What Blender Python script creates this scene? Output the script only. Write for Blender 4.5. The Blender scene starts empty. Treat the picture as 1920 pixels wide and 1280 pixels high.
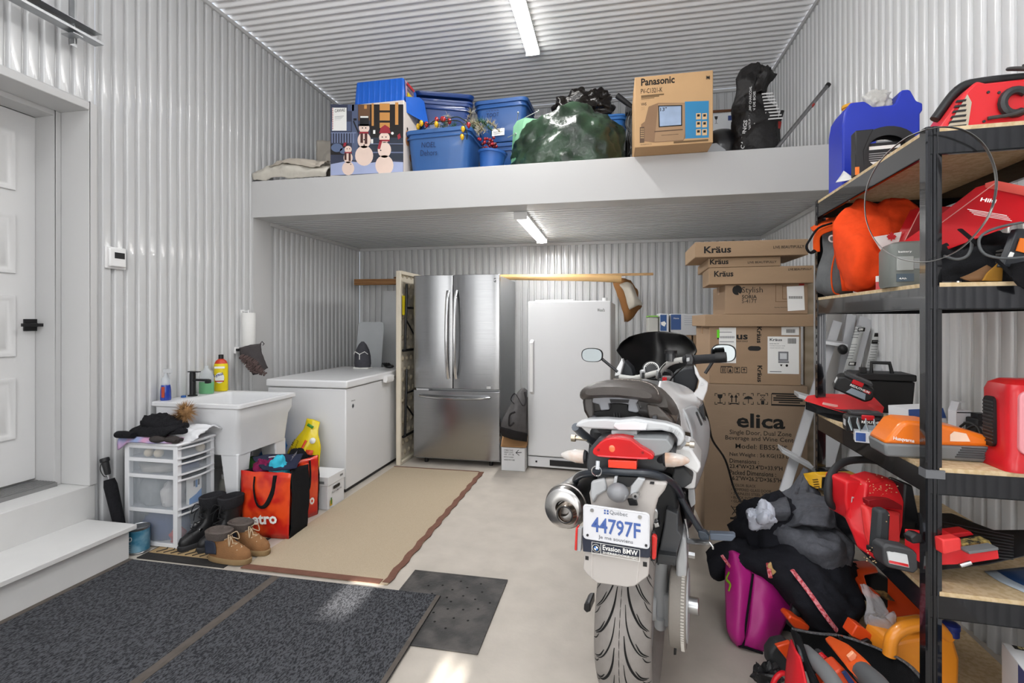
import bpy, bmesh, math, random
from math import sin, cos, tan, pi, radians, sqrt, atan2
from mathutils import Vector, Matrix, noise, Euler

# ------------------------------------------------------------------ camera, sky, sun, lights, exposure
SC = bpy.context.scene
COL = SC.collection
FPX, CX, HY, TH, CAMZ = 925.0, 960.0, 603.5, radians(11.49), 1.315
cd = bpy.data.cameras.new('camera'); cam = bpy.data.objects.new('camera', cd); COL.objects.link(cam)
cam.location = (0, 0, CAMZ); cam.rotation_euler = (pi / 2, 0, TH)
cd.sensor_width = 36; cd.lens = 36 * FPX / 1920; cd.shift_y = -(640 - HY) / 1920; cd.clip_start = .02
SC.camera = cam
SC.view_settings.view_transform = 'Standard'; SC.view_settings.look = 'None'
SC.view_settings.gamma = 1; SC.view_settings.use_curve_mapping = False
SC.view_settings.exposure = 0.12
W = bpy.data.worlds.new('sky'); SC.world = W; W.use_nodes = True
_bg = W.node_tree.nodes['Background']; _bg.inputs[0].default_value = (.78, .86, 1, 1); _bg.inputs[1].default_value = 1.0

def lamp(name, kind, loc, energy, color=(1, 1, 1), rot=(0, 0, 0), size=None, angle=None):
    l = bpy.data.lights.new(name, kind); l.energy = energy; l.color = color
    if kind == 'AREA': l.shape = 'RECTANGLE'; l.size, l.size_y = size
    if angle: l.angle = angle
    o = bpy.data.objects.new(name, l); o.location = loc; o.rotation_euler = rot; COL.objects.link(o); return o
# sunlight through the holes of the garage door behind the viewer
SUN = lamp('sun', 'SUN', (0, -8, 6), 20.0, (1, .95, .88), angle=radians(.6))
SUN.rotation_euler = Vector((.05, 4.6, -1.95)).to_track_quat('-Z', 'Y').to_euler()
# unseen area fills for door daylight, and added ceiling fills over the front bay
lamp('door_side_fill', 'AREA', (-1.5, -2.6, 1.7), 70, (1, .99, .97), (radians(100), 0, radians(-22)), (3.8, 2.4))
for _x in (-1.9, .45):
    lamp('front_bay_fill', 'AREA', (_x, -.4, 3.6), 15, (.98, .99, 1), (0, 0, 0), (.3, 2.4))
lamp('door_side_fill', 'AREA', (.7, -2.6, 1.5), 32, (1, .98, .95), (radians(88), 0, radians(4)), (1.2, 2.0))  # extra fill lamp added to brighten the right side
lamp('uplight_fill', 'AREA', (-.9, -.9, 2.3), 130, (.97, .985, 1), (pi, 0, 0), (2.6, 2.2))  # unseen fill lamp added to brighten the ceiling
lamp('loft_tube', 'AREA', (-.675, 3.0, 3.6), 20, (1, .99, .98), (0, 0, radians(0)), (.09, 1.2))
lamp('under_loft_tube', 'AREA', (-.71, 4.4, 2.1), 17, (1, .99, .98), (0, 0, 0), (.09, 1.1))

# ------------------------------------------------------------------ helpers
CAM = Vector((0, 0, CAMZ))
def ray(px, py):
    u = (px - CX) / FPX; return Vector((-sin(TH) + u * cos(TH), cos(TH) + u * sin(TH), (HY - py) / FPX))
def cD(px, py, D): return CAM + ray(px, py) * D            # point seen at (px, py), D metres ahead
def cY(px, py, Y): r = ray(px, py); return CAM + r * (Y / r.y)
def cX(px, py, X): r = ray(px, py); return CAM + r * (X / r.x)
def cZ(px, py, Z): r = ray(px, py); return CAM + r * ((Z - CAMZ) / r.z)

def lin(h):
    if isinstance(h, str):
        c = [int(h[i:i + 2], 16) / 255 for i in (1, 3, 5)]
        return tuple(x / 12.92 if x <= .04045 else ((x + .055) / 1.055) ** 2.4 for x in c) + (1,)
    return tuple(h) + (1,)
_M = {}
def mat(col, rough=.5, metal=0, var=.06, vs=6, bump=0, bs=60, alpha=1, trans=0, coat=0, emit=0, stretch=(1, 1, 1), detail=3, kind=None, col2=None, bd=.004, ior=1.45, spec=.5):
    key = (col, rough, metal, var, vs, bump, bs, alpha, trans, coat, emit, stretch, detail, kind, col2, bd, ior, spec)
    if key in _M: return _M[key]
    m = bpy.data.materials.new('material'); m.use_nodes = True; nt = m.node_tree; N = nt.nodes; L = nt.links
    b = N['Principled BSDF']; c = lin(col)
    b.inputs['Roughness'].default_value = rough; b.inputs['Metallic'].default_value = metal
    b.inputs['Alpha'].default_value = alpha; b.inputs['Transmission Weight'].default_value = trans
    b.inputs['Coat Weight'].default_value = coat; b.inputs['IOR'].default_value = ior
    b.inputs['Specular IOR Level'].default_value = spec
    tc = N.new('ShaderNodeTexCoord'); mp = N.new('ShaderNodeMapping'); mp.inputs['Scale'].default_value = stretch
    L.new(tc.outputs['Object'], mp.inputs['Vector'])
    n = N.new('ShaderNodeTexNoise'); n.inputs['Scale'].default_value = vs; n.inputs['Detail'].default_value = detail
    L.new(mp.outputs[0], n.inputs['Vector'])
    mx = N.new('ShaderNodeMix'); mx.data_type = 'RGBA'
    d = lin(col2) if col2 else tuple(x * (1 - var * 2) for x in c[:3]) + (1,)
    mx.inputs[6].default_value = c if col2 else tuple(min(1, x * (1 + var)) for x in c[:3]) + (1,)
    mx.inputs[7].default_value = d
    fac = n.outputs['Fac']
    if kind == 'patches':
        r = N.new('ShaderNodeValToRGB'); r.color_ramp.elements[0].position = .42; r.color_ramp.elements[1].position = .6
        L.new(fac, r.inputs[0]); fac = r.outputs[0]
    elif kind == 'speck':
        r = N.new('ShaderNodeValToRGB'); r.color_ramp.elements[0].position = .6; r.color_ramp.elements[1].position = .66
        L.new(fac, r.inputs[0]); fac = r.outputs[0]
    elif kind == 'wood':
        w = N.new('ShaderNodeTexWave'); w.inputs['Scale'].default_value = vs; w.inputs['Distortion'].default_value = 5; w.inputs['Detail'].default_value = 3
        w.bands_direction = 'Z'; L.new(mp.outputs[0], w.inputs['Vector']); fac = w.outputs['Fac']
    elif kind == 'weave':
        w = N.new('ShaderNodeTexVoronoi'); w.inputs['Scale'].default_value = vs
        L.new(mp.outputs[0], w.inputs['Vector']); fac = w.outputs['Distance']
    L.new(fac, mx.inputs[0]); L.new(mx.outputs[2], b.inputs['Base Color'])
    if bump:
        n2 = N.new('ShaderNodeTexNoise'); n2.inputs['Scale'].default_value = bs; n2.inputs['Detail'].default_value = 4
        L.new(mp.outputs[0], n2.inputs['Vector'])
        bp = N.new('ShaderNodeBump'); bp.inputs['Strength'].default_value = bump; bp.inputs['Distance'].default_value = bd
        L.new(n2.outputs['Fac'], bp.inputs['Height']); L.new(bp.outputs[0], b.inputs['Normal'])
    if emit:
        b.inputs['Emission Color'].default_value = c; b.inputs['Emission Strength'].default_value = emit
    _M[key] = m; return m
def plastic(c, rough=.4, **k): k.setdefault('var', .04); return mat(c, rough, **k)
def cloth(c, **k): k.setdefault('bump', .5); k.setdefault('bs', 260); k.setdefault('var', .12); k.setdefault('vs', 30); k.setdefault('rough', .95); k.setdefault('spec', .2); return mat(c, **k)
def card(c='#9E8469', **k): return mat(c, .85, var=.06, vs=5, bump=.25, bs=35, bd=.003, stretch=(1, 1, 3), **k)
def metalm(c='#B9BBBE', rough=.3, **k): return mat(c, rough, metal=1, **k)

def mloc(o): return Matrix.LocRotScale(o.location, o.rotation_euler, None)
class MB:
    def __init__(s): s.v = []; s.f = []
    def add(s, vs, fs, M=None):
        o = len(s.v); s.v += [(M @ Vector(v)) if M else Vector(v) for v in vs]; s.f += [tuple(i + o for i in f) for f in fs]; return s
    def bx(s, x0, x1, y0, y1, z0, z1, M=None):
        return s.add([(x0,y0,z0),(x1,y0,z0),(x1,y1,z0),(x0,y1,z0),(x0,y0,z1),(x1,y0,z1),(x1,y1,z1),(x0,y1,z1)],
            [(3,2,1,0),(4,5,6,7),(0,1,5,4),(1,2,6,5),(2,3,7,6),(3,0,4,7)], M)
    def box(s, c, d, M=None): return s.bx(c[0]-d[0]/2, c[0]+d[0]/2, c[1]-d[1]/2, c[1]+d[1]/2, c[2]-d[2]/2, c[2]+d[2]/2, M)
    def hexa(s, b, t, M=None):      # four bottom and four top corners
        return s.add(list(b) + list(t), [(3,2,1,0),(4,5,6,7),(0,1,5,4),(1,2,6,5),(2,3,7,6),(3,0,4,7)], M)
    def tube(s, pts, r, n=8, caps=True, closed=False, flat=1.0, M=None):
        P = [Vector(p) for p in pts]; k = len(P); rr = r if isinstance(r, (list, tuple)) else [r] * k
        vs = []; T0 = None; up = None
        for i in range(k):
            a = P[i - 1] if (i or closed) else P[i]; b = P[(i + 1) % k] if (i < k - 1 or closed) else P[i]
            t = (b - a).normalized() if (b - a).length > 1e-9 else Vector((0, 0, 1))
            if up is None: up = t.orthogonal().normalized() if flat == 1 else (Vector((0, 0, 1)).cross(t).cross(t)).normalized() if abs(t.z) < .95 else t.orthogonal().normalized()
            up = (up - t * up.dot(t)).normalized(); sd = t.cross(up)
            for j in range(n):
                a = 2 * pi * j / n; vs.append(P[i] + (up * cos(a) * flat + sd * sin(a)) * rr[i])
        fs = []
        for i in range(k if closed else k - 1):
            for j in range(n):
                a = i * n + j; b = i * n + (j + 1) % n; c = ((i + 1) % k) * n + (j + 1) % n; d = ((i + 1) % k) * n + j; fs.append((a, b, c, d))
        if caps and not closed: fs += [tuple(range(n))[::-1], tuple((k - 1) * n + j for j in range(n))]
        return s.add(vs, fs, M)
    def cyl(s, p0, p1, r0, r1=None, n=20, M=None): return s.tube([p0, p1], [r0, r0 if r1 is None else r1], n, M=M)
    def lathe(s, prof, n=24, M=None, caps=True):
        vs = []; 
        for r, z in prof:
            for j in range(n): a = 2 * pi * j / n; vs.append((r * cos(a), r * sin(a), z))
        fs = [(i*n+j, i*n+(j+1)%n, (i+1)*n+(j+1)%n, (i+1)*n+j) for i in range(len(prof)-1) for j in range(n)]
        if caps: fs += [tuple(range(n))[::-1], tuple((len(prof)-1)*n+j for j in range(n))]
        return s.add(vs, fs, M)
    def prism(s, poly, y0, y1, M=None):  # outline in XZ, extruded along Y
        n = len(poly); vs = [(x, y0, z) for x, z in poly] + [(x, y1, z) for x, z in poly]
        fs = [tuple(range(n)), tuple(range(n, 2*n))[::-1]] + [(i, i+n, (i+1)%n+n, (i+1)%n) for i in range(n)]
        return s.add(vs, fs, M)
    def loft(s, rings, caps=True, closed=True, M=None):
        n = len(rings[0]); vs = [p for r in rings for p in r]
        fs = [(i*n+j, i*n+(j+1)%n, (i+1)*n+(j+1)%n, (i+1)*n+j) for i in range(len(rings)-1) for j in range(n if closed else n-1)]
        if caps: fs += [tuple(range(n))[::-1], tuple((len(rings)-1)*n+j for j in range(n))]
        return s.add(vs, fs, M)
    def patch(s, G, su=4, sv=4, fn=None, M=None):   # smooth sheet through a grid of points
        R = [crs(row, su) for row in G]; C = list(zip(*R)); C = [crs(c, sv) for c in C]; R = list(zip(*C))
        nu, nv = len(R[0]), len(R); vs = [p for row in R for p in row]
        if fn: vs = [fn(p, (k % nu) / (nu-1), (k // nu) / (nv-1)) for k, p in enumerate(vs)]
        return s.add(vs, [(j*nu+i, j*nu+i+1, (j+1)*nu+i+1, (j+1)*nu+i) for j in range(nv-1) for i in range(nu-1)], M)
    def ell(s, c, r, nu=20, nv=12, e=1.0, fn=None, M=None):   # (super)ellipsoid
        P = lambda v: math.copysign(abs(v) ** e, v); vs = []; fs = []
        for i in range(nv + 1):
            t = -pi/2 + pi*i/nv
            for j in range(nu):
                a = 2*pi*j/nu; v = Vector((P(cos(t))*P(cos(a)), P(cos(t))*P(sin(a)), P(sin(t))))
                q = Vector((c[0]+r[0]*v.x, c[1]+r[1]*v.y, c[2]+r[2]*v.z)); vs.append(fn(q, v) if fn else q)
        fs = [(i*nu+j, i*nu+(j+1)%nu, (i+1)*nu+(j+1)%nu, (i+1)*nu+j) for i in range(nv) for j in range(nu)]
        return s.add(vs, fs, M)
    def build(s, name, m, parent=None, world=False, bevel=0, bseg=2, solid=0, sub=0, ang=38, loc=None, rot=None, off=0):
        me = bpy.data.meshes.new(name); V = s.v
        if world and parent: I = mloc(parent).inverted() if not parent.parent else (mloc(parent.parent) @ mloc(parent)).inverted(); V = [I @ v for v in V]
        if world and loc is not None: V = [v - Vector(loc) for v in V]
        me.from_pydata([tuple(v) for v in V], [], s.f); 
        bm = bmesh.new(); bm.from_mesh(me)
        bmesh.ops.remove_doubles(bm, verts=bm.verts, dist=1e-6)
        if not solid: bmesh.ops.recalc_face_normals(bm, faces=bm.faces)
        bm.to_mesh(me); bm.free()
        me.materials.append(m); me.shade_smooth()
        o = bpy.data.objects.new(name, me); COL.objects.link(o)
        if parent: o.parent = parent
        if loc is not None: o.location = loc
        if rot is not None: o.rotation_euler = rot
        if solid: md = o.modifiers.new('s', 'SOLIDIFY'); md.thickness = solid; md.offset = off
        if sub: md = o.modifiers.new('u', 'SUBSURF'); md.levels = md.render_levels = sub
        if bevel: md = o.modifiers.new('b', 'BEVEL'); md.width = bevel; md.segments = bseg; md.limit_method = 'ANGLE'; md.angle_limit = radians(35)
        if len(s.f) > 600 and ang == 38: ang = 88
        if not sub: me.set_sharp_from_angle(angle=radians(ang))
        return o
def crs(P, k):      # Catmull-Rom through the points
    P = [Vector(p) for p in P]; n = len(P)
    if n < 3 : return [P[0].lerp(P[-1], t/k) for t in range(k+1)]
    out = []
    for i in range(n - 1):
        a = P[i-1] if i else P[0]*2-P[1]; b = P[i]; c = P[i+1]; d = P[i+2] if i < n-2 else P[-1]*2-P[-2]
        for t in range(k):
            t /= k; out.append(.5*((2*b)+(c-a)*t+(2*a-5*b+4*c-d)*t*t+(3*b-a-3*c+d)*t**3))
    return out + [P[-1]]
def T(x=0, y=0, z=0, rx=0, ry=0, rz=0, s=1):
    return Matrix.Translation((x, y, z)) @ Euler((rx, ry, rz)).to_matrix().to_4x4() @ Matrix.Scale(s, 4)
def face(o, a, up=None):    # frame of a face: origin o (bottom left), a the bottom right, up direction
    o = Vector(o); x = (Vector(a) - o).normalized(); z = Vector(up or (0, 0, 1)); z = (z - x * z.dot(x)).normalized(); y = z.cross(x)
    M = Matrix((x, y, z)).transposed().to_4x4(); M.translation = o; return M
def thing(name, label, cat, loc=(0, 0, 0), rz=0, group=None, rot=None):
    o = bpy.data.objects.new(name, None); COL.objects.link(o); o.location = loc; o.rotation_euler = rot or (0, 0, rz); o.empty_display_size = .05
    return tag(o, label, cat, group)
def tag(o, label, cat, group=None):
    o['label'] = label; o['category'] = cat
    if group: o['group'] = group
    return o
def struct(o, label=None):
    o['kind'] = 'structure'
    if label: o['label'] = label
    return o
def lab(o, l): o['label'] = l; return o
def copytree(o, loc=None, label=None, rz=None, parent=None):
    c = o.copy(); COL.objects.link(c); c.parent = parent
    if loc is not None: c.location = loc
    if rz is not None: c.rotation_euler = (0, 0, rz)
    if label: c['label'] = label
    for ch in [k for k in COL.objects if k.parent == o]: copytree(ch, parent=c)
    return c
def txt(items, m, parent, M=None, name='lettering', eps=.0012, thick=.0004):
    """items: (string, x, z, width or None, height or None, bold, align) on the XZ plane facing -Y"""
    if len(items) > 1: return [txt([i], m, parent, M, name, eps, thick) for i in items][0]
    vs = []; fs = []
    for it in items:
        s, x, z, w, h = it[:5]; bold = it[5] if len(it) > 5 else 0; al = it[6] if len(it) > 6 else 'l'; ang = it[7] if len(it) > 7 else 0; sh = it[8] if len(it) > 8 else 0
        cu = bpy.data.curves.new('t', 'FONT'); cu.body = s; cu.offset = bold * .55; cu.resolution_u = 2; cu.size = 1; cu.shear = sh
        ob = bpy.data.objects.new('t', cu); me = bpy.data.meshes.new_from_object(ob)
        if len(me.vertices) == 0: bpy.data.objects.remove(ob); continue
        xs = [v.co.x for v in me.vertices]; ys = [v.co.y for v in me.vertices]; x0, x1, y0, y1 = min(xs), max(xs), min(ys), max(ys)
        kx = w / (x1 - x0) if w else None; ky = h / (y1 - y0) if h else None
        kx = kx or ky; ky = ky or kx; W_ = (x1 - x0) * kx; dx = {'l': 0, 'c': -W_/2, 'r': -W_}[al]
        o = len(vs)
        for v in me.vertices:
            a = dx + (v.co.x - x0) * kx; b = (v.co.y - y0) * ky
            vs.append((x + a*cos(ang) - b*sin(ang), -eps, z + a*sin(ang) + b*cos(ang)))
        fs += [tuple(o + i for i in p.vertices) for p in me.polygons]
        bpy.data.objects.remove(ob); bpy.data.curves.remove(cu); bpy.data.meshes.remove(me)
    mb = MB(); mb.add(vs, fs, M); ob = mb.build(name, m, parent)
    return ob
def decal(parent, m, rects=(), polys=(), M=None, eps=.0008, name='print'):
    if 2 <= len(rects) + len(polys) <= 4: return [decal(parent, m, [r], (), M, eps, name) for r in rects] + [decal(parent, m, (), [p], M, eps, name) for p in polys]
    mb = MB()
    for x0, x1, z0, z1 in rects: mb.add([(x0,-eps,z0),(x1,-eps,z0),(x1,-eps,z1),(x0,-eps,z1)], [(0,1,2,3)], M)
    for p in polys: mb.add([(x,-eps,z) for x, z in p], [tuple(range(len(p)))], M)
    o = mb.build(name, m, parent)
    if len(rects) + len(polys) > 4: o['kind'] = 'stuff'
    return o
FW = Vector((-sin(TH), cos(TH), 0))
def slab_px(name, m, t, poly, D, th, bevel=.004, **k):   # solid block: outline given by image points at depth D, real thickness th
    a = [cD(p[0], p[1], p[2] if len(p) > 2 else D) for p in poly]; n = len(a)
    mb = MB().add(a + [p + FW*th for p in a], [tuple(range(n)), tuple(range(n, 2*n))[::-1]] + [(i, i+n, (i+1) % n+n, (i+1) % n) for i in range(n)])
    return mb.build(name, m, t, world=True, bevel=bevel, **k)
def tube_px(name, m, t, pts, r, k=5, flat=1, n=10, **kw):
    return MB().tube(crs([cD(*p) for p in pts], k), r, n, flat=flat).build(name, m, t, world=True, **kw)
def sheet_px(name, m, t, G, th=.006, su=7, sv=6, w=None, **kw):
    mb = MB(); mb.patch([[cD(*p) for p in r] for r in G], su, sv, w); return mb.build(name, m, t, world=True, solid=th, **kw)
def ptxt(s, m, t, a, b, up, h, bold=.03):     # writing from point a to b (image x, y, depth)
    A, B = cD(*a), cD(*b); return txt([(s, 0, 0, (B-A).length, h, bold)], m, t, M=mloc(t).inverted() @ face(A, B, up), eps=.003)
def at(px, py, D): return cD(px, py, D)
def disc(cx, cz, r, n=18, rz=None): return [(cx + r*cos(2*pi*i/n), cz + (rz or r)*sin(2*pi*i/n)) for i in range(n)]
def rrect(x0, x1, z0, z1, r, n=4):
    out = []
    for cx, cz, a0 in ((x1-r, z1-r, 0), (x0+r, z1-r, pi/2), (x0+r, z0+r, pi), (x1-r, z0+r, 3*pi/2)):
        out += [(cx + r*cos(a0+pi/2*i/n), cz + r*sin(a0+pi/2*i/n)) for i in range(n+1)]
    return out
def nz(p, f, seed=0): return noise.noise(Vector(p) * f + Vector((seed*7.3, seed*3.1, seed*5.7)))
def wrk(amp=.01, f=12, seed=0, ridged=True):      # wrinkle displacement for patch/ell vertices
    def g(p, *a):
        q = Vector(p); n = 0; A = 1; ff = f
        for k in range(3):
            v = nz(q, ff, seed + k); n += A * ((.5 - abs(v)) * 1.3 if ridged else v); A *= .5; ff *= 2.1
        d = Vector((nz(q, f*.7, seed+11), nz(q, f*.7, seed+17), nz(q, f*.7, seed+23)))
        return q + (d + Vector((0, 0, n*.8)) + Vector((0, -n*.6, 0))) * amp
    return g
def heap(c, r, amp=.03, f=8, seed=0, nu=64, nv=40, zmin=0, e=.85, M=None, mb=None):   # crumpled soft bulk resting on its base
    c = Vector(c)
    def fn(q, v):
        n = 0; A = 1; ff = f; d = Vector(v)
        for k in range(4):
            s = nz(q, ff, seed + k); n += A * (.35 - abs(s)*1.8); A *= .55; ff *= 1.9
        q = q + d.normalized() * n * amp if d.length > 1e-6 else q
        if q.z < c.z + zmin: q = Vector((q.x, q.y, c.z + zmin))
        return q
    mb = mb or MB(); return mb.ell((c.x, c.y, c.z + r[2]*.45), (r[0], r[1], r[2]*.75), nu, nv, e, fn, M)
WHITE = plastic('#E9E9E9', .45); BLACK = plastic('#141416', .45); INK = mat('#1A1918', .8, var=0); RED = plastic('#C81420', .35)
PAPER = mat('#EDEDEA', .8, var=.02); DARK = plastic('#2A2B2E', .5); GREY = plastic('#77787A', .5); CHROME = metalm('#D5D7DA', .18); STEEL = metalm('#A9ABAE', .33)
def lp(t, px, py, y=0):     # point of a thing's local plane y=const seen at (px, py)
    Mi = mloc(t).inverted(); o = Mi @ CAM; d = Mi.to_3x3() @ ray(px, py); q = o + d * ((y - o.y) / d.y); return q.x, q.z
def prt(t, m, items, y=0, bold=0, eps=.0012):      # print: (string, px0, py_top, px1, py_bottom[, bold])
    L = []
    for it in items:
        x0, z0 = lp(t, it[1], it[4], y); x1, _ = lp(t, it[3], it[4], y); _, z1 = lp(t, it[1], it[2], y)
        L.append((it[0], x0, z0, x1 - x0, z1 - z0, it[5] if len(it) > 5 else bold))
    return txt(L, m, t, M=Matrix.Translation((0, y, 0)) if y else None, eps=eps)
def prq(t, m, rects, y=0, eps=.0008, name='print', polys=()):
    R = []; P = []
    for a, b, c, d in rects:
        x0, z0 = lp(t, a, d, y); x1, z1 = lp(t, c, b, y); R.append((x0, x1, z0, z1))
    for p in polys: P.append([lp(t, a, b, y) for a, b in p])
    return decal(t, m, R, P, M=Matrix.Translation((0, y, 0)) if y else None, eps=eps, name=name)
def pbox(name, label, x0, x1, yt, yb, Y, depth, rz=0, z0=None, z1=None, m=None, cat='box', group=None, **k):
    o = cY(x0, yb, Y); zz0 = o.z if z0 is None else z0; zz1 = cY(x0, yt, Y).z if z1 is None else z1
    o.z = zz0; t0 = Matrix.Translation(o) @ Matrix.Rotation(rz, 4, 'Z'); Mi = t0.inverted(); c = Mi @ CAM; d = Mi.to_3x3() @ ray(x1, yb); w = (c + d * (-c.y / d.y)).x
    return carton(name, label, (w, depth, zz1 - zz0), o, rz, m, group, cat, **k)
def carton(name, label, dims, loc, rz=0, m=None, group=None, cat='box', tape=True, dark=None, seam=True):
    w, d, h = dims; t = thing(name, label, cat, loc, rz, group); m = m or card()
    MB().bx(0, w, 0, d, 0, h).build('body', m, t, bevel=.004)
    if tape:
        tp = mat(dark or '#A87F50', .35, var=.03)
        MB().bx(w*.0-.001, w+.001, d*.5-.024, d*.5+.024, h, h+.0008).bx(-.0012, -.0002, d*.5-.024, d*.5+.024, h-.05, h).build('tape', tp, t)
    return t
# ------------------------------------------------------------------ the room
XL, XR, YB, ZC, ZS, ZD, YBM, YF = -2.95, 1.49, 5.4, 3.70, 2.184, 2.487, 3.6, -3.0
wallc = mat('#F1F1F2', .22, coat=.3, var=.01, vs=1.5); wallr = mat('#E3E4E5', .22, coat=.3, var=.012, vs=1.6)  # same steel as wallm, brighter lighting put into ceiling and right wall colours
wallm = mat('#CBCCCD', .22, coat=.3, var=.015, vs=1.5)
trimm = mat('#C6C6C6', .42, var=.015, vs=2)
PR = [(0, 0), (.08, 0), (.13, .5), (.17, .9), (.24, 1), (.50, .9), (.74, 1), (.83, .9), (.87, .5), (.92, 0)]   # rib profile
PER, DEP = .0762, .019
PRC = [(k/12, .5 - .5*cos(2*pi*k/12)) for k in range(12)]
def ribs(mb, a0, a1, b0, b1, f, PR=PR, DEP=DEP):     # f(a, depth, b) -> point; ribs repeat along a and run along b
    pts = []; k = math.floor(a0 / PER)
    while k * PER < a1:
        for t, h in PR:
            a = (k + t) * PER
            if a0 <= a <= a1: pts.append((a, h))
        k += 1
    pts = [(a0, pts[0][1])] + pts + [(a1, pts[-1][1])]
    n = len(pts); mb.add([f(a, DEP*(1-h), b0) for a, h in pts] + [f(a, DEP*(1-h), b1) for a, h in pts], [(i, i+1, i+1+n, i+n) for i in range(n-1)])
mb = MB(); fl = lambda a, h, b: (XL - h, a, b)
OY0, OY1, OZ0, OZ1 = 1.2, 2.29, .374, 2.53
ribs(mb, YF, OY0, 0, ZC, fl); ribs(mb, OY1 + .04, YB, 0, ZC, fl); ribs(mb, OY0, OY1 + .04, OZ1 + .04, ZC, fl)
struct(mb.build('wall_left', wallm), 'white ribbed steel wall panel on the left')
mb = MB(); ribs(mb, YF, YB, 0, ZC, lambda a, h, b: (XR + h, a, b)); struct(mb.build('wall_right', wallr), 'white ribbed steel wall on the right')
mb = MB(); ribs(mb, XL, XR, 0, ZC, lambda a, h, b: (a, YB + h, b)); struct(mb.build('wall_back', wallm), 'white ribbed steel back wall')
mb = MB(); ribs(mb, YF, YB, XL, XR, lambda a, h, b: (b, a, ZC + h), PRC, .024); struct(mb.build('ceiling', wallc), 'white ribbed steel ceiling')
# garage door wall behind the viewer, with holes shaped to throw the sun patches
mb = MB(); WN = [(-1.345, -1.20, 2.13, 2.27), (-.70, -.662, 1.80, 2.075), (-.648, -.59, 1.80, 2.06)]; zx = 1.8
mb.bx(XL - .6, XR + .2, YF - .06, YF, 0, 1.8); mb.bx(XL - .6, XR + .2, YF - .06, YF, 2.27, ZC + .1)
xs = XL - .6
for a, b, z0, z1 in WN: mb.bx(xs, a, YF - .06, YF, 1.8, 2.27); mb.bx(a, b, YF - .06, YF, 1.8, z0); mb.bx(a, b, YF - .06, YF, z1, 2.27); xs = b
mb.bx(xs, XR + .2, YF - .06, YF, 1.8, 2.27)
struct(mb.build('wall_front', mat('#8E9092', .6)))
struct(MB().bx(XL - .6, XR + .1, YF, YB + .1, -.1, 0).build('floor', mat('#C3BBB1', .55, vs=7, detail=12, col2='#A29B92', bump=.3, bs=60, bd=.002)), 'pale grey concrete slab')
mb = MB()
for a, b in (((XL, YF, ZC-.015), (XL, YB, ZC-.015)), ((XR, YF, ZC-.015), (XR, YB, ZC-.015))):
    mb.tube([a, b], .02, 4)
struct(mb.build('trim_1', trimm))
mb = MB(); mb.bx(XL, XR, YB-.02, YB, ZC-.03, ZC); mb.bx(XL, XR, YB-.02, YB, ZS-.03, ZS); mb.bx(XL, XL+.02, YBM+.2, YB-.02, ZS-.03, ZS); mb.bx(XR-.02, XR, YBM+.2, YB-.02, ZS-.03, ZS)
struct(mb.build('trim_2', trimm))
# loft: beam, deck, ribbed soffit
lf = bpy.data.objects.new('loft_platform', None); COL.objects.link(lf); lf['kind'] = 'structure'; lf['label'] = 'white storage loft across the back of the garage'
MB().bx(XL, XR, YBM, YBM + .2, ZS, ZD).build('beam', trimm, lf, bevel=.003)
MB().bx(XL, XR, YBM + .2, YB, ZD - .03, ZD - .002).build('deck', mat('#CDCBC8', .7, vs=3), lf)
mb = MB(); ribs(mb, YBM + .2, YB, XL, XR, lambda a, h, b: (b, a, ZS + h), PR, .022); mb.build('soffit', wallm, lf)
MB().bx(XL, XL + .016, YBM, YBM + .22, 0, ZS).build('post_trim', trimm, lf); MB().bx(XR - .016, XR, YBM, YBM + .22, 0, ZS).build('post_trim', trimm, lf)
# entry: opening lining, door, steps
mb = MB(); XD = -3.28
mb.bx(XD - .1, XL + .012, OY1, OY1 + .045, OZ0, OZ1 + .045); mb.bx(XD - .1, XL + .012, OY0 - .04, OY0, OZ0, OZ1 + .04); mb.bx(XD - .1, XL + .012, OY0, OY1, OZ1, OZ1 + .045)
mb.bx(XD - .05, XD + .14, OY1 - .035, OY1, OZ0, OZ1); mb.bx(XD, XD + .14, OY0, OY1 - .035, OZ1 - .03, OZ1)
mb.bx(XD - .1, XD - .05, OY0, OY1 + .1, 0, OZ1 + .1)
struct(mb.build('trim_3', trimm, bevel=.004), 'white lined recess around the side door')
dr = bpy.data.objects.new('door_1', None); COL.objects.link(dr); dr['kind'] = 'structure'; dr['label'] = 'white panelled side door with a black lever'
dw = mat('#D9D9D9', .4, var=.01)
mb = MB(); mb.bx(XD - .045, XD, OY0 + .03, OY1 - .036, OZ0 + .035, OZ1 - .031); mb.build('slab', dw, dr, bevel=.002)
for z0, z1 in ((.661, 1.0), (1.122, 1.463), (1.586, 1.921), (2.05, 2.388)):
    for y0, y1 in ((OY1 - .036 - .44, OY1 - .036 - .10), (OY1 - 1.0, OY1 - .60)):
        mb = MB(); o_ = [(y0, z0), (y1, z0), (y1, z1), (y0, z1)]
        def ring(i, x): return [(x, y0 + i, z0 + i), (x, y1 - i, z0 + i), (x, y1 - i, z1 - i), (x, y0 + i, z1 - i)]
        mb.loft([ring(0, XD), ring(.002, XD + .010), ring(.014, XD + .010), ring(.026, XD + .001), ring(.04, XD + .001), ring(.055, XD + .010)], caps=False)
        mb.add(ring(.055, XD + .010), [(0, 1, 2, 3)]); mb.build('door_panel', dw, dr)
hp = cX(57, 609, XD + .004); mb = MB(); mb.bx(XD, XD + .012, hp.y - .034, hp.y + .034, hp.z - .034, hp.z + .034); mb.cyl((XD, hp.y, hp.z), (XD + .055, hp.y, hp.z), .011, n=12)
mb.bx(XD + .045, XD + .058, hp.y - .075, hp.y + .055, hp.z - .009, hp.z + .009); mb.build('door_handle', BLACK, dr, bevel=.002)
mb = MB(); mb.bx(XD, XD + .16, OY0, OY1 - .036, OZ0, OZ0 + .022); 
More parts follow.
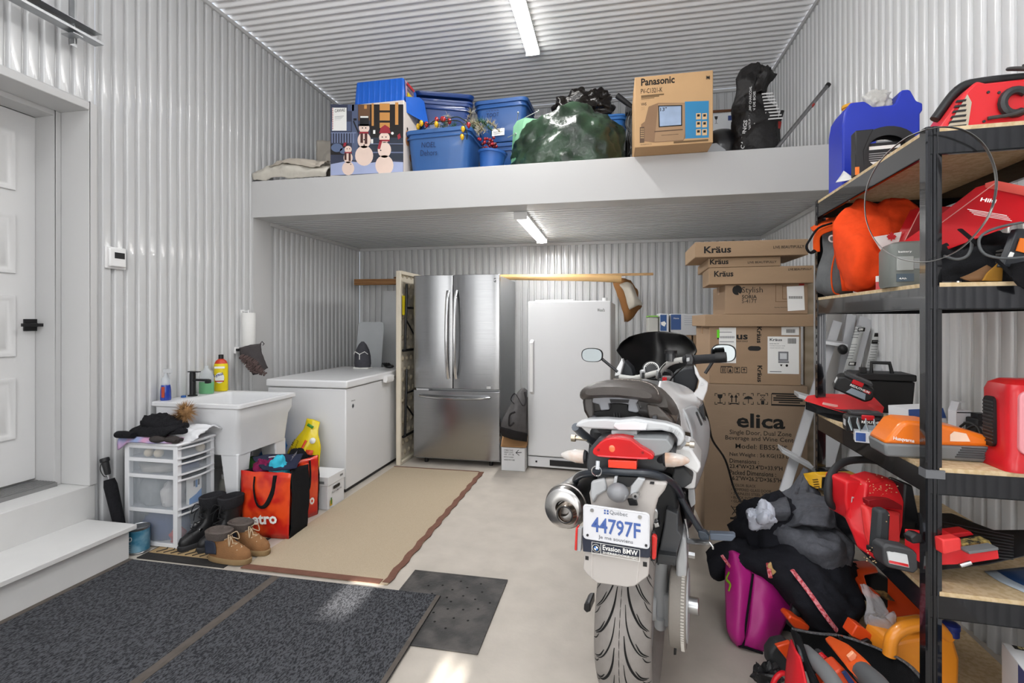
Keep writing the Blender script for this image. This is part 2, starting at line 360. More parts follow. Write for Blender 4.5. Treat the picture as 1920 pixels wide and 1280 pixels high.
for i in range(7): mb.bx(XD + .01 + i*.021, XD + .022 + i*.021, OY0, OY1 - .036, OZ0 + .02, OZ0 + .026)
mb.build('threshold', mat('#9A9A9A', .35, metal=.7), dr)
st = bpy.data.objects.new('entry_step', None); COL.objects.link(st); st['kind'] = 'structure'; st['label'] = 'two white painted wooden steps up to the side door'
sp = mat('#CFCFCE', .5, vs=10, var=.03, detail=6)
MB().bx(XD - .05, XL + .004, .9, OY1 + .04, 0, OZ0).build('upper_step', sp, st, bevel=.004)
MB().bx(XL + .004, -2.63, .5, 2.26, 0, .16).build('riser', sp, st)
MB().bx(XL + .004, -2.603, .5, 2.285, .16, .187).build('tread', sp, st, bevel=.004)
# thermostat
p = cX(216, 484, XL + .005); t = thing('thermostat', 'white wall thermostat with dark screen beside the side door', 'thermostat', (XL, p.y, p.z - .065))
MB().bx(0, .012, -.062, .062, 0, .13).build('wall_plate', WHITE, t, bevel=.003); MB().bx(.012, .03, -.05, .05, .012, .12).build('body', WHITE, t, bevel=.006)
MB().bx(.0302, .0312, -.024, .038, .062, .098).build('screen', BLACK, t)
# ceiling lamps
def tube_lamp(label, x0, x1, y0, y1, z, w=.085):
    t = thing('strip_light', label, 'lamp', ((x0+x1)/2, (y0+y1)/2, z))
    L = (y1-y0)/2; sk = (x1 - x0)/(y1 - y0)
    mb = MB(); mb.bx(-w/2, w/2, -L, L, -.03, 0); mb.bx(-w/2-.004, w/2+.004, -L-.006, -L, -.062, 0); mb.bx(-w/2-.004, w/2+.004, L, L+.006, -.062, 0); mb.build('housing', WHITE, t, bevel=.003)
    pr = [(w/2*cos(a*pi/8), -.03-.032*sin(a*pi/8)) for a in range(9)]
    MB().prism(pr, -L+.001, L-.001).build('diffuser', mat('#FFFDF8', .3, var=0, emit=14), t)
tube_lamp('long white strip light on the high ribbed ceiling', -.68, -.68, 1.6, 4.25, ZC, .115)
tube_lamp('short white strip light under the loft', -.71, -.71, 3.83, 5.02, ZS, .1)
# garage door rail
E = Vector((-2.83, 2.26, 2.9)); t = thing('garage_door_track', 'galvanised steel garage door track hanging high on left', 'track', E)
gal = metalm('#B4B6B8', .35, var=.15, vs=14)
MB().bx(-.03, -.027, -3.6, 0, -.03, .03).bx(-.03, .03, -3.6, 0, -.032, -.029).bx(-.03, .02, -3.6, 0, .029, .032).bx(.028, .031, -3.6, 0, -.032, -.018).build('rail', gal, t)
MB().bx(-.055, -.015, -.12, -.117, -.08, .8).bx(-.055, -.052, -.12, -.08, -.08, .8).build('hanger', gal, t)
MB().bx(-.052, .03, -.16, -.11, -.05, -.046).build('bracket', gal, t)
# ------------------------------------------------------------------ white goods and the back of the bay
enam = mat('#DCDDDF', .3, var=.01, bump=.05, bs=300, coat=.2)
# chest freezer along the left wall
t = thing('chest_freezer', 'white chest freezer along the left wall with badge and lock', 'freezer', (-2.68, 3.45, 0))
MB().bx(0, .68, 0, 1.12, .03, .80).build('body', enam, t, bevel=.008)
MB().bx(-.01, .695, -.012, 1.13, .805, .865).build('lid', enam, t, bevel=.012, bseg=3)
MB().bx(.02, .66, .03, 1.09, 0, .04).build('base', DARK, t)
MB().prism([(.69, .84), (.735, .835), (.735, .80), (.725, .775), (.69, .78)], .60, .74).build('latch', WHITE, t, bevel=.004)
MF = face((.68, 0, 0), (.68, 1, 0))
txt([('Danby', .08, .69, .06, .013, .01)], DARK, t, M=MF)
decal(t, mat('#8C8E92', .3), polys=[disc(.105, .655, .018)], M=MF, name='lock'); decal(t, DARK, polys=[disc(.105, .655, .009)], M=MF, eps=.0016, name='keyhole')
# stainless refrigerator
FXL, FXR, FY = -1.817, -.99, 4.30
def brushed():
    m = mat('#A0A1A3', .22, metal=1, var=.07, vs=3, stretch=(1.2, 1.2, 60), bump=.06, bs=6, bd=.002); return m
ss = brushed(); ssd = mat('#8F9192', .4, metal=.8, var=.03)
t = thing('refrigerator', 'stainless steel french door refrigerator with bottom freezer drawer', 'refrigerator', (FXL, FY, 0)); Wf = FXR - FXL
MB().bx(.005, Wf-.005, .07, .76, .04, 1.735).build('cabinet', ssd, t, bevel=.004)
def bowed(x0, x1, z0, z1):
    mb = MB(); r = []
    for z in (z0, z1):
        pts = [(x0 + (x1-x0)*i/12, .018*((i/12-.5)*2)**2 + (.004 if i in (0, 12) else 0), z) for i in range(13)]; r.append(pts + [(x1, .065, z), (x0, .065, z)])
    return mb.loft(r)
d1 = bowed(.002, Wf*.468-.003, .705, 1.745).build('door', ss, t, bevel=.003); d2 = bowed(Wf*.468+.003, Wf-.002, .705, 1.745).build('door', ss, t, bevel=.003)
d3 = bowed(.002, Wf-.002, .065, .685).build('freezer_drawer', ss, t, bevel=.003)
hm = metalm('#D9DADC', .2)
for d, x in ((d1, Wf*.468-.04), (d2, Wf*.468+.035)):
    mb = MB(); P = [(x, -.0 - .055*sin(pi*i/14)**.6, .80 + .80*i/14) for i in range(15)]; mb.tube(P, .016, 10, flat=.7); mb.build('handle', hm, d)
mb = MB(); mb.tube([(.075 + .66*i/14, .0 - .055*sin(pi*i/14)**.5, .635 - .01*sin(pi*i/14)) for i in range(15)], .018, 10, flat=.7); mb.build('handle', hm, d3)
prt(t, DARK, [('LG', 922, 521, 930, 529, .03)], y=.012); prq(t, metalm('#DDDDDD', .3), [], y=.012, polys=[[(917+3.4*cos(a*pi/6), 525+3.4*sin(a*pi/6)) for a in range(12)]], name='emblem')
MB().bx(Wf-.15, Wf-.08, .004, .012, .715, .735).build('badge', metalm('#D0D0D0', .3), t); MB().bx(.04, .16, .0, .05, .686, .702).build('hinge', CHROME, t)
for x in (.1, Wf-.1): MB().cyl((x, .1, 0), (x, .1, .05), .018).build('foot', BLACK, t)
# upright freezer
t = thing('upright_freezer', 'white upright freezer with long handle and dark floor grille', 'freezer', (-.745, 4.36, 0), radians(-3.5))
MB().bx(0, .735, .06, .68, .035, 1.49).build('cabinet', enam, t, bevel=.006)
d = MB().bx(0, .735, 0, .055, .12, 1.50).build('door', mat('#D9DADC', .33, var=.01, bump=.12, bs=500, bd=.001), t, bevel=.012, bseg=3)
mb = MB(); mb.tube([(.045, .0, .68), (.045, -.04, .70), (.045, -.045, .9), (.045, -.04, 1.13), (.045, 0, 1.15)], .017, 10, flat=.6); mb.build('handle', WHITE, d)
prt(t, INK, [("Wood's", 1120, 578, 1134, 584, .02)]); g = MB().bx(0, .735, .02, .06, .02, .11).build('base_panel', enam, t, bevel=.003)
MB().bx(.20, .56, .012, .02, .04, .09).build('vent', BLACK, t); MB().bx(.07, .085, .012, .02, .06, .075).build('switch', BLACK, t)
MB().bx(.05, .4, .1, .5, 1.49, 1.515).build('top_hinge_cover', WHITE, t, bevel=.005); MB().cyl((.68, .05, 1.5), (.68, .05, 1.525), .022).build('hinge', WHITE, t)
for x in (.06, .68): MB().cyl((x, .2, 0), (x, .2, .04), .02).build('foot', BLACK, t)
# folding table standing on end between freezer and refrigerator
cream = plastic('#D6CDBB', .6, bump=.1); t = thing('folding_table', 'cream plastic folding table standing on end beside the stainless refrigerator', 'table', (-1.945, 4.22, 0))
mb = MB(); mb.bx(0, .045, 0, .03, 0, 1.785); mb.bx(0, .045, .71, .74, 0, 1.785); mb.bx(0, .045, .03, .71, 0, .03); mb.bx(0, .045, .03, .71, 1.755, 1.785); mb.bx(0, .012, .03, .71, .03, 1.755); mb.build('tabletop', cream, t, bevel=.006)
mb = MB()
for i in range(18):
    for j in range(7):
        y, z = .07 + j*.1 + (i % 2)*.05, .09 + i*.098
        if y < .7: mb.lathe([(.030, .0), (.016, .014)], 6, M=T(.013, y, z, 0, pi/2, 0))
o = mb.build('recess_lattice', plastic('#B9AE98', .7), t); o['kind'] = 'stuff'
for zz in (.25, 1.05):
    mb = MB(); y0 = .12; mb.tube([(.045, .1, zz), (.06, .1, zz+.45), (.05, .13, zz+.62)], .0125, 8); mb.tube([(.045, .62, zz), (.06, .62, zz+.45), (.05, .6, zz+.62)], .0125, 8)
    mb.tube([(.045, .06, zz), (.045, .66, zz)], .0125, 8); mb.tube([(.055, .1, zz+.4), (.055, .62, zz+.4)], .01, 8); mb.tube([(.05, .1, zz+.3), (.05, .36, zz+.1), (.05, .62, zz+.3)], .008, 8); mb.build('folding_leg', BLACK, t)
MB().bx(.0455, .047, .04, .10, 1.38, 1.56).build('warning_sticker', mat('#D8C51E', .5), t)
# long things lying across the refrigerator top
wd = mat('#A87C50', .7, kind='wood', vs=10, col2='#8C623C', stretch=(.3, 1, 1))
a, b = cY(667, 534, 5.2), cY(775, 531, 5.2); z0 = 1.737
t = thing('rough_plank', 'rough brown timber plank on refrigerator top, sticking out to the left', 'plank', (a.x, 5.16, z0))
MB().hexa([(0, 0, 0), (1.5, .02, 0), (1.5, .09, 0), (0, .07, 0)], [(0, 0, .068), (1.5, .02, .055), (1.5, .09, .055), (0, .07, .066)]).build('board', wd, t, bevel=.004)
MB().ell((.52, .03, .078), (.05, .02, .012), 10, 6).build('torn_paper', card('#8C623C'), t)
kraft = mat('#C39F6C', .8, bump=.6, bs=22, bd=.006, var=.1, vs=9)
L0, L1 = cY(938, 530, 4.95).x, cY(1165, 530, 4.95).x
t = thing('wrapped_stick_roll', 'kraft paper wrapped roll lying across above the upright freezer', 'roll', (L0, 4.93, 1.737)); Lr = L1 - L0
mb = MB(); mb.tube(crs([(-.35, 0, .035), (0, 0, .037), (Lr*.4, 0, .026), (Lr*.75, 0, .016), (Lr, 0, .0)], 4), [.03 + .022*min(1, i/14) for i in range(17)], 12, flat=.75); mb.build('paper_wrap', kraft, t)
MB().bx(Lr - .3, Lr + .30, -.012, .012, .028, .052).build('stick', mat('#C9A377', .7, kind='wood', vs=12, col2='#B08A5E'), t, bevel=.002)
def pp(pts, D): return [[cD(x, y, d) for x, y, d in row] for row in pts]
mb = MB(); mb.patch(pp([[(1150, 530, 5.1), (1165, 522, 5.0), (1183, 526, 5.05)], [(1158, 555, 5.0), (1172, 548, 4.95), (1195, 545, 5.05)], [(1165, 575, 5.0), (1178, 572, 4.95), (1198, 562, 5.0)], [(1172, 604, 5.05), (1182, 600, 5.0), (1205, 575, 5.05)]], 0), 6, 6, wrk(.012, 14, 3)); mb.build('torn_kraft_end', mat('#9A6A3C', .85, bump=.6, bs=30, var=.15), t, world=True, solid=.003)
mb = MB(); mb.patch(pp([[(1163, 535, 4.9), (1176, 530, 4.88), (1186, 536, 4.9)], [(1172, 555, 4.9), (1186, 552, 4.85), (1196, 556, 4.92)], [(1180, 580, 4.9), (1192, 575, 4.87), (1205, 572, 4.93)]], 0), 6, 6, wrk(.014, 16, 8)); mb.build('torn_plastic_lining', mat('#D9D2C4', .35, bump=.5, bs=40, alpha=.9), t, world=True, solid=.002)
# white boards leaning behind the chest freezer, jacket and glove on its lid
p0, p1 = cY(700, 690, 5.34), cY(752, 540, 5.34)
t = thing('white_board', 'tall white flat board leaning behind the freezer beside the folding table', 'board', (-2.62, 5.3, 0)); MB().bx(0, .66, 0, .018, 0, 1.68).build('board_sheet', mat('#D0D2D4', .4), t, rot=(radians(-1.5), 0, 0), bevel=.002)
t = thing('cutting_board', 'thin translucent plastic sheet standing behind the freezer lid', 'sheet', (-2.71, 4.75, .0)); MB().prism(rrect(0, .30, .0, 1.33, .04), 0, .006).build('sheet', mat('#CFD3D6', .25, alpha=.75), t, rot=(radians(-8), 0, 0))
a = cZ(680, 690, .868); t = thing('grey_hood', 'dark grey fabric hood with white piping standing on the freezer lid', 'hood', (a.x, a.y, .866))
g1 = cloth('#4A4A50'); c = a
mb = MB(); mb.loft([[Vector((rx*cos(2*pi*k/20), ry*sin(2*pi*k/20)*.6, z)) for k in range(20)] for rx, ry, z in ((.075, .08, 0), (.085, .09, .05), (.08, .09, .12), (.065, .08, .18), (.04, .05, .23), (.012, .02, .26))]); mb.build('hood', g1, t)
MB().tube([(-.075, -.035, .14), (-.05, -.055, .165), (0, -.06, .14), (.05, -.055, .165), (.07, -.03, .14)], .004, 6).tube([(0, -.06, .14), (0, -.062, .09)], .004, 6).build('piping', PAPER, t)
MB().bx(-.075, .08, -.05, .05, 0, .012).build('hem', PAPER, t, bevel=.004)
a = cZ(730, 690, .868); t = thing('black_glove', 'small black glove lying on freezer lid beside the folding table', 'glove', (a.x, a.y, .866)); mb = MB(); mb.ell((0, 0, .02), (.05, .03, .018), 14, 8)
for i in range(4): mb.tube([(.02-.02*i, 0, .02), (.01-.02*i, -.02, .045), (.0-.02*i, -.03, .05)], .009, 7)
mb.build('glove', BLACK, t)
# carton and grey bag between the refrigerator and the freezer
t = pbox('open_carton', 'small white carton with brown lid flap and shipping print', 940, 984, 838, 881, 4.27, .22, z0=0, m=mat('#D7D8D9', .7, var=.03), tape=False)
x1, z1 = lp(t, 986, 838); _, zt = lp(t, 940, 819)
MB().bx(-.004, x1+.004, -.004, .26, z1, z1+.004).hexa([(-.004, -.006, z1-.005), (x1+.004, -.006, z1-.005), (x1+.004, 0, z1-.005), (-.004, 0, z1-.005)], [(-.004, .07, zt), (x1+.004, .07, zt), (x1+.004, .076, zt), (-.004, .076, zt)]).build('flap', card('#A98158'), t)
prt(t, INK, [('OPTIMUM 3 TONNES', 945, 842, 962, 844.5), ('WEIGHT 12.5 KG', 945, 846, 962, 848.5), ('CASE     OTY. 1 ML', 945, 850, 964, 852.5), ('MADE IN CANADA', 945, 855, 963, 857), ('HANDLE WITH CARE', 945, 860, 965, 862.5)], bold=.01)
prq(t, INK, [], polys=[[(967, 848), (978, 847.3), (978, 848.6), (967, 849.3)], [(967, 848), (972, 843), (972.8, 843.8), (968, 848.6)], [(967, 848), (974, 853), (973.4, 854), (967, 849)]], name='arrow')
bt = thing('grey_bag', 'grey and black fabric bag slumped on the white carton', 'bag', (t.location.x + .1, t.location.y + .13, zt + .01)); 
fa = cloth('#5C5A5B'); fb = cloth('#2B292A')
mb = MB(); mb.patch(pp([[(972, 735, 4.35), (980, 728, 4.35), (988, 732, 4.42)], [(955, 765, 4.25), (972, 762, 4.2), (988, 765, 4.3)], [(942, 790, 4.24), (962, 792, 4.15), (988, 796, 4.25)], [(937, 806, 4.26), (960, 812, 4.18), (988, 818, 4.28)]], 0), 6, 6, wrk(.008, 12, 2)); mb.build('front_panel', fa, bt, world=True, solid=.01)
mb = MB(); mb.patch(pp([[(937, 800, 4.24), (960, 806, 4.16), (988, 812, 4.26)], [(940, 812, 4.3), (960, 821, 4.2), (988, 826, 4.3)], [(945, 818, 4.45), (962, 822, 4.45), (988, 826, 4.45)]], 0), 5, 5); mb.build('base_panel', fb, bt, world=True, solid=.01)
mb = MB(); mb.patch(pp([[(966, 745, 4.5), (978, 738, 4.5), (990, 745, 4.5)], [(940, 790, 4.5), (965, 790, 4.5), (990, 790, 4.5)], [(942, 818, 4.5), (965, 820, 4.5), (990, 820, 4.5)]], 0), 4, 4); mb.build('back_panel', fb, bt, world=True, solid=.01)
MB().tube(crs([cD(*q) for q in ((964, 757, 4.22), (958, 748, 4.22), (966, 738, 4.25), (980, 760, 4.15), (986, 752, 4.2), (984, 735, 4.25))], 5), .008, 8, flat=.5).build('strap', fb, bt, world=True)
MB().tube(crs([cD(*q) for q in ((964, 792, 4.13), (955, 798, 4.12), (956, 778, 4.13), (966, 772, 4.13))], 4), .008, 8).build('handle', fb, bt, world=True)
# ------------------------------------------------------------------ cartons on the right
G = 'brown cartons stacked beside the motorcycle'
Y0 = 3.3
t = pbox('beverage_cooler_carton', 'tall brown elica wine cooler carton, bottom of the stack', 1320, 1515, 719, 994, Y0, .62, z0=0, z1=.925, m=card('#98826C'))
prt(t, INK, [('elica', 1381, 774, 1472, 801, .045), ('Single Door, Dual Zone', 1368, 805, 1484, 816, .008), ('Beverage and Wine Center', 1360, 815.5, 1499, 826, .008), ('Model: EBS52SS', 1379, 831, 1476, 840, .006),
 ('Net Weight : 56 KG(123 LBS)', 1368, 847, 1492, 856, .02), ('Dimensions :', 1368, 859, 1423, 867, .02), ('23.4"W×23.4"D×33.9"H', 1368, 869, 1467, 877, .02), ('Packed Dimensions :', 1368, 880, 1455, 889, .02), ('26.2"W×26.2"D×36.5"H', 1368, 891, 1465, 899, .02),
 ('• COLOR: BLACK', 1371, 906, 1417, 911), ('• TEMPERED GLASS DOOR', 1371, 914, 1446, 919), ('• STAINLESS STEEL TRIM', 1371, 921.5, 1443, 926.5), ('• BLACK INTERIOR AND', 1371, 929, 1440, 934), ('• GLASS & WOOD', 1371, 936, 1425, 941)])
def corners(x0, y0, x1, y1, r=5, w=1.1):
    o = []
    for x, y, sx, sy in ((x0, y0, 1, 1), (x1, y0, -1, 1), (x0, y1, 1, -1), (x1, y1, -1, -1)): o += [(min(x, x+sx*r), min(y, y+sy*w), max(x, x+sx*r), max(y, y+sy*w)), (min(x, x+sx*w), min(y, y+sy*r), max(x, x+sx*w), max(y, y+sy*r))]
    return o
R = []
for x in (1340, 1366, 1393, 1420): R += corners(x, 737, x+20, 758)
R += [(1349.5, 746, 1351, 755), (1345, 754.5, 1355, 756), (1371, 742, 1373, 754), (1379, 742, 1381, 754), (1368, 755.5, 1384, 757), (1402.5, 747, 1403.8, 756), (1427, 751, 1433, 758), (1425, 740, 1435, 741), (1425, 749, 1435, 750), (1447, 738, 1510, 739), (1447, 759, 1510, 760), (1446, 738, 1447, 760), (1455, 742, 1505, 743), (1450, 746, 1505, 747), (1450, 750, 1505, 751), (1460, 754, 1500, 755), (1369, 970, 1384, 973)]
P = [[(1345, 739), (1355, 739), (1354, 745), (1350, 748), (1346, 745)], [(1368.5, 745), (1372, 739), (1375.5, 745)], [(1376.5, 745), (1380, 739), (1383.5, 745)], [(1394, 748), (1397, 744), (1403, 742), (1409, 744), (1412, 748)], [(1425, 741), (1426, 741), (1435, 749), (1434, 749)], [(1435, 741), (1434, 741), (1425, 749), (1426, 749)],
 [(1371, 947), (1383, 964), (1382, 965), (1370, 948)], [(1384, 947), (1372, 964), (1373, 965), (1385, 948)], [(1373, 950), (1382, 950), (1381, 951), (1374, 951)], [(1374, 960), (1381, 960), (1381, 961), (1374, 961)]]
prq(t, INK, R, polys=P)
t = pbox('kitchen_sink_carton', 'brown Kräus sink carton with white product sheet and handle hole', 1330, 1502, 611, 717, Y0, .5, z0=.926, z1=1.286, m=card('#A0866C')); 
prt(t, INK, [('Kräus', 1345, 623, 1402, 636, .05), ('KNOW KRAUS', 1379, 638, 1402, 641, .01)])
x, z = lp(t, 1340, 653); 
def vtxt(t, s, px, py0, py1, h, m=INK, bold=.05):
    x, z1 = lp(t, px, py0); _, z0 = lp(t, px, py1); k = (z1 - z0); return txt([(s, x, z1, k, h, bold, 'l', -pi/2)], m, t)
vtxt(t, 'Kräus', 1419, 612, 643, .028); vtxt(t, 'Kräus', 1420, 685, 716, .028)
prq(t, BLACK, [], polys=[[(1409 + 15*c_ + (11 if c_ > 0 else -0) - 6 + 6, 653 + 4.6*s_) for c_, s_ in [(.45*cos(a), sin(a)) for a in [2*pi*k/16 for k in range(16)]]]], eps=.0006, name='handle_hole')
prq(t, PAPER, [(1348, 614, 1380, 680), (1439, 631, 1498, 700), (1465, 613, 1498, 628)], name='label_sheet', eps=.0018); prq(t, mat('#6CE01E', .6), [(1344, 618, 1349, 633)], name='green_sticker', eps=.0022)
prt(t, mat('#3A3D45', .7), [('Kräus', 1443, 634, 1466, 639, .04), ('KHU102-33', 1443, 643, 1460, 645, .01), ('Undermount sink', 1443, 647, 1472, 648.5), ('steel bowl set', 1443, 651, 1470, 652.5)], eps=.0026)
prq(t, mat('#7A7C80', .5), [(1459, 659, 1478, 676), (1459, 677, 1479, 680)] + [(1350 + i*2.3, 630, 1351.4 + i*2.3, 634) for i in range(12)] + [(1349, 622, 1372, 623), (1349, 640, 1376, 641), (1349, 646, 1370, 647), (1443, 696, 1465, 697)], eps=.0024, name='printed_picture')
prq(t, mat('#D2D5D8', .5), [(1462, 662, 1475, 673)], eps=.003, name='printed_basin')
prq(t, INK, [(1477 + i*1.6, 634, 1477.9 + i*1.6, 644) for i in range(10)] + [(1474 + i*1.7, 617, 1475 + i*1.7, 624) for i in range(10)] + [(1351, 686, 1372, 687)], eps=.0028, name='barcode', polys=[disc(1475, 685, 2.4), [(1462, 683), (1467, 683), (1464.5, 687)], disc(1468.5, 667, 1.8)])
R = []
for x in (1351, 1364, 1377, 1390): R += [(x, 688, x+10.5, 689), (x, 698, x+10.5, 699), (x, 688, x+1, 699), (x+9.5, 688, x+10.5, 699)]
prq(t, INK, R + [(1354, 690, 1355.5, 697), (1357, 690, 1358.5, 697), (1381.5, 692, 1382.6, 696), (1379.5, 696, 1384.5, 697), (1394.7, 692, 1395.7, 697)], polys=[[(1366, 697), (1369, 690), (1372, 697)], [(1379, 690), (1385, 690), (1382, 694)], [(1391.5, 693), (1395, 690), (1398.5, 693)]])
t = pbox('flat_carton', 'plain shallow brown carton between the sink carton and SORIA carton', 1322, 1526, 590, 611, Y0 - .03, .52, z0=1.287, z1=1.362, tape=False)
t = pbox('shower_tray_carton', 'brown SORIA carton with black S logo and white label', 1360, 1515, 533, 590, Y0, .45, rz=radians(-1.5), z0=1.363, z1=1.548, m=card('#9A8168'))
prt(t, INK, [('Stylish', 1391, 538, 1430, 552, -.005), ('SORIA', 1391, 553, 1419, 560, .03), ('S-417T', 1391, 561, 1419, 568, 0), ('Stainless Steel Sink', 1452, 575, 1476, 577)])
prq(t, INK, [], polys=[[(1382 + 9*cos(a), 544 + 9*sin(a)) for a in [radians(70 + k*20) for k in range(10)]] + [(1381, 541), (1384, 547)], [(1382.5 + 9*cos(a), 543.5 + 9*sin(a)) for a in [radians(-110 + k*20) for k in range(9)]] + [(1385, 549), (1380, 541)]], name='logo')
prq(t, mat('#6E5236', .7), [(1454, 534, 1455, 566), (1467, 534, 1468, 560), (1454, 534, 1476, 535), (1467, 536, 1476, 537), (1454, 565, 1476, 566), (1467, 560, 1476, 561)], name='line_drawing'); prq(t, PAPER, [], polys=[[(1475, 537), (1507, 535.5), (1509, 581), (1477, 583)]], name='label_sheet')
prq(t, INK, [(1479 + i*2, 555, 1480 + i*2, 560) for i in range(13)], eps=.0016, name='barcode'); prq(t, mat('#A02A20', .6), [(1498, 530.5, 1508, 535)], name='red_sticker')
def long_box(label, x0, x1, yt, yb, Y, dep, rz, z0, z1, logo, tag_):
    t = pbox('long_flat_carton', label, x0, x1, yt, yb, Y, dep, rz=rz, z0=z0, z1=z1, tape=False, m=card('#A0866A')); prt(t, INK, [('Kräus',) + logo + (.05,), ('LIVE BEAUTIFULLY',) + tag_ + (.02,)]); return t
long_box('third Kräus long carton from the top, resting on SORIA carton', 1329, 1526, 500, 534, Y0 - .02, .32, radians(-3), 1.549, 1.654, (1339, 508, 1375, 519), (1478, 503, 1522, 507))
long_box('short Kräus carton sandwiched second from the top', 1328, 1464, 481, 502, Y0 - .02, .5, radians(-2), 1.6555, 1.7145, (1331, 486, 1366, 496), (1402, 490, 1456, 494))
long_box('topmost Kräus long carton overhanging the stack on the left', 1303, 1516, 455, 480, Y0 - .06, .45, radians(-.5), 1.716, 1.812, (1320, 462, 1371, 475), (1450, 461, 1508, 466))
pb = card('#A9805A')
t = pbox('pale_board', 'pale wooden board standing upright behind the carton stack', 1509, 1526, 530, 900, 3.45, .03, z0=0, z1=1.62, m=mat('#C8B9A2', .7, kind='wood', vs=4, col2='#B7A68C'), cat='board', tape=False)
# cartons behind the windscreen
GB = 'plain brown cartons stacked behind the windscreen'
for x0, x1, z0, z1 in ((1213, 1297, 0, .56), (1300, 1352, 0, .56), (1213, 1297, .561, 1.205), (1300, 1352, .561, 1.205)):
    pbox('brown_carton', 'plain brown carton, ' + ('lower ' if z0 == 0 else 'upper ') + ('left' if x0 < 1290 else 'right') + ' of the four behind the motorcycle windscreen', x0, x1, 0, 0, 4.3, .45, z0=z0, z1=z1, group=GB)
wb = mat('#CFD2D6', .6, var=.03)
t = pbox('white_blue_carton', 'white and blue printed carton lying on the brown cartons by back wall', 1257, 1330, 589, 624, 4.3, .4, z0=1.206, z1=1.383, m=wb, tape=False); prq(t, mat('#3B5C95', .6), [(1258, 589.5, 1277, 618)], name='blue_panel'); prt(t, DARK, [('N30ac', 1316, 617, 1329, 620, .02)])
prq(t, mat('#AEB4BE', .6), [(1283 + (i % 2)*22, 592 + (i//2)*4, 1300 + (i % 2)*24, 593 + (i//2)*4) for i in range(10)], name='small_print'); prt(t, PAPER, [('Home', 1263, 595, 1273, 598, .02)], eps=.002)
t = pbox('slim_blue_carton', 'narrow white carton with blue bird panel left of white printed carton', 1237, 1254, 590, 622, 4.25, .3, z0=1.206, z1=1.385, m=wb, tape=False); prq(t, mat('#2F5790', .6), [(1238, 590, 1250, 620)], name='blue_panel'); prq(t, PAPER, [], polys=[[(1239, 604), (1246, 602), (1249, 606), (1246, 612), (1240, 609)]], eps=.0016, name='printed_shape')
t = pbox('clear_bin', 'small clear plastic bin with green lid edge on the cartons', 1216, 1234, 594, 622, 4.25, .3, z0=1.206, z1=1.35, m=mat('#C9C9C2', .3, alpha=.7), tape=False, cat='bin'); x1, z1 = lp(t, 1234, 594); MB().bx(0, x1, -.004, .3, z1, z1+.012).build('lid', mat('#7CB84A', .4), t)
# ------------------------------------------------------------------ floor coverings
chm = mat('#505155', .95, vs=170, bump=.8, bs=260, bd=.005, detail=5, kind='patches', stretch=(1, .45, 1), col2='#292A2D', spec=.12)
def slab(name, label, cat, x0, x1, y0, y1, h, m, z=0, bevel=.002):
    t = thing(name, label, cat, ((x0+x1)/2, (y0+y1)/2, z)); MB().bx(-(x1-x0)/2, (x1-x0)/2, -(y1-y0)/2, (y1-y0)/2, 0, h).build('pile' if m is chm else 'sheet', m, t, bevel=bevel); return t
edge = mat('#57504A', .8, vs=20, var=.25)
t = slab('entrance_mat', 'charcoal ribbed mat running along the entry steps', 'mat', -2.62, -1.69, -1.0, 2.25, .008, chm)
MB().bx(-.465, -.435, -1.62, 1.625, .008, .0095).build('edge_strip', edge, t); MB().bx(.44, .465, -1.62, 1.62, .008, .0095).build('edge_strip', edge, t)
t = slab('entrance_mat', 'charcoal ribbed mat nearer the room centre, over the rubber mat corner', 'mat', -1.68, -.80, -1.0, 2.235, .008, chm, z=.008)
MB().bx(.42, .44, -1.6, 1.61, .008, .0095).build('edge_strip', edge, t); MB().bx(-.44, -.42, -1.6, 1.61, .008, .0095).build('edge_strip', edge, t)
t = thing('rubber_mat', 'worn black rubber mat with drain holes on the concrete', 'mat', (-.77, 2.165, 0))
rb = mat('#2F2E2E', .6, vs=9, kind='patches', col2='#4A4745', bump=.8, bs=60, bd=.004, detail=8)
MB().bx(-.25, .25, -.285, .285, 0, .0075).build('sheet', rb, t, bevel=.004); MB().bx(-.25, -.24, -.285, .285, .0075, .0085).bx(.24, .25, -.285, .285, .0075, .0085).bx(-.24, .24, .275, .285, .0075, .0085).build('raised_rim', rb, t)
random.seed(4)
hm_ = mat('#050505', .9, var=0)
for i in range(26):
    a, r = i*2.4, .04*sqrt(i); x, y = .03 + r*cos(a)*1.0, .04 + r*sin(a)*1.05
    if abs(x) < .22 and abs(y) < .26: MB().cyl((x, y, .0072), (x, y, .0079), .0058, n=10).build('drain_hole', hm_, t)
t = thing('runner_rug', 'beige woven runner rug with brown taped border', 'rug', (-1.52, 3.235, 0))
rg = mat('#B7A893', .95, vs=420, kind='weave', col2='#A0927C', bump=.4, bs=300, spec=.1); rbm = mat('#6E4A3C', .8, vs=30, var=.15, bump=.3)
MB().bx(-.42, .42, -.945, .945, 0, .005).build('woven_field', rg, t)
def wav(pts, w):
    mb = MB(); R = []
    for i, (x, y) in enumerate(pts): R.append([(x - w[0]*(1 + .15*nz((x*9, y*9, 0), 1)), y - w[1], .0052), (x + w[0]*(1 + .2*nz((y*7, x*5, 2), 1)), y + w[1], .0052), (x + w[0], y + w[1], .0085), (x - w[0], y - w[1], .0085)])
    return mb.loft(R)
wav([(.405 + .006*sin(i*1.7), -.93 + i*.0465) for i in range(41)], (.02, 0)).build('border', rbm, t); wav([(-.42 + i*.042, -.928) for i in range(20)], (0, .022)).build('border', rbm, t)
wav([(-.42 + i*.042, .94) for i in range(20)], (0, .006)).build('border', rbm, t)
t = thing('door_mat', 'small dark mat with tan lattice insert under the boots', 'mat', (-2.325, 2.51, 0)); MB().bx(-.27, .29, -.235, .225, 0, .005).build('backing', mat('#2C2A29', .9, vs=60, var=.3, bump=.4), t)
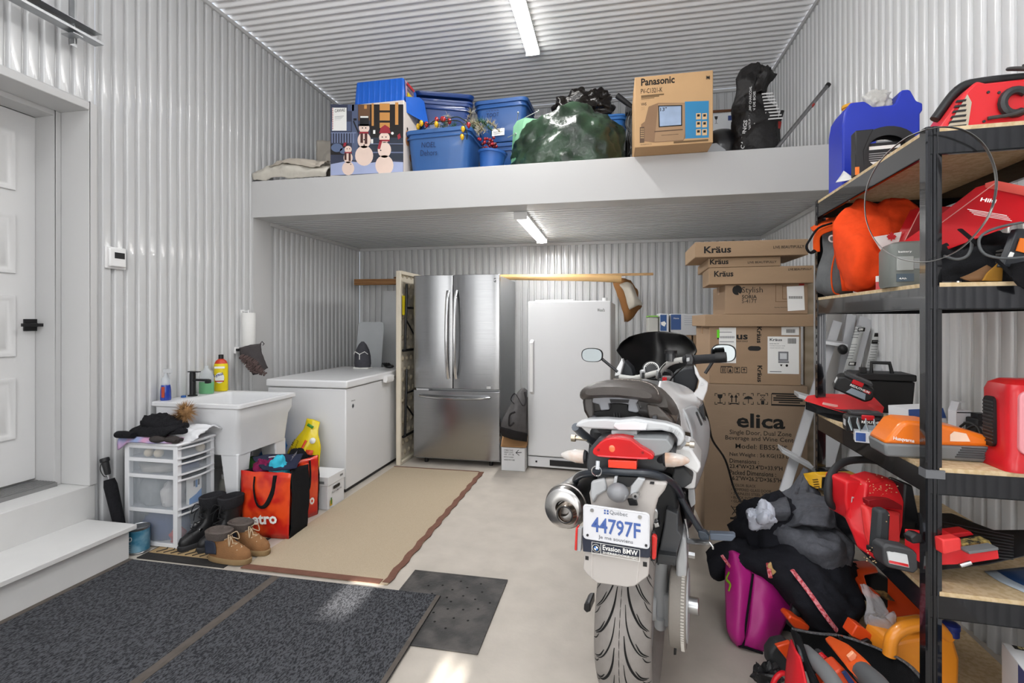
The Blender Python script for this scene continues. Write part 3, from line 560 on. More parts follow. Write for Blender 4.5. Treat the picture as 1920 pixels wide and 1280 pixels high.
tan_ = mat('#A58C66', .9, vs=80, var=.15, bump=.5); MB().bx(-.26, .27, -.17, .20, .005, .0065).build('insert', tan_, t)
mb = MB()
for i in range(11):
    x = -.22 + i*.048
    mb.tube([(x, -.16, .007), (x + .03, -.12, .0075), (x, -.08, .007), (x + .03, -.04, .0075), (x, 0, .007), (x+.03, .04, .0075), (x, .1, .007)], .004, 5)
o = mb.build('lattice', mat('#3A332B', .9), t); o['kind'] = 'stuff'
# ------------------------------------------------------------------ laundry sink
t = thing('laundry_sink', 'white plastic laundry sink on tapered legs against the left wall', 'sink', (-2.93, 2.66, 0)); SW, SD, SZ = .665, .57, .80
sk = plastic('#DADBDD', .4, bump=.08, bs=200)
def rr3(x0, x1, y0, y1, z, r, n=4): return [(x, y, z) for x, y in rrect(x0, x1, y0, y1, r, n)]
MB().loft([rr3(.05, SW-.05, .045, SD-.045, .47, .04), rr3(.035, SW-.035, .03, SD-.03, .66, .03), rr3(.02, SW-.02, .015, SD-.015, .70, .025), rr3(.018, SW-.018, .013, SD-.013, .765, .025), rr3(0, SW, 0, SD, .775, .02), rr3(0, SW, 0, SD, SZ-.004, .02), rr3(.006, SW-.006, .006, SD-.006, SZ, .02), rr3(.12, SW-.035, .035, SD-.035, SZ-.003, .03), rr3(.135, SW-.05, .05, SD-.05, SZ-.03, .03), rr3(.15, SW-.075, .08, SD-.08, .50, .04)], caps=True).build('basin', sk, t, ang=30)
for x, y, sx, sy in ((.055, .05, 1, 1), (SW-.055, .05, -1, 1), (.055, SD-.05, 1, -1), (SW-.055, SD-.05, -1, -1)):
    MB().hexa([(x, y, 0), (x+sx*.055, y, 0), (x+sx*.055, y+sy*.055, 0), (x, y+sy*.055, 0)], [(x, y, .48), (x+sx*.13, y, .48), (x+sx*.13, y+sy*.12, .48), (x, y+sy*.12, .48)]).build('leg', sk, t, bevel=.008)
MB().cyl((.35, .28, .30), (.35, .28, .49), .025).cyl((.35, .28, .30), (.1, .4, .26), .02).build('drain_pipe', plastic('#C9C9C9'), t)
def on_sink(px, py, z=SZ - .002): p = cZ(px, py, z); return p
t = thing('faucet', 'matte black single lever faucet on the laundry sink', 'faucet', (-2.87, 2.93, SZ)); 
MB().lathe([(.03, 0), (.03, .006), (.019, .01), (.019, .155)], 16).build('body', BLACK, t); MB().bx(-.01, .13, -.014, .014, .105, .12).bx(.11, .14, -.016, .016, .09, .117).build('spout', BLACK, t, bevel=.005); MB().bx(-.03, .055, -.014, .014, .165, .172).cyl((0, 0, .15), (0, 0, .168), .018).build('lever', BLACK, t, bevel=.002)
t = thing('spray_bottle', 'clear spray bottle with blue base and white trigger on the sink corner', 'bottle', (-2.893, 2.74, SZ)); clr = mat('#DDE4EA', .08, alpha=.35)
MB().lathe([(.03, 0), (.032, .01), (.03, .07), (.026, .10)], 18).build('blue_liquid', mat('#1C3A9A', .1, coat=.5), t); MB().lathe([(.026, .10), (.024, .14), (.011, .165), (.011, .18)], 18).build('upper_bottle', clr, t)
MB().bx(-.012, .045, -.01, .01, .18, .205).tube([(.02, 0, .185), (.035, 0, .17), (.03, 0, .15)], .004, 6).build('trigger', plastic('#C7C9CC'), t, bevel=.003)
MB().bx(.0, .022, -.032, -.03, .02, .09).build('label', mat('#B5482C', .5), t)
t = thing('cleaner_bottle', 'yellow cleaner bottle with red neck and dark cap on the sink', 'bottle', (-2.87, 3.185, SZ), radians(25)); yel = plastic('#E3CC12', .35)
def ov(rx, ry, z, n=24): return [(rx*cos(2*pi*k/n), ry*sin(2*pi*k/n), z) for k in range(n)]
MB().loft([ov(.043, .028, 0), ov(.048, .032, .01), ov(.048, .032, .19), ov(.044, .03, .205)]).build('body', yel, t); MB().loft([ov(.044, .03, .205), ov(.035, .026, .225), ov(.016, .016, .24)]).build('neck', plastic('#C2381C', .3), t); MB().lathe([(.017, .24), (.017, .27), (.014, .272)], 16).build('cap', BLACK, t)
txt([('Lysol', -.034, .10, .062, .028, .05, 'l', .25)], mat('#1B2F7A', .5), t, M=T(0, -.0325, 0)); decal(t, PAPER, polys=[disc(.0, .10, .032, rz=.04)], M=T(0, -.032, 0)); decal(t, mat('#B52020', .5), rects=[(-.03, .03, .072, .08)], M=T(0, -.0328, 0)); decal(t, PAPER, rects=[(-.035, .035, .17, .185)], M=T(0, -.032, 0))
t = thing('soap_bottle', 'clear bottle half full of green soap behind the faucet', 'bottle', (-2.87, 3.05, SZ), radians(20))
MB().loft([ov(.048, .025, 0), ov(.05, .027, .01), ov(.05, .027, .085)]).build('green_soap', mat('#74B884', .25, alpha=.85), t); MB().loft([ov(.05, .027, .085), ov(.05, .027, .12), ov(.038, .024, .16), ov(.014, .014, .18), ov(.014, .014, .20)]).build('upper_bottle', clr, t)
t = thing('bottle_cap', 'tiny blue bottle cap left of the faucet on the sink', 'cap', (-2.875, 2.86, SZ)); MB().lathe([(.016, 0), (.016, .01), (.012, .013)], 14).build('cap', mat('#2C5A9A', .4), t)
# duster and paper roll on the wall
p = cX(466, 620, XL + .06); t = thing('paper_towel_roll', 'white paper towel roll standing upright in a wall holder above the sink', 'roll', (p.x, p.y, p.z - .15))
MB().lathe([(.02, 0), (.05, 0), (.052, .004), (.052, .292), (.05, .296), (.02, .296)], 28).build('roll', mat('#E0E0DE', .9, bump=.3, bs=80), t); MB().bx(-.06, -.05, -.02, .02, -.02, .32).bx(-.06, 0, -.01, .01, -.02, -.012).bx(-.06, 0, -.01, .01, .306, .314).build('holder', WHITE, t); MB().tube([(0, 0, -.02), (0, 0, .32)], .006, 8).build('spindle', WHITE, t)
p = cX(447, 655, XL + .02); t = thing('wall_hook', 'small white hook with a black clip on wall beside the towel roll', 'hook', p); MB().bx(-.02, 0, -.025, .025, -.03, .02).tube([(0, 0, 0), (.03, 0, -.005), (.035, 0, .01)], .005, 6).build('hook_plate', WHITE, t); MB().bx(0, .02, -.03, .01, -.012, .008).build('clip', BLACK, t, bevel=.003)
p = cX(472, 652, XL + .10); t = thing('duster_mitt', 'dark grey microfibre duster mitt hanging on the wall above the sink', 'duster', p, radians(-50))
gm = cloth('#4B4748', bump=.9); mb = MB(); mb.patch([[(0, -.09, -.0), (.02, -.01, .02), (.0, .07, .03)], [(.02, -.07, -.08), (.05, 0, -.07), (.02, .075, -.05)], [(.02, -.02, -.15), (.05, .04, -.14), (.02, .10, -.12)], [(0, .01, -.22), (.03, .06, -.2), (0, .12, -.17)]], 5, 5, wrk(.006, 30, 1)); mb.build('mitt', gm, t, solid=.012)
mb = MB(); random.seed(2)
for i in range(240):
    u, v = random.random(), random.random(); y = -.08 + .09*u + .10*v; z = -.04 - .13*u - .035*v; a = random.uniform(-.6, .6)
    mb.tube([(.055, y, z), (.07, y - .012, z - .006), (.078 + .004*a, y - .022, z - .02)], .0042, 5)
o = mb.build('microfibre_fringe', mat('#5A4A48', .95, var=.2, vs=50), t); o['kind'] = 'stuff'
MB().tube([(0, .06, .03), (-.01, .075, .05), (-.015, .09, .03), (0, .08, .02)], .004, 6).build('loop', gm, t)
# ------------------------------------------------------------------ drawer cart
t = thing('drawer_cart', 'white four drawer plastic cart with frosted drawers beside the sink', 'drawers', (-2.83, 2.405, .0065)); CW, CD, CH = .37, .27, .59
wp = plastic('#DCDDE0', .4); fr = mat('#C3CAD2', .35, alpha=.32, var=.02)
ZR = [0, .205, .405, .50, .59]
fm = MB()
for x, y in ((0, 0), (CW-.03, 0), (0, CD-.03), (CW-.03, CD-.03)): fm.bx(x, x+.03, y, y+.03, 0, CH)
for z in ZR:
    z = min(max(z, .012), CH-.012); fm.bx(.028, CW-.028, .002, .02, z-.011, z+.011); fm.bx(.028, CW-.028, CD-.02, CD-.002, z-.011, z+.011); fm.bx(.002, .02, .028, CD-.028, z-.011, z+.011); fm.bx(.02, CW-.02, .02, CD-.02, z-.003, z+.001)
fm.build('frame', wp, t, bevel=.004); MB().bx(-.006, CW+.012, -.006, CD+.006, CH-.004, CH+.014).build('top_panel', wp, t, bevel=.008)
for i in range(4):
    z0, z1 = ZR[i] + .013, ZR[i+1] - .013; yy = [CD*.02 + (CD*.96)*k/8 for k in range(9)]
    mb = MB(); mb.loft([[(CW - .005 + .02*sin(pi*k/8), yy[k], z) for k in range(9)] + [(.02, yy[8], z), (.02, yy[0], z)] for z in (z0, z1)]); d = mb.build('drawer', fr, t)
    mb = MB()
    for z in (z0, z1 - .008): mb.loft([[(CW - .003 + .02*sin(pi*k/8), yy[k], z), (CW + .006 + .02*sin(pi*k/8), yy[k], z), (CW + .006 + .02*sin(pi*k/8), yy[k], z+.008), (CW - .003 + .02*sin(pi*k/8), yy[k], z+.008)] for k in range(9)])
    mb.build('drawer_lip', wp, d)
    if i == 0: MB().hexa([(CW+.018, .10, .10), (CW+.018, .18, .10), (CW+.020, .18, .10), (CW+.020, .10, .10)], [(CW+.018, .10, .112), (CW+.018, .18, .112), (CW+.020, .18, .112), (CW+.020, .10, .112)]).build('label_strip', PAPER, d)
# things seen through the frosted drawers
L0_ = t.location
def inside(name, label, cat, x, y, z, r, c, e=.8, amp=.015, seed=1, group=None):
    q = thing(name, label, cat, (L0_.x + x, L0_.y + y, z)); heap((0, 0, 0), r, amp, 14, seed, 28, 16, e=e).build('bulk', cloth(c), q); return q
inside('folded_cloth', 'blue cloth in the bottom frosted drawer', 'cloth', .16, .13, .014, (.13, .1, .15), '#3D4E7E', seed=3); inside('grey_cloth', 'grey fabric in the third frosted drawer', 'cloth', .11, .11, .222, (.08, .08, .14), '#8F9294', seed=4)
inside('white_pouch', 'white pouch in the third frosted drawer behind grey fabric', 'pouch', .24, .10, .222, (.045, .07, .12), '#C9C6C4', seed=5); inside('red_cloth', 'red bundle low at the front of bottom frosted drawer', 'cloth', .31, .06, .014, (.03, .05, .07), '#B02C2C', seed=6)
inside('grey_knitwear', 'pale grey knitwear in the second frosted drawer from top', 'knitwear', .15, .12, .421, (.13, .1, .055), '#A9A5A0', seed=7); inside('navy_pouch', 'navy pouch in the second drawer facing the sink', 'pouch', .31, .13, .421, (.025, .09, .05), '#42527A', seed=8)
for k, (x, y) in enumerate(((.13, .04), (.2, .04), (.335, .2))):
    q = thing('ball', 'pale ball in the top frosted drawer, ' + ('left one', 'middle one', 'one on the sink side')[k], 'ball', (L0_.x + x, L0_.y + y, .514)); MB().ell((0, 0, .026), (.026, .026, .026), 16, 10).build('ball_surface', mat('#D9CBB4', .6), q)
q = thing('cleaner_box', 'white box with blue picture inside the third drawer', 'box', (L0_.x + .352, L0_.y + .10, .222)); MB().bx(-.02, .0, 0, .09, 0, .155).build('body', PAPER, q); MF = face((0.0, 0, 0), (0, 1, 0)); decal(q, mat('#2A7CC4', .5), polys=[[(.0, .0), (.09, .0), (.09, .075), (.05, .05), (.0, .035)], [(.045, .09), (.06, .09), (.06, .135), (.045, .135)]], M=MF); decal(q, DARK, rects=[(.03, .044, .1, .135), (.062, .076, .1, .135)], M=MF, eps=.001)
# clothes on the cart
zt = CH + .0215; c0 = Vector((L0_.x, L0_.y, zt))
q = thing('pastel_towel', 'lilac, blue and pink folded towel under the black hat on cart', 'towel', c0 + Vector((.15, .1, 0))); mb = MB()
mb.patch([[(-.17, -.12, -.05), (-.08, -.125, 0), (.06, -.12, .0), (.18, -.10, 0)], [(-.175, -.105, .012), (-.06, -.09, .03), (.06, -.09, .022), (.19, -.07, .012)], [(-.16, .0, .03), (-.05, 0, .045), (.06, .02, .03), (.2, .04, .015)], [(-.15, .12, .01), (-.05, .12, .03), (.06, .12, .02), (.15, .12, .01)]], 7, 7, wrk(.007, 20, 5)); mb.build('fabric', mat('#8D9DC4', .95, vs=7, kind='patches', col2='#C295B4', bump=.5, bs=250), q, solid=.008)
q = thing('knit_hat', 'black knit hat with brown fur pompom on top of the cart', 'hat', c0 + Vector((.20, .10, .045))); kn = cloth('#1F1F22', bump=1, bs=120, bd=.008)
mb = MB(); mb.ell((-.02, 0, .045), (.145, .085, .052), 48, 24, .9, lambda p, v: p + Vector((0, 0, .014*nz(p, 18, 3) + .014*nz(p, 40, 2) - .02*v.x)) + Vector(v)*.003*sin(34*v.x + 3*v.y)); mb.build('crown', kn, q)
mb = MB(); mb.patch([[(-.19, -.08, -.022), (-.10, -.10, -.02), (0, -.1, -.016), (.09, -.095, -.01)], [(-.2, -.05, .01), (-.10, -.085, .018), (0, -.09, .022), (.12, -.085, .02)], [(-.18, .0, .025), (-.1, -.03, .05), (0, -.03, .06), (.15, -.03, .04)]], 6, 5, wrk(.006, 20, 9)); mb.build('brim', kn, q, solid=.014)
MB().hexa([(.08, -.10, -.0), (.17, -.06, .0), (.17, -.02, .0), (.08, -.06, 0)], [(.08, -.09, .045), (.17, -.05, .03), (.17, -.02, .03), (.08, -.05, .055)]).build('ear_flap', kn, q, bevel=.01)
decal(q, PAPER, polys=[disc(-.02, .045, .009)], M=T(0, -.092, 0, radians(-25))); txt([('kyd', .105, .02, .022, .018, .04)], PAPER, q, M=T(0, -.099, 0, 0, 0, .3))
mb = MB(); random.seed(5)
for i in range(420):
    d = Vector((random.gauss(0, 1), random.gauss(0, 1), random.gauss(0, 1))).normalized(); r = random.uniform(.065, .09); p = Vector((.085, .04, .115)); s_ = d.orthogonal()*.0022
    mb.add([p - s_, p + s_, p + d*r + Vector((0, 0, -.008))], [(0, 1, 2)])
mb.ell((.085, .04, .115), (.036, .036, .034), 14, 10); o = mb.build('fur_pompom', mat('#A07A50', .9, vs=40, var=.35), q); o['kind'] = 'stuff'
q = thing('black_sleeve', 'black rolled fabric at left end of the cart top', 'garment', c0 + Vector((.06, .03, .03))); MB().tube([(-.08, -.05, .012), (-.03, -.06, .016), (.04, -.06, .014)], [.026, .027, .022], 14, flat=.8).build('fabric', kn, q)
q = thing('grey_gloves', 'pair of dark grey knit gloves at cart front edge', 'gloves', c0 + Vector((.27, -.0, .0))); gl = cloth('#3E3A39'); mb = MB(); mb.ell((-.03, -.0, .022), (.055, .035, .022), 20, 10); mb.ell((.05, .015, .02), (.05, .032, .02), 20, 10)
for i in range(3): mb.tube([(.06, .03 - i*.02, .02), (.1, .035 - i*.022, .016)], .011, 8)
mb.build('knit', gl, q)
q = thing('white_sport_bag', 'crumpled white sports garment with red swoosh on cart', 'garment', c0 + Vector((.31, .16, 0))); mb = MB(); mb.patch([[(-.08, -.08, .0), (0, -.1, .0), (.09, -.06, .0)], [(-.09, -.03, .035), (0, -.05, .045), (.1, 0, .03)], [(-.1, .05, .05), (0, .04, .055), (.1, .07, .04)], [(-.08, .12, .01), (0, .12, .02), (.1, .14, .01)]], 8, 8, wrk(.022, 22, 4)); mb.build('fabric', mat('#D9DADD', .6, vs=14, bump=.4), q, solid=.006)
decal(q, mat('#D03848', .6), polys=[[(-.03, .045), (-.015, .033), (.035, .05), (-.012, .042), (-.02, .05)], [(-.09, .03), (-.07, .025), (-.065, .04), (-.08, .045)]], M=T(0, -.062, .0, radians(-20)))
MB().patch([[(-.16, -.16, .003), (.0, -.165, .003)], [(-.16, -.14, .006), (.02, -.14, .006)], [(-.1, -.1, .004), (.03, -.1, .004)]], 3, 3).build('red_hem', cloth('#C23B4A'), q, solid=.004)
# umbrella, paint can
q = thing('umbrella', 'folded black umbrella leaning between the step and drawer cart', 'umbrella', (-2.75, 2.34, 0)); A, B = Vector((0, 0, .012)), Vector((-.145, 0, .52)); dv = B - A
ub = cloth('#1B1B1E', bump=1, bs=40, bd=.01)
MB().tube([A + dv*k for k in (0, .1, .3, .5, .7, .77)], [.016, .026, .029, .031, .033, .026], 12).build('canopy', ub, q); MB().tube([A + dv*k for k in (.76, .83)], .006, 8).build('shaft', CHROME, q); MB().tube([A + dv*k for k in (.82, .84, .96, .97, 1.0, 1.01)], [.012, .016, .019, .024, .024, .02], 14).build('handle', BLACK, q)
MB().tube(crs([A + dv*.97 + Vector((-.02, 0, 0)), A + dv*.9 + Vector((-.045, 0, -.01)), A + dv*.82 + Vector((-.03, 0, -.01)), A + dv*.80], 4), .0025, 6).build('wrist_cord', BLACK, q)
q = thing('paint_can', 'quart paint can with blue SICO label beside the step', 'paint can', (-2.662, 2.347, 0)); 
MB().lathe([(.052, 0), (.055, .003), (.055, .008), (.053, .01), (.053, .137), (.055, .14), (.055, .146), (.05, .148), (.047, .144), (.04, .143)], 32).build('tin', STEEL, q); MB().lathe([(.0536, .014), (.0536, .133)], 32, caps=False).build('label', mat('#2F6D88', .35, vs=12, kind='patches', col2='#6E93A6'), q)
MB().lathe([(.0, .1435), (.041, .1435), (.042, .147), (.038, .146), (.0, .145)], 28, caps=False).build('lid', STEEL, q)
def wraptext(t, s, r, z, h, a0, a1, m, bold=.04, shear=0):
    o = txt([(s, 0, z, 1.0, h, bold, 'l', 0, shear)], m, t)
    for v in o.data.vertices: a = a0 + (a1 - a0)*v.co.x; v.co.x, v.co.y = r*cos(a), r*sin(a)
    return o
wraptext(q, 'SICO', .0546, .075, .03, radians(-150), radians(-75), PAPER, .05, .2)
for k in range(4): wraptext(q, 'EXPERT PAINT LATEX', .0546, .055 - .011*k, .005, radians(-140), radians(-85), PAPER, 0)
# ------------------------------------------------------------------ boots
def boot(label, loc, rz, kind):
    t = thing('boot', label, 'boot', loc, rz, kind + ' boots on the floor'); blk = kind == 'black'
    um = mat('#1C1C1E', .45, vs=20, var=.2, bump=.4, bs=60) if blk else mat('#8A623E', .9, vs=25, var=.14, bump=.6, bs=200); sm = mat('#2A2A2C' if blk else '#8C7350', .8, bump=.3)
    H_ = .265 if blk else .15
    def fp(x0, x1, w, z, n=24):
        o = []
        for k in range(n):
            a = 2*pi*k/n; c = cos(a); x = (x0+x1)/2 + (x1-x0)/2*math.copysign(abs(c)**.8, c); f = (x-x0)/(x1-x0); o.append((x, w*math.copysign(abs(sin(a))**.8, sin(a))*(.82 + .3*f*(1.6-f)*.8 if z < .1 else 1), z))
        return o
    MB().loft([fp(-.004, .262, .043, 0), fp(-.006, .266, .046, .008), fp(-.006, .266, .046, .026), fp(0, .262, .043, .03)]).build('sole', sm, t)
    R = [fp(0, .26, .043, .029), fp(.0, .262, .044, .045), fp(.0, .252, .042, .065), fp(.002, .215, .038, .083), fp(.005, .17, .036, .10), fp(.008, .135, .036, .12), fp(.006, .125, .04, .15)]
    if blk: R += [fp(.0, .122, .043, .19), fp(-.003, .125, .046, .23)]
    MB().loft(R + [fp(.012, .115, .034, R[-1][0][2] - .004), fp(.015, .11, .03, .09)]).build('upper', um, t)
    zt = R[-1][0][2]; cm = cloth('#2D2D30' if blk else '#5E5652', bump=1, bs=150)
    MB().loft([fp(-.004, .126, .046, zt - .03), fp(-.01, .134, .052, zt - .01), fp(-.012, .138, .054, zt + (.03 if blk else .012)), fp(-.005, .13, .048, zt + (.036 if blk else .018)), fp(.012, .115, .036, zt)]).build('collar', cm, t)
    if not blk:
        for s_ in (-1, 1): MB().patch([[(.012, s_*.0435, .045), (.05, s_*.0465, .05), (.085, s_*.0455, .05)], [(.008, s_*.0415, .08), (.05, s_*.042, .085), (.08, s_*.040, .08)], [(.008, s_*.041, .115), (.04, s_*.041, .12), (.07, s_*.038, .11)]], 4, 4).build('navy_panel', plastic('#252B3A', .6), t, solid=.002)
    lm = mat('#141416', .8) if blk else mat('#B9A58A', .8); mb = MB(); n = 7 if blk else 5; pts = []
    for i in range(n):
        f = i/(n-1); z = .075 + (zt - .085)*f; x = (.205 - .09*min(1, f*1.6)) if f < .62 else .125; s_ = 1 if i % 2 else -1
        pts += [(x, s_*.024, z + .0), (x + .006, 0, z + .01)]
        mb.tube([(x - .004, -.028, z + .002), (x + .008, 0, z + .006), (x - .004, .028, z + .002)], .003, 5)
    mb.tube(pts, .0028, 5); x, z = .13, zt - .01
    mb.tube(crs([(x, 0, z), (x+.02, .03, z+.01), (x+.03, .035, z-.03), (x+.01, .005, z-.01)], 5), .0028, 5); mb.tube(crs([(x, 0, z), (x+.02, -.03, z+.01), (x+.035, -.04, z-.04), (x+.01, -.005, z-.01)], 5), .0028, 5); mb.tube(crs([(x, 0, z), (x+.03, -.01, z-.03), (x+.035, -.02, z-.08)], 5), .0026, 5); mb.build('laces', lm, t)
    if blk: MB().bx(.14, .17, -.036, -.031, .075, .10).bx(.145, .165, .030, .034, .075, .10).build('buckle', CHROME, t, bevel=.002)
    return t
boot('black lace-up winter boot nearest the drawer cart', (-2.355, 2.625, .0075), radians(-103), 'black'); boot('black lace-up winter boot touching the brown boots', (-2.235, 2.635, .0075), radians(-103), 'black')
boot('brown suede ankle boot with navy panel, nearest the mats', (-2.185, 2.345, .0075), radians(-2), 'brown'); boot('brown suede ankle boot behind its pair, toe toward the rug', (-2.155, 2.475, .006), radians(-6), 'brown')
# ------------------------------------------------------------------ shopping bags
tom = mat('#E04A1E', .32, vs=9, kind='patches', col2='#BE1E14', coat=.3, detail=2, bump=.25, bs=18); blkf = cloth('#1A1A1C')
def shop_bag(label, loc, rz, w, d, h, wd):
    t = thing('shopping_bag', label, 'shopping bag', loc, rz, 'red metro grocery bags by the sink')
    def ring_(z, f, o=0): return [(-w/2*f+o, -d/2*f+o, z), (w/2*f-o, -d/2*f+o, z), (w/2*f-o, d/2*f-o, z), (-w/2*f+o, d/2*f-o, z)]
    G = [[Vector((-w/2*(.94+.06*k/4) + w*(.94+.06*k/4)*j/6, -d/2 - .02*sin(pi*k/4)*sin(pi*j/6), h*k/4)) for j in range(7)] for k in range(5)]
    MB().patch(G, 3, 3, wrk(.006, 14, 2, True)).build('front_panel', tom, t, solid=.003); MB().patch([[Vector((p.x, -p.y, p.z)) for p in r] for r in G], 3, 3, wrk(.006, 14, 7)).build('back_panel', tom, t, solid=.003)
    for s_ in (-1, 1):
        MB().patch([[Vector((s_*w/2*(.94+.06*k/4) - s_*.03*sin(pi*j/4)*(k/4)**1.5 + s_*.012*sin(pi*k/4), -d/2 + d*j/4, h*k/4)) for j in range(5)] for k in range(5)], 3, 3, wrk(.005, 20, 3)).build('gusset', blkf, t, solid=.003)
    MB().bx(-w/2*.94, w/2*.94, -d/2, d/2, 0, .004).build('base', blkf, t)
    for y in (-d/2 - .006, d/2 + .004): MB().tube(crs([(-w*.22, y, h*.93), (-w*.21, y-.012, h*.75), (-w*.12, y-.03, h*.56), (0, y-.036, h*.5), (w*.1, y-.03, h*.56), (w*.18, y-.012, h*.75), (w*.2, y, h*.96)], 4), .013, 8, flat=.35).build('handle', blkf, t)
    txt([('metro', -w/2+.02, h*.19, w*.72, h*.15, .06, 'l', .10)], PAPER, t, M=T(0, -d/2-.024, 0)); return t
shop_bag('red metro bag in front with clothes inside', (-2.075, 2.745, 0), radians(3), .33, .19, .40, 0)
shop_bag('second red metro bag tucked behind the first', (-2.085, 2.965, 0), radians(70), .23, .15, .40, 0)
def lump(name, label, cat, c, r, col, seed=1, amp=.02, f=12, **k):
    q = thing(name, label, cat, c); heap((0, 0, 0), r, amp, f, seed, 40, 24).build('fabric', cloth(col, **k), q); return q
lump('magenta_garment', 'magenta knit garment inside the front red bag', 'garment', (-2.14, 2.73, .26), (.085, .06, .16), '#7A1F4A', 2, .03, 20); lump('cyan_garment', 'bright cyan garment on top inside the front red bag', 'garment', (-2.03, 2.72, .28), (.06, .055, .17), '#3FB7D2', 5); lump('black_garment', 'black garment inside the second red bag', 'garment', (-2.08, 2.97, .24), (.05, .08, .19), '#17171A', 8)
q = thing('navy_tote', 'flat navy tote with white lettering lying over the red bags', 'bag', cD(512, 865, 3.15)); 
mb = MB(); mb.patch(pp([[(474, 858, 3.25), (510, 853, 3.3), (569, 851, 3.3)], [(480, 868, 3.12), (512, 866, 3.12), (562, 864, 3.15)], [(493, 880, 3.0), (520, 882, 3.0), (556, 878, 3.05)]], 0), 6, 5, wrk(.004, 16, 4)); mb.build('fabric', cloth('#2A2D42'), q, world=True, solid=.008)
a, b = cD(557, 855, 3.2), cD(541, 874, 3.0); txt([('MAREC', 0, 0, .13, .03, .03)], mat('#C9CCD4', .7), q, M=T(*(-q.location)) @ face(a + Vector((0, -.01, .012)), b + Vector((0, -.01, .012)), (.3, .2, 1)))
MB().tube([cD(504, 859.5, 3.2) + Vector((0,0,.009)), cD(517, 858, 3.2) + Vector((0,0,.009))], .004, 4).build('print', mat('#C9CCD4', .7), q, world=True)
# things around the sink foot
q = thing('seed_bag', 'yellow bird seed bag with green leaf print leaning on the freezer', 'bag', (-2.29, 3.36, 0)); sy = mat('#E0C80E', .3, vs=4, bump=.35, bs=14, coat=.3)
mb = MB(); mb.patch([[(-.14, -.04, .0), (0, -.07, 0), (.125, -.04, 0)], [(-.14, -.05, .15), (0, -.085, .15), (.14, -.045, .16)], [(-.12, -.03, .32), (.02, -.07, .33), (.15, -.02, .36)], [(-.02, .0, .48), (.06, -.02, .49), (.12, .0, .48)], [(.01, .03, .575), (.05, .02, .57), (.11, .03, .545)]], 8, 6, wrk(.007, 14, 6)); mb.build('sack', sy, q, solid=.012)
def skin(px, py, D=3.66): return cD(px, py, D)
# print on the sack: follows its front, a few millimetres proud
def sackprint(q, m, polys, D0=3.6, name='print'):
    mb = MB(); 
    for P in polys: mb.add([Vector((x, -.100 + max(0, z - .3)*.22 + abs(x - .01)*.22, z)) for x, z in P], [tuple(range(len(P)))])
    return mb.build(name, m, q, solid=.001)
def rq(x, z, w, h, a): return [(x + (u*w)*cos(a) - (v*h)*sin(a), z + u*w*sin(a) + v*h*cos(a)) for u, v in ((-.5,-.5),(.5,-.5),(.5,.5),(-.5,.5))]
sackprint(q, mat('#C8401C', .5), [rq(.085, .34, .055, .05, -.1), rq(.02, .36, .16, .018, 1.15)]); sackprint(q, mat('#3F8C3A', .5), [disc(.05, .24, .03), disc(.075, .22, .022), rq(.07, .535, .05, .02, -.5)]); sackprint(q, PAPER, [disc(-.1, .29, .03), disc(.1, .43, .022)])
txt([('Soring Mix', 0, 0, .17, .024, .01), ('Tournesol', .02, -.03, .15, .02, .01)], mat('#6A5A10', .6), q, M=T(-.075, -.096, .29, radians(-12), radians(-66), 0))
lump('blue_bag', 'shiny blue and red bag wedged between sink and freezer', 'bag', (-2.55, 3.34, .0), (.10, .08, .46), '#1F6DB8', 4, .03, 9, rough=.3); lump('green_cloth', 'dark green cloth bundle beneath the sink', 'cloth', (-2.47, 2.97, 0), (.11, .10, .32), '#3F6A3A', 6, .03); lump('red_bundle', 'red bundle beneath the sink above green cloth', 'bundle', (-2.44, 3.16, 0), (.10, .05, .31), '#B0202A', 9, .03); lump('blue_bundle', 'dark blue bundle beneath the sink at right', 'bundle', (-2.27, 3.10, 0), (.05, .05, .30), '#1F2F78', 12, .03)
q = thing('lotion_bottle', 'translucent jug of yellowish liquid between cart and sink leg', 'bottle', (-2.545, 2.86, 0)); MB().lathe([(.04, 0), (.042, .01), (.042, .17)], 20).build('yellow_liquid', mat('#A9A070', .25, alpha=.85), q); MB().lathe([(.042, .17), (.042, .22), (.03, .26), (.02, .27)], 20).build('upper_bottle', mat('#C9C9C0', .3, alpha=.55), q); MB().lathe([(.022, .27), (.022, .295)], 16).build('cap', WHITE, q)
q = thing('orange_bottle', 'small orange bottle beside the translucent jug', 'bottle', (-2.50, 2.75, 0)); MB().lathe([(.018, 0), (.018, .12), (.01, .13), (.01, .145)], 14).build('bottle_body', mat('#D97A1C', .4), q)
q = carton('file_box', 'white cardboard file box with hand hole by the chest freezer', (.27, .215, .225), (-2.22, 3.125, 0), 0, mat('#D6D7DA', .7, var=.02), tape=False); MB().bx(-.004, .274, -.004, .219, .165, .228).build('lid', mat('#DADBDD', .7, var=.02), q, bevel=.002)
MF = face((.274, 0, 0), (.274, 1, 0)); decal(q, BLACK, polys=[rrect(.06, .15, .125, .148, .011)], M=MF, name='hand_hole'); txt([('FILE-A-MATIC', .045, .10, .13, .012, .02)], DARK, q, M=MF); decal(q, mat('#C9A21C', .6), rects=[(.02, .05, .02, .06)], M=MF); decal(q, mat('#3C7A34', .6), rects=[(.03, .045, .03, .075)], M=MF, eps=.001); decal(q, GREY, rects=[(.15, .19, .19, .205)], M=MF); decal(q, GREY, rects=[(.20, .245, .18, .198)], M=T(0, -.004, 0))
q = thing('maroon_stick', 'maroon plastic stick on the concrete by the white file box', 'stick', cZ(597, 950, .0)); MB().cyl((-.04, -.02, .009), (.06, .02, .009), .008).build('stick', plastic('#7A1F35'), q)
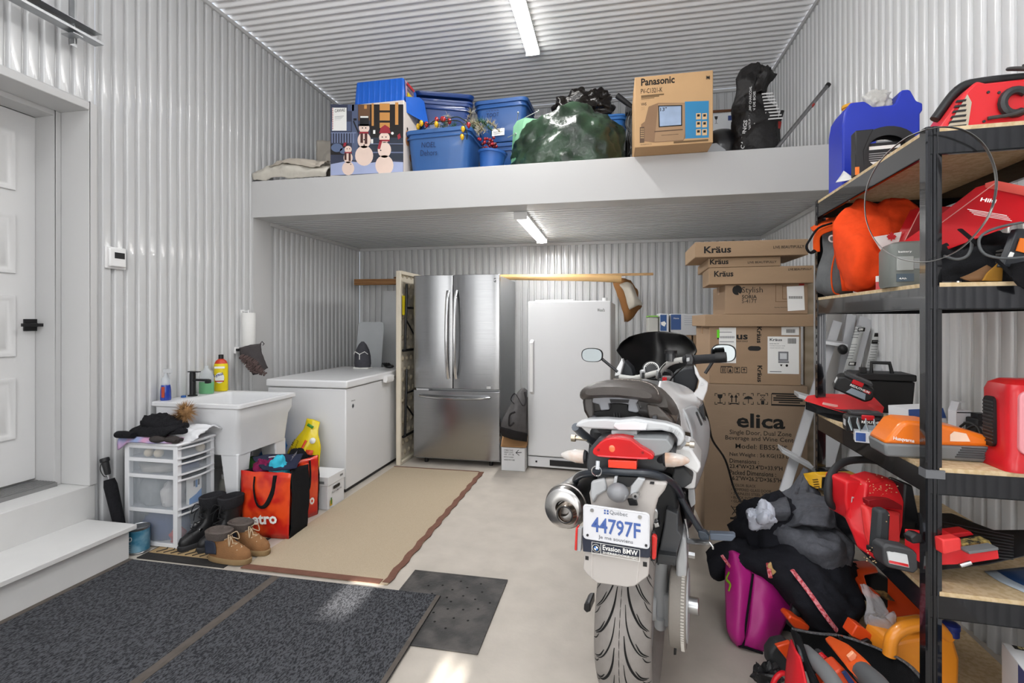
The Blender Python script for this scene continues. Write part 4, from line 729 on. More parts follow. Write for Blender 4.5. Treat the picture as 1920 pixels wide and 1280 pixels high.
# ------------------------------------------------------------------ things on the loft
Z = ZD
pl = mat('#D2CDC2', .4, vs=12, var=.1, bump=.6, bs=24, bd=.008)
t = thing('plastic_drop_sheet', 'folded off-white plastic sheeting at the left end of the loft', 'sheet', (-2.6, 3.75, Z))
mb = MB(); mb.patch([[(-.34, -.13, .0), (-.2, -.135, 0), (.05, -.13, 0), (.32, -.12, 0)], [(-.345, -.14, .05), (-.2, -.15, .08), (.05, -.15, .07), (.33, -.13, .05)], [(-.33, -.05, .09), (-.15, -.06, .15), (.08, -.06, .13), (.33, -.06, .09)], [(-.32, .1, .1), (-.15, .12, .15), (.1, .12, .14), (.33, .1, .09)]], 9, 8, wrk(.02, 13, 3)); mb.build('folded_sheet', pl, t, solid=.01)
mb = MB(); mb.patch([[(-.18, -.15, .10), (0, -.16, .11), (.3, -.15, .06)], [(-.15, -.12, .14), (0, -.12, .16), (.3, -.12, .12)], [(-.15, .0, .17), (0, 0, .18), (.3, .0, .15)]], 9, 8, wrk(.02, 18, 9)); mb.build('loose_fold', mat('#C2B9AC', .5, bump=.6, bs=30, var=.12), t, solid=.004)
t = thing('paper_bags', 'crumpled grey paper bags standing beside the snowmen box', 'bag', (-2.36, 3.92, Z)); gb = mat('#A9A39A', .7, bump=.7, bs=20, var=.15)
for k in range(3):
    mb = MB(); mb.patch([[(-.14 + k*.05, -.05 - k*.03, 0), (-.02 + k*.03, -.09 - k*.03, 0), (.09, -.04, 0)], [(-.15 + k*.05, -.05, .2), (-.02, -.08 - k*.03, .2), (.09, -.05, .2)], [(-.17 + k*.06, -.03, .40 - k*.07), (-.03 + k*.03, -.04, .38 - k*.05), (.08, -.02, .36)]], 7, 7, wrk(.02, 12, k+3)); mb.build('bag_sheet', gb, t, solid=.003)
# snowmen box
def sub(t, m, polys, eps): return prq(t, m, [], polys=polys, eps=eps)
Q = lambda x0, y0, x1, y1: [(x0, y1), (x1, y1), (x1, y0), (x0, y0)]
t = pbox('decoration_box', 'carton printed with three lit snowmen on a porch', 619, 757, 195, 330, 3.63, .27, z0=Z, z1=3.06, m=mat('#D9CFC6', .5, var=.03), tape=False)
def D_(x, y, r, ry=None): return disc(x, y, r, 20, ry)
sub(t, mat('#3B4055', .45, var=.15, vs=8), [Q(619.6, 195.6, 756.5, 329)], .0006)
sub(t, mat('#56617E', .45), [Q(652, 196, 664, 208), Q(621, 228, 658, 246), Q(660, 196, 671, 300)], .001)
sub(t, mat('#6C4E38', .5), [Q(672, 196, 694, 226)], .0011); sub(t, mat('#1E1A1A', .5), [Q(694, 196, 756, 272), Q(620, 270, 652, 290)], .0012)
sub(t, mat('#C98F4E', .5), [Q(697, 194, 701, 236), Q(712, 194, 731, 207), Q(712, 211, 731, 226), Q(712, 230, 731, 240), Q(741, 192, 747, 234), Q(683, 197, 688, 204)], .0015)
sub(t, mat('#2F3644', .5), [Q(690, 258, 756, 268), Q(688, 272, 756, 284), Q(694, 288, 756, 300)], .0014); sub(t, mat('#7C88A8', .5), [Q(621, 248, 668, 250)] + [Q(622 + i*5, 250, 624 + i*5, 268) for i in range(9)] + [Q(692, 269, 756, 270.5), Q(690, 285, 756, 286.5)], .0016)
sub(t, mat('#A9B4D8', .5), [[(620, 329), (756, 322), (756, 304), (720, 302), (690, 306), (650, 302), (620, 308)]], .0017); sub(t, mat('#5E6E90', .5), [D_(632, 277, 11, 8), D_(645, 283, 8, 6)], .0018)
snow = mat('#EBD3C6', .5, var=.05, vs=10); skp = []
for (x, y0, k, hat) in ((683, 222, 1.0, 0), (721, 240, 1.0, 1), (653, 268, .68, 2)):
    skp += [D_(x, y0 + 18*k, 10*k), D_(x, y0 + 41*k, 12.5*k, 15*k), D_(x, y0 + 70*k, 17*k, 19*k)]
sub(t, snow, skp, .0022); sub(t, mat('#1A1A1E', .5), [Q(675, 218, 692, 236), Q(672, 233, 695, 236.5), D_(680, 240, 1.2), D_(686, 240, 1.2), D_(683, 262, 1.3), D_(683, 272, 1.3), D_(717, 257, 1.2), D_(724, 257, 1.2), D_(714, 282, 1.3), D_(712, 293, 1.3), D_(651, 279, .9), D_(656, 279, .9), D_(658, 308, 1), Q(663, 222, 669, 226), [(664, 226), (673, 248), (671, 249), (662, 228)]], .0026)
sub(t, mat('#9A2A38', .5), [[(711, 250), (714, 240), (722, 234), (730, 239), (733, 250)], Q(674, 247, 691, 251), Q(712, 262, 731, 265), [(712, 264), (717, 264), (713, 280), (708, 279)], Q(646, 285, 660, 287.5), [(644, 275), (645, 268), (650, 267), (649, 274)], [(745, 254), (750, 250), (752, 258), (747, 262)]], .0028); sub(t, mat('#4E2E2C', .5), [Q(676, 250, 681, 268), Q(684, 250, 689, 270), Q(646, 287, 650, 300), Q(654, 287, 658, 302)], .003); sub(t, PAPER, [D_(736, 250, 2.6), Q(676, 218, 691, 221), Q(700, 244, 704, 251), Q(696, 261, 700, 269)], .0031)
sub(t, PAPER, [Q(623, 202, 650, 245)], .002); prt(t, INK, [('CANVAS', 628, 205, 647, 211, .02)], eps=.0026); prq(t, mat('#A0A0A0', .6), [(628, 218 + i*2.2, 645 - i*2, 218.7 + i*2.2) for i in range(4)], eps=.0026); prq(t, mat('#B03030', .6), [(623.4, 203 + i*3.4, 625.2, 204.8 + i*3.4) for i in range(12)], eps=.0026)
w_, _ = lp(t, 757, 320); MF = face((w_, 0, 0), (w_, 1, 0)); decal(t, mat('#C98A5A', .5), polys=[disc(.07, .33, .03), disc(.07, .27, .035), disc(.14, .22, .025), disc(.2, .2, .025), disc(.14, .16, .03), disc(.2, .14, .03)], M=MF); decal(t, INK, polys=[disc(.07, .37, .014), disc(.14, .25, .008), disc(.2, .23, .008)], M=MF, eps=.0012)
# blue plastic lid and tubs
blu = plastic('#1F62C8', .35); tb = plastic('#2A5490', .32, coat=.2); tbd = plastic('#1E3E7C', .3, coat=.3)
bx0, bx1 = cY(664, 190, 3.66), cY(753, 185, 3.66); t = thing('blue_sled', 'bright blue ribbed plastic tub upside down on the snowmen box', 'tub', (bx0.x, 3.66, 3.062)); w_ = bx1.x - bx0.x
def taper(x0, x1, y0, y1, z0, z1, k): return [(x0, y0, z0), (x1, y0, z0), (x1, y1, z0), (x0, y1, z0)], [(x0+k, y0+k, z1), (x1-k, y0+k, z1), (x1-k, y1-k, z1), (x0+k, y1-k, z1)]
MB().hexa(*taper(0, w_+.02, 0, .30, .0, .20, .012)).build('tub', blu, t, bevel=.012)
for i in range(9): x = .02 + i*(w_-.03)/8; MB().hexa([(x, -.003, .01), (x+.018, -.003, .01), (x+.018, .01, .01), (x, .01, .01)], [(x, .008, .19), (x+.018, .008, .19), (x+.018, .02, .19), (x, .02, .19)]).build('rib', blu, t, bevel=.003)
MB().hexa([(w_+.03, .02, -.08), (w_+.09, .2, -.08), (w_+.12, .28, -.08), (w_+.05, .1, -.06)], [(w_+.03, .0, .04), (w_+.07, .2, .12), (w_+.08, .28, .12), (w_+.04, .1, .04)]).build('side_flap', blu, t, bevel=.006)
MF = face((w_+.0215, 0, 0), (w_+.0215, 1, 0)); decal(t, mat('#B79BB5', .5), rects=[(.03, .20, .03, .185)], M=MF @ T(0, 0, 0, radians(-3)), eps=.004, name='sticker'); decal(t, mat('#C2242C', .5), rects=[(.04, .19, .155, .175)], M=MF, eps=.007); decal(t, mat('#D9C21C', .5), rects=[(.05, .18, .045, .10)], M=MF, eps=.006); decal(t, DARK, rects=[(.05, .18, .112 + i*.011, .117 + i*.011) for i in range(3)], M=MF, eps=.007)
def tote(label, x, y, z, w, d, h, rz=0, m=tb, lid=False, name='storage_tote', rx=0):
    t = thing(name, label, 'tote', (x, y, z), rz, rot=(rx, 0, rz)); R = .06
    def rg(k, z, o=0, rr=R): return [(a, b, z) for a, b in rrect(-w/2+k+o, w/2-k-o, -d/2+k+o, d/2-k-o, rr, 4)]
    MB().loft([rg(.035, 0), rg(.03, .01), rg(.006, h*.8), rg(.004, h*.82), rg(.004, h-.03), rg(-.008, h-.028), rg(-.012, h), rg(.0, h+.004), rg(.008, h-.004), rg(.035, .03)]).build('body', m, t)
    MB().loft([rg(-.001, h*.80), rg(-.007, h*.815), rg(-.007, h*.83), rg(-.001, h*.845)], caps=False).build('moulded_band', m, t)
    if lid: MB().loft([rg(-.016, h-.006), rg(-.018, h+.012), rg(.0, h+.02), rg(.02, h+.014), rg(.03, h+.014)]).build('lid', m, t, bevel=.003)
    return t
a = tote('blue tote marked NOEL Dehors, filled with Christmas decorations', -1.335, 3.845, Z, .53, .38, .335, radians(-2), plastic('#34619E', .35, coat=.2))
ink2 = mat('#1C2A50', .6); txt([('NOEL', -.13, .20, .12, .042, -.01, 'l', -.05), ('Dehors', -.14, .135, .14, .045, -.012, 'l', -.03)], ink2, a, M=T(0, -.186, 0))
tote('lower dark blue tote behind the NOEL Dehors tote', -1.50, 4.30, Z, .46, .34, .36, radians(20), tbd); b = tote('dark blue tote stacked high beside the bright blue tub', -1.50, 4.26, Z + .385, .48, .36, .36, radians(22), tbd, lid=True)
MB().loft([[(x, y, z) for x, y in rrect(-.25-o, .25+o, -.19-o, .19+o, .06, 4)] for o, z in ((.0, .40), (.012, .42), (.014, .43), (0, .435))]).build('nested_rim', tbd, b)
c = tote('blue tote marked NOEL with white label, upper of two', -.93, 4.28, Z + .375, .46, .36, .35, radians(-3)); tote('blue tote under the NOEL tote beside the mint box', -.90, 4.28, Z, .46, .36, .35, radians(-2))
txt([('NOEL', -.12, .26, .11, .035, -.01), ('TOOT', -.12, .21, .11, .035, -.01)], ink2, c, M=T(0, -.186, 0, radians(-3))); decal(c, PAPER, rects=[(-.075, .035, .05, .17)], M=T(0, -.166, 0, radians(-4)), name='label'); decal(c, GREY, rects=[(-.065, .02, .08, .083), (-.065, .0, .065, .068)], M=T(0, -.168, 0, radians(-4)), eps=.002)
t = thing('blue_bucket', 'small round blue bucket holding red decorations on loft edge', 'bucket', (-.945, 3.80, Z)); MB().lathe([(.085, 0), (.105, .15), (.115, .152), (.117, .168), (.108, .168), (.1, .15), (.082, .01)], 28).build('bucket', plastic('#2A5AA0', .35), t, rot=(0, radians(6), 0))
# Christmas decorations in the tote
ac = a.location; random.seed(11)
t = thing('pine_garland', 'green pine and glitter garland spilling from the blue tote', 'garland', (ac.x + .08, ac.y, Z + .33)); mb = MB(); mb2 = MB(); mw = MB()
for k in range(9):
    bx, by = -.18 + k*.055, random.uniform(-.12, .1); tip = Vector((bx + random.uniform(-.02, .1), by, random.uniform(.08, .20) if k in (1, 4, 2) else random.uniform(.02, .1))); P = crs([(bx, by, -.08), (bx, by, 0), tip], 6)
    if k > 5: P = crs([(bx - .05, by, 0), (bx + .05, by - .05, .05), (bx + .14, by - .06, -.03)], 6)
    mw.tube(P, .003, 5)
    for j in range(170):
        p = P[random.randrange(len(P))]; d = Vector((random.gauss(0, 1), random.gauss(0, 1), random.gauss(.4, .8))).normalized(); s_ = d.orthogonal()*.0022
        (mb if k % 2 else mb2).add([p - s_, p + s_, p + d*random.uniform(.03, .06)], [(0, 1, 2)])
mw.build('stem', mat('#3A2E22', .8), t); o = mb.build('green_needles', mat('#2E5A3C', .8, var=.3, vs=30), t); o['kind'] = 'stuff'; o = mb2.build('frosted_needles', mat('#A9A083', .7, var=.2, vs=30), t); o['kind'] = 'stuff'
t = thing('bulb_string', 'string of large yellow and red Christmas bulbs over tote rim', 'string lights', (ac.x, ac.y - .17, Z + .33)); MB().tube(crs([(-.18, .05, .03), (-.12, .0, .06), (-.05, -.03, .04), (0, 0, .07), (.06, -.03, .05), (.12, -.02, .06), (.2, -.04, .03), (.24, -.03, -.04), (.23, 0, -.09)], 5), .004, 6).tube(crs([(-.15, .08, .05), (-.05, .05, .1), (.05, .03, .09), (.15, .02, .1), (.25, .02, .04)], 5), .004, 6).build('cable', mat('#1C2A1C', .6), t)
for i, (x, y, z) in enumerate(((-.17, 0, .05), (-.135, -.02, .065), (-.1, 0, .06), (.0, -.05, .035), (.05, -.02, .08), (-.02, .01, .095), (.03, 0, .09), (.215, -.05, -.02), (.205, -.04, -.075), (.25, -.02, .02), (.09, 0, .07))):
    cc = plastic('#D6A810', .2, coat=.5) if i in (0, 1, 3, 7, 8) else plastic('#9A1A1A', .2, coat=.5); b_ = MB().lathe([(.002, -.032), (.012, -.022), (.017, -.005), (.012, .010), (.009, .014)], 12, M=T(x, y, z)).build('bulb', cc, t)
t = thing('berry_cluster', 'bunch of glossy red berries above the small blue bucket', 'decoration', (-.95, 3.80, Z + .17)); mb = MB()
for i in range(34): mb.ell((random.uniform(-.075, .06), random.uniform(-.08, .04), random.uniform(.01, .1)), (.013, .013, .013), 8, 6)
o = mb.build('berries', mat('#A81620', .25, coat=.5, vs=30, kind='patches', col2='#5A1414'), t); o['kind'] = 'stuff'
t = thing('white_basket', 'white woven basket behind the pine garland', 'basket', (-1.27, 4.68, Z)); mb = MB()
MB().bx(-.12, .14, 0, .3, 0, .76).build('body', mat('#C9C4BB', .7), t)
for i in range(12):
    for j in range(5): MB().bx(-.118 + j*.052, -.072 + j*.052, -.006, .0, .42 + i*.028, .444 + i*.028).build('weave_strip', mat('#D8D4CC', .6), t)
# mint box with skewers, tarp, bags
t = thing('mint_container', 'mint green faceted plastic container with metal skewers', 'container', (-.69, 3.90, Z)); 
MB().lathe([(.115, 0), (.125, .38), (.10, .43)], 6, M=T(0, 0, 0, 0, radians(5), radians(20))).build('container', mat('#7CB08C', .4, vs=3, kind='patches', col2='#3C7A55', detail=0), t)
for a_, b_ in (((-.12, -.1, .28), (-.06, -.06, .32)), ((.02, -.09, .43), (.12, -.05, .49)), ((-.04, -.1, .41), (-.03, -.12, .46))): MB().cyl(a_, b_, .003, n=6).ell(b_, (.009, .009, .009), 8, 6).build('skewer', CHROME, t)
t = thing('green_tarp', 'dark green crinkled tarp bundle bulging over the loft edge', 'tarp', (-.34, 3.98, Z))
tp = mat('#2F4633', .3, vs=5, kind='patches', col2='#1B2A1E', bump=.5, bs=14, bd=.02, coat=.25); mb = MB()
def hump(q, v):
    n = 0; A = 1; ff = 4.5
    for k in range(4): n += A*(.3 - abs(nz(q, ff, k+2))*1.7); A *= .5; ff *= 2
    x = q.x; topk = 1 - .35*max(0, -(x + .05)/.45)**1.3 - .22*max(0, (x - .1)/.35)
    z = max(0, q.z*topk) ; q = Vector((q.x, q.y, z)); return q + Vector(v).normalized()*n*.060 if z > .01 else q
mb.ell((0, 0, .16), (.45, .34, .37), 90, 50, .8, hump); mb.build('tarp', tp, t)
mb = MB(); mb.patch([[(.20, -.30, .02), (.34, -.24, .02), (.44, -.12, .02)], [(.16, -.28, .2), (.33, -.23, .22), (.44, -.1, .22)], [(.08, -.16, .40), (.25, -.14, .40), (.42, -.05, .34)]], 7, 7, wrk(.02, 14, 6)); mb.build('tarp_fold', tp, t, solid=.004)
gbm = mat('#17120F', .22, bump=.6, bs=16, bd=.02, coat=.3)
tote('blue tote with raised lid behind the green tarp', -.22, 4.52, Z, .66, .36, .60, 0, plastic('#2C6DB4', .4), lid=True)
t = thing('garbage_bag', 'crinkled black garbage bag on top behind the green tarp', 'bag', (-.26, 4.5, Z + .622)); heap((0, 0, 0), (.27, .17, .235), .07, 7, 5, 72, 44).build('bag', gbm, t)
tote('grey tote supporting the clear bin of toys', -.74, 4.86, Z, .46, .34, .42, 0, GREY); t = tote('clear bin of red and grey things left of the garbage bag', -.72, 4.86, Z + .43, .50, .34, .36, 0, mat('#C2C4C6', .2, alpha=.35), lid=True)
for k, (x, c_) in enumerate(((-.86, '#B02030'), (-.76, '#C02838'), (-.66, '#8A3040'), (-.58, '#4A4A50'))): q = thing('toy', ('red toy at left', 'red toy in middle', 'maroon toy', 'dark toy at right')[k] + ' inside the clear bin', 'toy', (x, 4.84, Z + .462)); heap((0, 0, 0), (.05, .08, .2 + .03*(k % 2)), .03, 16, k, 20, 12).build('toy_body', plastic(c_), q)
# black handlebar assembly behind the television box
t = thing('exercise_handlebar', 'black metal handlebar with grip and cables beside the TV carton', 'handlebar', (.12, 4.0, Z)); M0 = Vector((.12, 4.0, Z))
W3 = lambda px, py, Y: cY(px, py, Y) - M0
MB().tube([(0, 0, 0), (.0, 0, .25), W3(1190, 212, 3.98)], .02, 10).bx(-.06, .1, -.1, .1, 0, .06).build('post', BLACK, t); MB().tube([W3(1157, 179, 3.95), W3(1174, 192, 3.95), W3(1200, 214, 3.98)], [.022, .02, .016], 12).build('grip', plastic('#18181A', .6), t); MB().bx(-.02, .05, -.05, .02, .46, .52).build('clamp', DARK, t, bevel=.006)
random.seed(7)
for i in range(4): MB().tube(crs([W3(1180 + i*4, 208, 3.93), W3(1174 + i*5, 235, 3.9), W3(1190 - i*3, 262, 3.9), W3(1178 + i*5, 290, 3.92)], 6), .006, 6).build('cable', BLACK, t)
# television carton
t = pbox('television_carton', 'tan Panasonic television VCR carton overhanging the loft edge', 1190, 1337, 145, 272, 3.42, .45, z0=Z + .001, m=mat('#C6A074', .7, var=.05, vs=4, bump=.1, bs=30), dark='#B08550')
prt(t, INK, [('Panasonic', 1202, 147.5, 1265, 161.5, .05), ('PV-C1321-K', 1201.5, 167, 1242, 176, .012), ('VHS', 1202, 193, 1212, 198.5, .02), ('QUASAR-ON TV', 1201, 270.5, 1222, 272.5)])
prq(t, mat('#6E5638', .7), [(1202, 178 + i*3, 1245 - i*9, 179.2 + i*3) for i in range(4)] + [(1263, 264.5, 1328, 265.2)] + [(1202, 201 + i*2.3, 1209, 201.8 + i*2.3) for i in range(3)], eps=.0012)
prq(t, mat('#2E86B8', .45, vs=2, var=.15), [], polys=[[(1284, 190.5), (1329, 189), (1329, 258), (1284, 260)]], name='blue_panel')
prq(t, mat('#8B6B4E', .5), [], polys=[[(1234, 193), (1284, 193), (1285, 258), (1281, 264), (1226, 267), (1202, 264), (1202, 233), (1209, 228), (1216, 200)]], eps=.0014, name='printed_television'); prq(t, mat('#A58462', .5), [], polys=[[(1234, 195), (1284, 194), (1284, 250), (1281, 262), (1227, 266)]], eps=.0018)
prq(t, INK, [], polys=[[(1234, 198), (1279, 197), (1279, 236), (1235, 239)]], eps=.0021); prq(t, mat('#9DB0CC', .4, vs=9, var=.2), [], polys=[[(1236, 200), (1277, 199), (1277, 234), (1237, 237)]], eps=.0024); prt(t, INK, [('13"', 1238, 202, 1250, 209, .02)], eps=.003)
prq(t, mat('#5A4330', .5), [(1227, 244, 1280, 246), (1240, 252, 1272, 253.5), (1199.5, 238, 1208, 268)], eps=.0026); prq(t, mat('#B9986E', .5), [(1201 + (i % 3)*2.3, 241 + (i//3)*4, 1202.6 + (i % 3)*2.3, 243.5 + (i//3)*4) for i in range(15)], eps=.0029)
R = [(1305 + (i % 2)*11.5, 212 + (i//2)*15, 1314 + (i % 2)*11.5, 224 + (i//2)*15) for i in range(6)]
prq(t, mat('#D9B789', .5), R, eps=.0014); prq(t, INK, [(a_ + 2, b_ + 2, c_ - 2, b_ + 7) for a_, b_, c_, d_ in R], eps=.0019)
prq(t, INK, [(1324, 142, 1331, 143), (1324, 148, 1331, 149), (1324, 142, 1325, 149), (1330, 142, 1331, 149)], polys=[disc(1327.5, 145.5, 2.4)], eps=.0014)
# behind and right of the carton
t = pbox('fragile_carton', 'white carton with a wine glass symbol behind the TV carton', 1335, 1392, 213, 290, 4.3, .3, z0=Z, m=mat('#D5D8DC', .6), tape=False); prq(t, DARK, [(1342.3, 223, 1343.2, 231), (1340, 231, 1346, 232)], polys=[[(1339.5, 218), (1346, 218), (1345, 223), (1342.7, 225), (1340.5, 223)]]); prq(t, mat('#2A3F7A', .5), [(1365, 216, 1376, 226)])
t = thing('wooden_rod', 'slim brown wooden rod lying on the fragile carton', 'rod', (.75, 4.28, cY(1340, 213, 4.3).z + .001)); MB().cyl((-.12, 0, .012), (.3, .02, .012), .011).build('rod', mat('#7A4E32', .6, kind='wood', vs=9, col2='#5E3A24'), t)
t = thing('rounded_case', 'black rounded case with silver side between TV carton and charcoal bag', 'case', (.79, 3.9, Z)); MB().ell((0, 0, .1), (.15, .15, .15), 36, 20, .9, lambda p, v: Vector((p.x, p.y, max(0, p.z)))).build('shell', plastic('#1B1C1F', .3, coat=.4), t); MB().prism([(-.14, .01), (.02, .01), (.0, .06), (-.06, .11), (-.13, .10)], -.155, -.135).build('side_plate', plastic('#B9BDC2', .35), t, bevel=.006)
t = thing('charcoal_bag', 'tall black charcoal bag with white lettering and twisted top', 'bag', (.985, 3.79, Z)); bgm = mat('#151314', .55, bump=.8, bs=18, bd=.015, var=.1)
def sec(w, d, z, cx=0, cy=0, n=36): return [Vector((cx + w*math.copysign(abs(cos(2*pi*k/n))**.7, cos(2*pi*k/n)), cy + d*math.copysign(abs(sin(2*pi*k/n))**.7, sin(2*pi*k/n)), z)) for k in range(n)]
rings = [sec(.135, .10, 0), sec(.15, .11, .04), sec(.15, .11, .14), sec(.148, .105, .24, .0), sec(.125, .085, .33, -.01), sec(.10, .07, .41, -.02), sec(.078, .05, .49, -.025), sec(.07, .045, .56, -.025), sec(.06, .03, .62, -.01), sec(.035, .015, .645, .0)]
gg = wrk(.032, 15, 4); rings = [[gg(p) if 0 < p.z else p for p in r] for r in [[Vector(q) for q in crs([rings[i][k] for i in range(10)], 4)] for k in range(36)]]; rings = list(zip(*rings)); MB().loft(rings).build('sack', bgm, t)
mb = MB(); mb.patch([[(-.02, -.06, .40), (.04, -.07, .42), (.09, -.03, .44)], [(.0, -.08, .50), (.06, -.09, .50), (.11, -.05, .50)], [(.02, -.04, .57), (.07, -.05, .60), (.13, -.02, .57)]], 7, 7, wrk(.035, 20, 8)); mb.build('folded_top', bgm, t, solid=.008)
tw = mat('#C9C9C9', .7); txt([('CASTINGS', 0, 0, .20, .026, .05)], tw, t, M=T(-.085, -.108, .03) @ Matrix.Rotation(-pi/2 + .10, 4, 'Y')); txt([('NATURAL LUMP CHARCOAL', 0, 0, .3, .016, .03)], tw, t, M=T(-.045, -.114, .16) @ Matrix.Rotation(-pi/2 + .02, 4, 'Y') @ T(0, 0, 0, radians(0))); txt([('CHARBON DE BOIS', 0, 0, .26, .016, .03)], tw, t, M=T(-.02, -.116, .16) @ Matrix.Rotation(-pi/2 + .02, 4, 'Y'))
mb = MB()
for i in range(9): mb.box((.06 + i*.006, -.112, .40 - i*.022), (.07 + i*.004, .002, .009), T(0, 0, 0))
mb.build('white_stripes', tw, t)
t = thing('long_pole', 'long grey metal pole leaning on the right wall above the loft', 'pole', (1.10, 3.68, Z)); e_ = cX(1552, 160, 1.44) - Vector((1.10, 3.68, Z)); MB().cyl((0, 0, .015), e_, .013).build('pole', metalm('#8D8D8F', .35), t); MB().cyl(e_*.985, e_*1.02, .016).build('end_cap', BLACK, t); MB().cyl(e_*.68, e_*.72, .0135).build('red_mark', mat('#B03A34', .5), t)
t = thing('short_handle', 'short dark handle with red band standing beside the charcoal bag', 'handle', (1.19, 3.9, Z)); MB().tube([(0, 0, 0), (-.01, 0, .25), (.02, 0, .36)], .013, 10).build('rod', BLACK, t); MB().cyl((-.008, 0, .23), (.0, 0, .28), .0145).build('red_band', mat('#A82A24', .5), t)
# ------------------------------------------------------------------ garage shelving on the right
SHL = thing('shelving_unit', 'black steel shelving unit with five particle board shelves by the right wall', 'shelving', (.878, 1.615, 0), radians(-2.6))
LV = [.10, .548, .90, 1.427, 1.868]; SWd, SLn = .457, .905
bm_ = mat('#2B2C30', .16, metal=.7, coat=.6, var=.08, vs=8); pbm = mat('#D2BC98', .75, vs=60, kind='patches', col2='#C2A880'); 
for x, y, sx, sy in ((0, 0, 1, 1), (SWd, 0, -1, 1), (0, SLn, 1, -1), (SWd, SLn, -1, -1)):
    mb = MB(); A = lambda u: x + sx*u; B = lambda v: y + sy*v
    poly = [(0, .034), (0, .004), (.004, 0), (.010, 0), (.012, .003), (.016, .003), (.018, 0), (.024, 0), (.026, .003), (.028, .001), (.042, .008), (.042, .011), (.027, .006), (.003, .006), (.002, .034)]
    r = [[(A(u), B(v), z) for u, v in poly] for z in (0, 1.872)]; mb.loft(r); up_ = mb.build('upright', bm_, SHL)
    if y == 0: continue
    mb = MB()
    for k in range(46):
        z = .05 + k*.04; mb.box((A(.0), B(.024), z), (.0016, .008, .014)) if x == 0 or True else None
    o = mb.build('slots', mat('#050506', .9, var=0), up_); o['kind'] = 'stuff'
for z in LV:
    MB().bx(.004, SWd-.004, .004, SLn-.004, z-.012, z).build('shelf_board', pbm, SHL)
    h = .064
    for (x0, x1, y0, y1) in ((.006, SWd-.006, .002, .006), (.006, SWd-.006, SLn-.006, SLn-.002), (.002, .006, .006, SLn-.006), (SWd-.006, SWd-.002, .006, SLn-.006)):
        mb = MB(); mb.bx(x0, x1, y0, y1, z-.012-h, z-.012)
        lx, ly = (.012 if x1 - x0 < .01 else 0), (.012 if y1 - y0 < .01 else 0); sx = 1 if x0 < .2 else -1; sy = 1 if y0 < .2 else -1
        if lx: mb.bx(min(x0, x0+sx*.014), max(x0, x0+sx*.014), y0, y1, z-.012-h, z-.009-h)
        else: mb.bx(x0, x1, min(y0, y0+sy*.014), max(y0, y0+sy*.014), z-.012-h, z-.009-h)
        mb.build('beam', bm_, SHL)
for x, y in ((.0, 0), (SWd, 0), (0, SLn), (SWd, SLn)): MB().box((x + (.02 if x == 0 else -.02), y + (.02 if y == 0 else -.02), .008), (.05, .05, .016)).build('foot', BLACK, SHL, bevel=.003)
MB().bx(-.002, .045, -.002, .036, LV[2]-.03, LV[2]-.006).build('joint_sleeve', plastic('#6A6C70', .5), SHL)
rd = plastic('#C6141F', .35, coat=.2); rd2 = plastic('#D8232B', .4); org = plastic('#E8761C', .35, coat=.2); dk = plastic('#1B1C1E', .45); gy = plastic('#6F7173', .5); lbw = mat('#C8CACC', .5)
def bt_(name, label, cat, px, py, D, z=None, rz=0, rot=None, group=None):
    p = cD(px, py, D) if z is None else cZ(px, py, z) if D is None else None
    if p is None: p = cD(px, py, D); p.z = z
    return thing(name, label, cat, p, rz, group, rot)
# --- top shelf
Zt = LV[4] + .0005
t = thing('jerry_can', 'blue plastic jerry can with yellow cap on the top shelf', 'jerry can', (.945, 2.30, Zt), radians(-4)); bl = plastic('#1B34B4', .38, var=.12, vs=5)
P = [(0, .01), (.01, 0), (.265, 0), (.275, .01), (.275, .29), (.284, .30), (.284, .33), (.262, .342), (.243, .385), (.235, .392), (.215, .392), (.205, .385), (.19, .345), (.182, .335), (.11, .335), (.095, .35), (.08, .362), (.03, .362), (.008, .325), (0, .27)]
MB().prism(P, 0, .17).build('body', bl, t, bevel=.012, bseg=3)
MB().lathe([(.026, .36), (.026, .368), (.03, .37), (.03, .382), (.02, .386)], 18, M=T(.055, .085, 0)).build('cap', plastic('#D79A1E', .4), t)
decal(t, mat('#8A8D90', .5), rects=[(.12, .24, .10, .215)], eps=.0015, name='label'); decal(t, PAPER, rects=[(.125, .165, .19, .21)], eps=.002); txt([('PRO-MIX', .127, .197, .034, .006, .03), ('HYDRAULIC OIL', .127, .192, .03, .003, .02)], DARK, t, eps=.003); decal(t, mat('#D8DADB', .3), polys=[[(.21, .21), (.225, .21), (.24, .13), (.23, .13)]], eps=.0022)
q = thing('white_rag', 'crumpled white rag tucked in the jerry can handle', 'rag', (1.085, 2.36, Zt + .337)); heap((0, 0, 0), (.052, .05, .07), .035, 18, 3, 48, 28).build('cloth', cloth('#C9C8C4'), q)
q = bt_('ring_pack', 'black round tool pack with orange base and white print on top shelf', 'pack', 1604, 320, 1.86, Zt, radians(-6)); 
ring_ = [(.10 + .095*cos(a), .085 + .085*sin(a)) for a in [radians(-15 + k*12) for k in range(0, 14)]]; outer = [(0, 0), (.19, 0)] + [(.19, .07)] + ring_[1:9] + [(.0, .17)]
mb = MB(); no = 28; Ro = [(.10 + .10*cos(2*pi*k/no), .085 + .088*sin(2*pi*k/no)) for k in range(no)]; Ri = [(.10 + .066*cos(2*pi*k/no), .080 + .060*sin(2*pi*k/no)) for k in range(no)]
mb.loft([[(x, 0, z) for x, z in Ri], [(x, 0, z) for x, z in Ro], [(x, .05, z) for x, z in Ro], [(x, .05, z) for x, z in Ri]], caps=False); mb.build('ring_shell', dk, q)
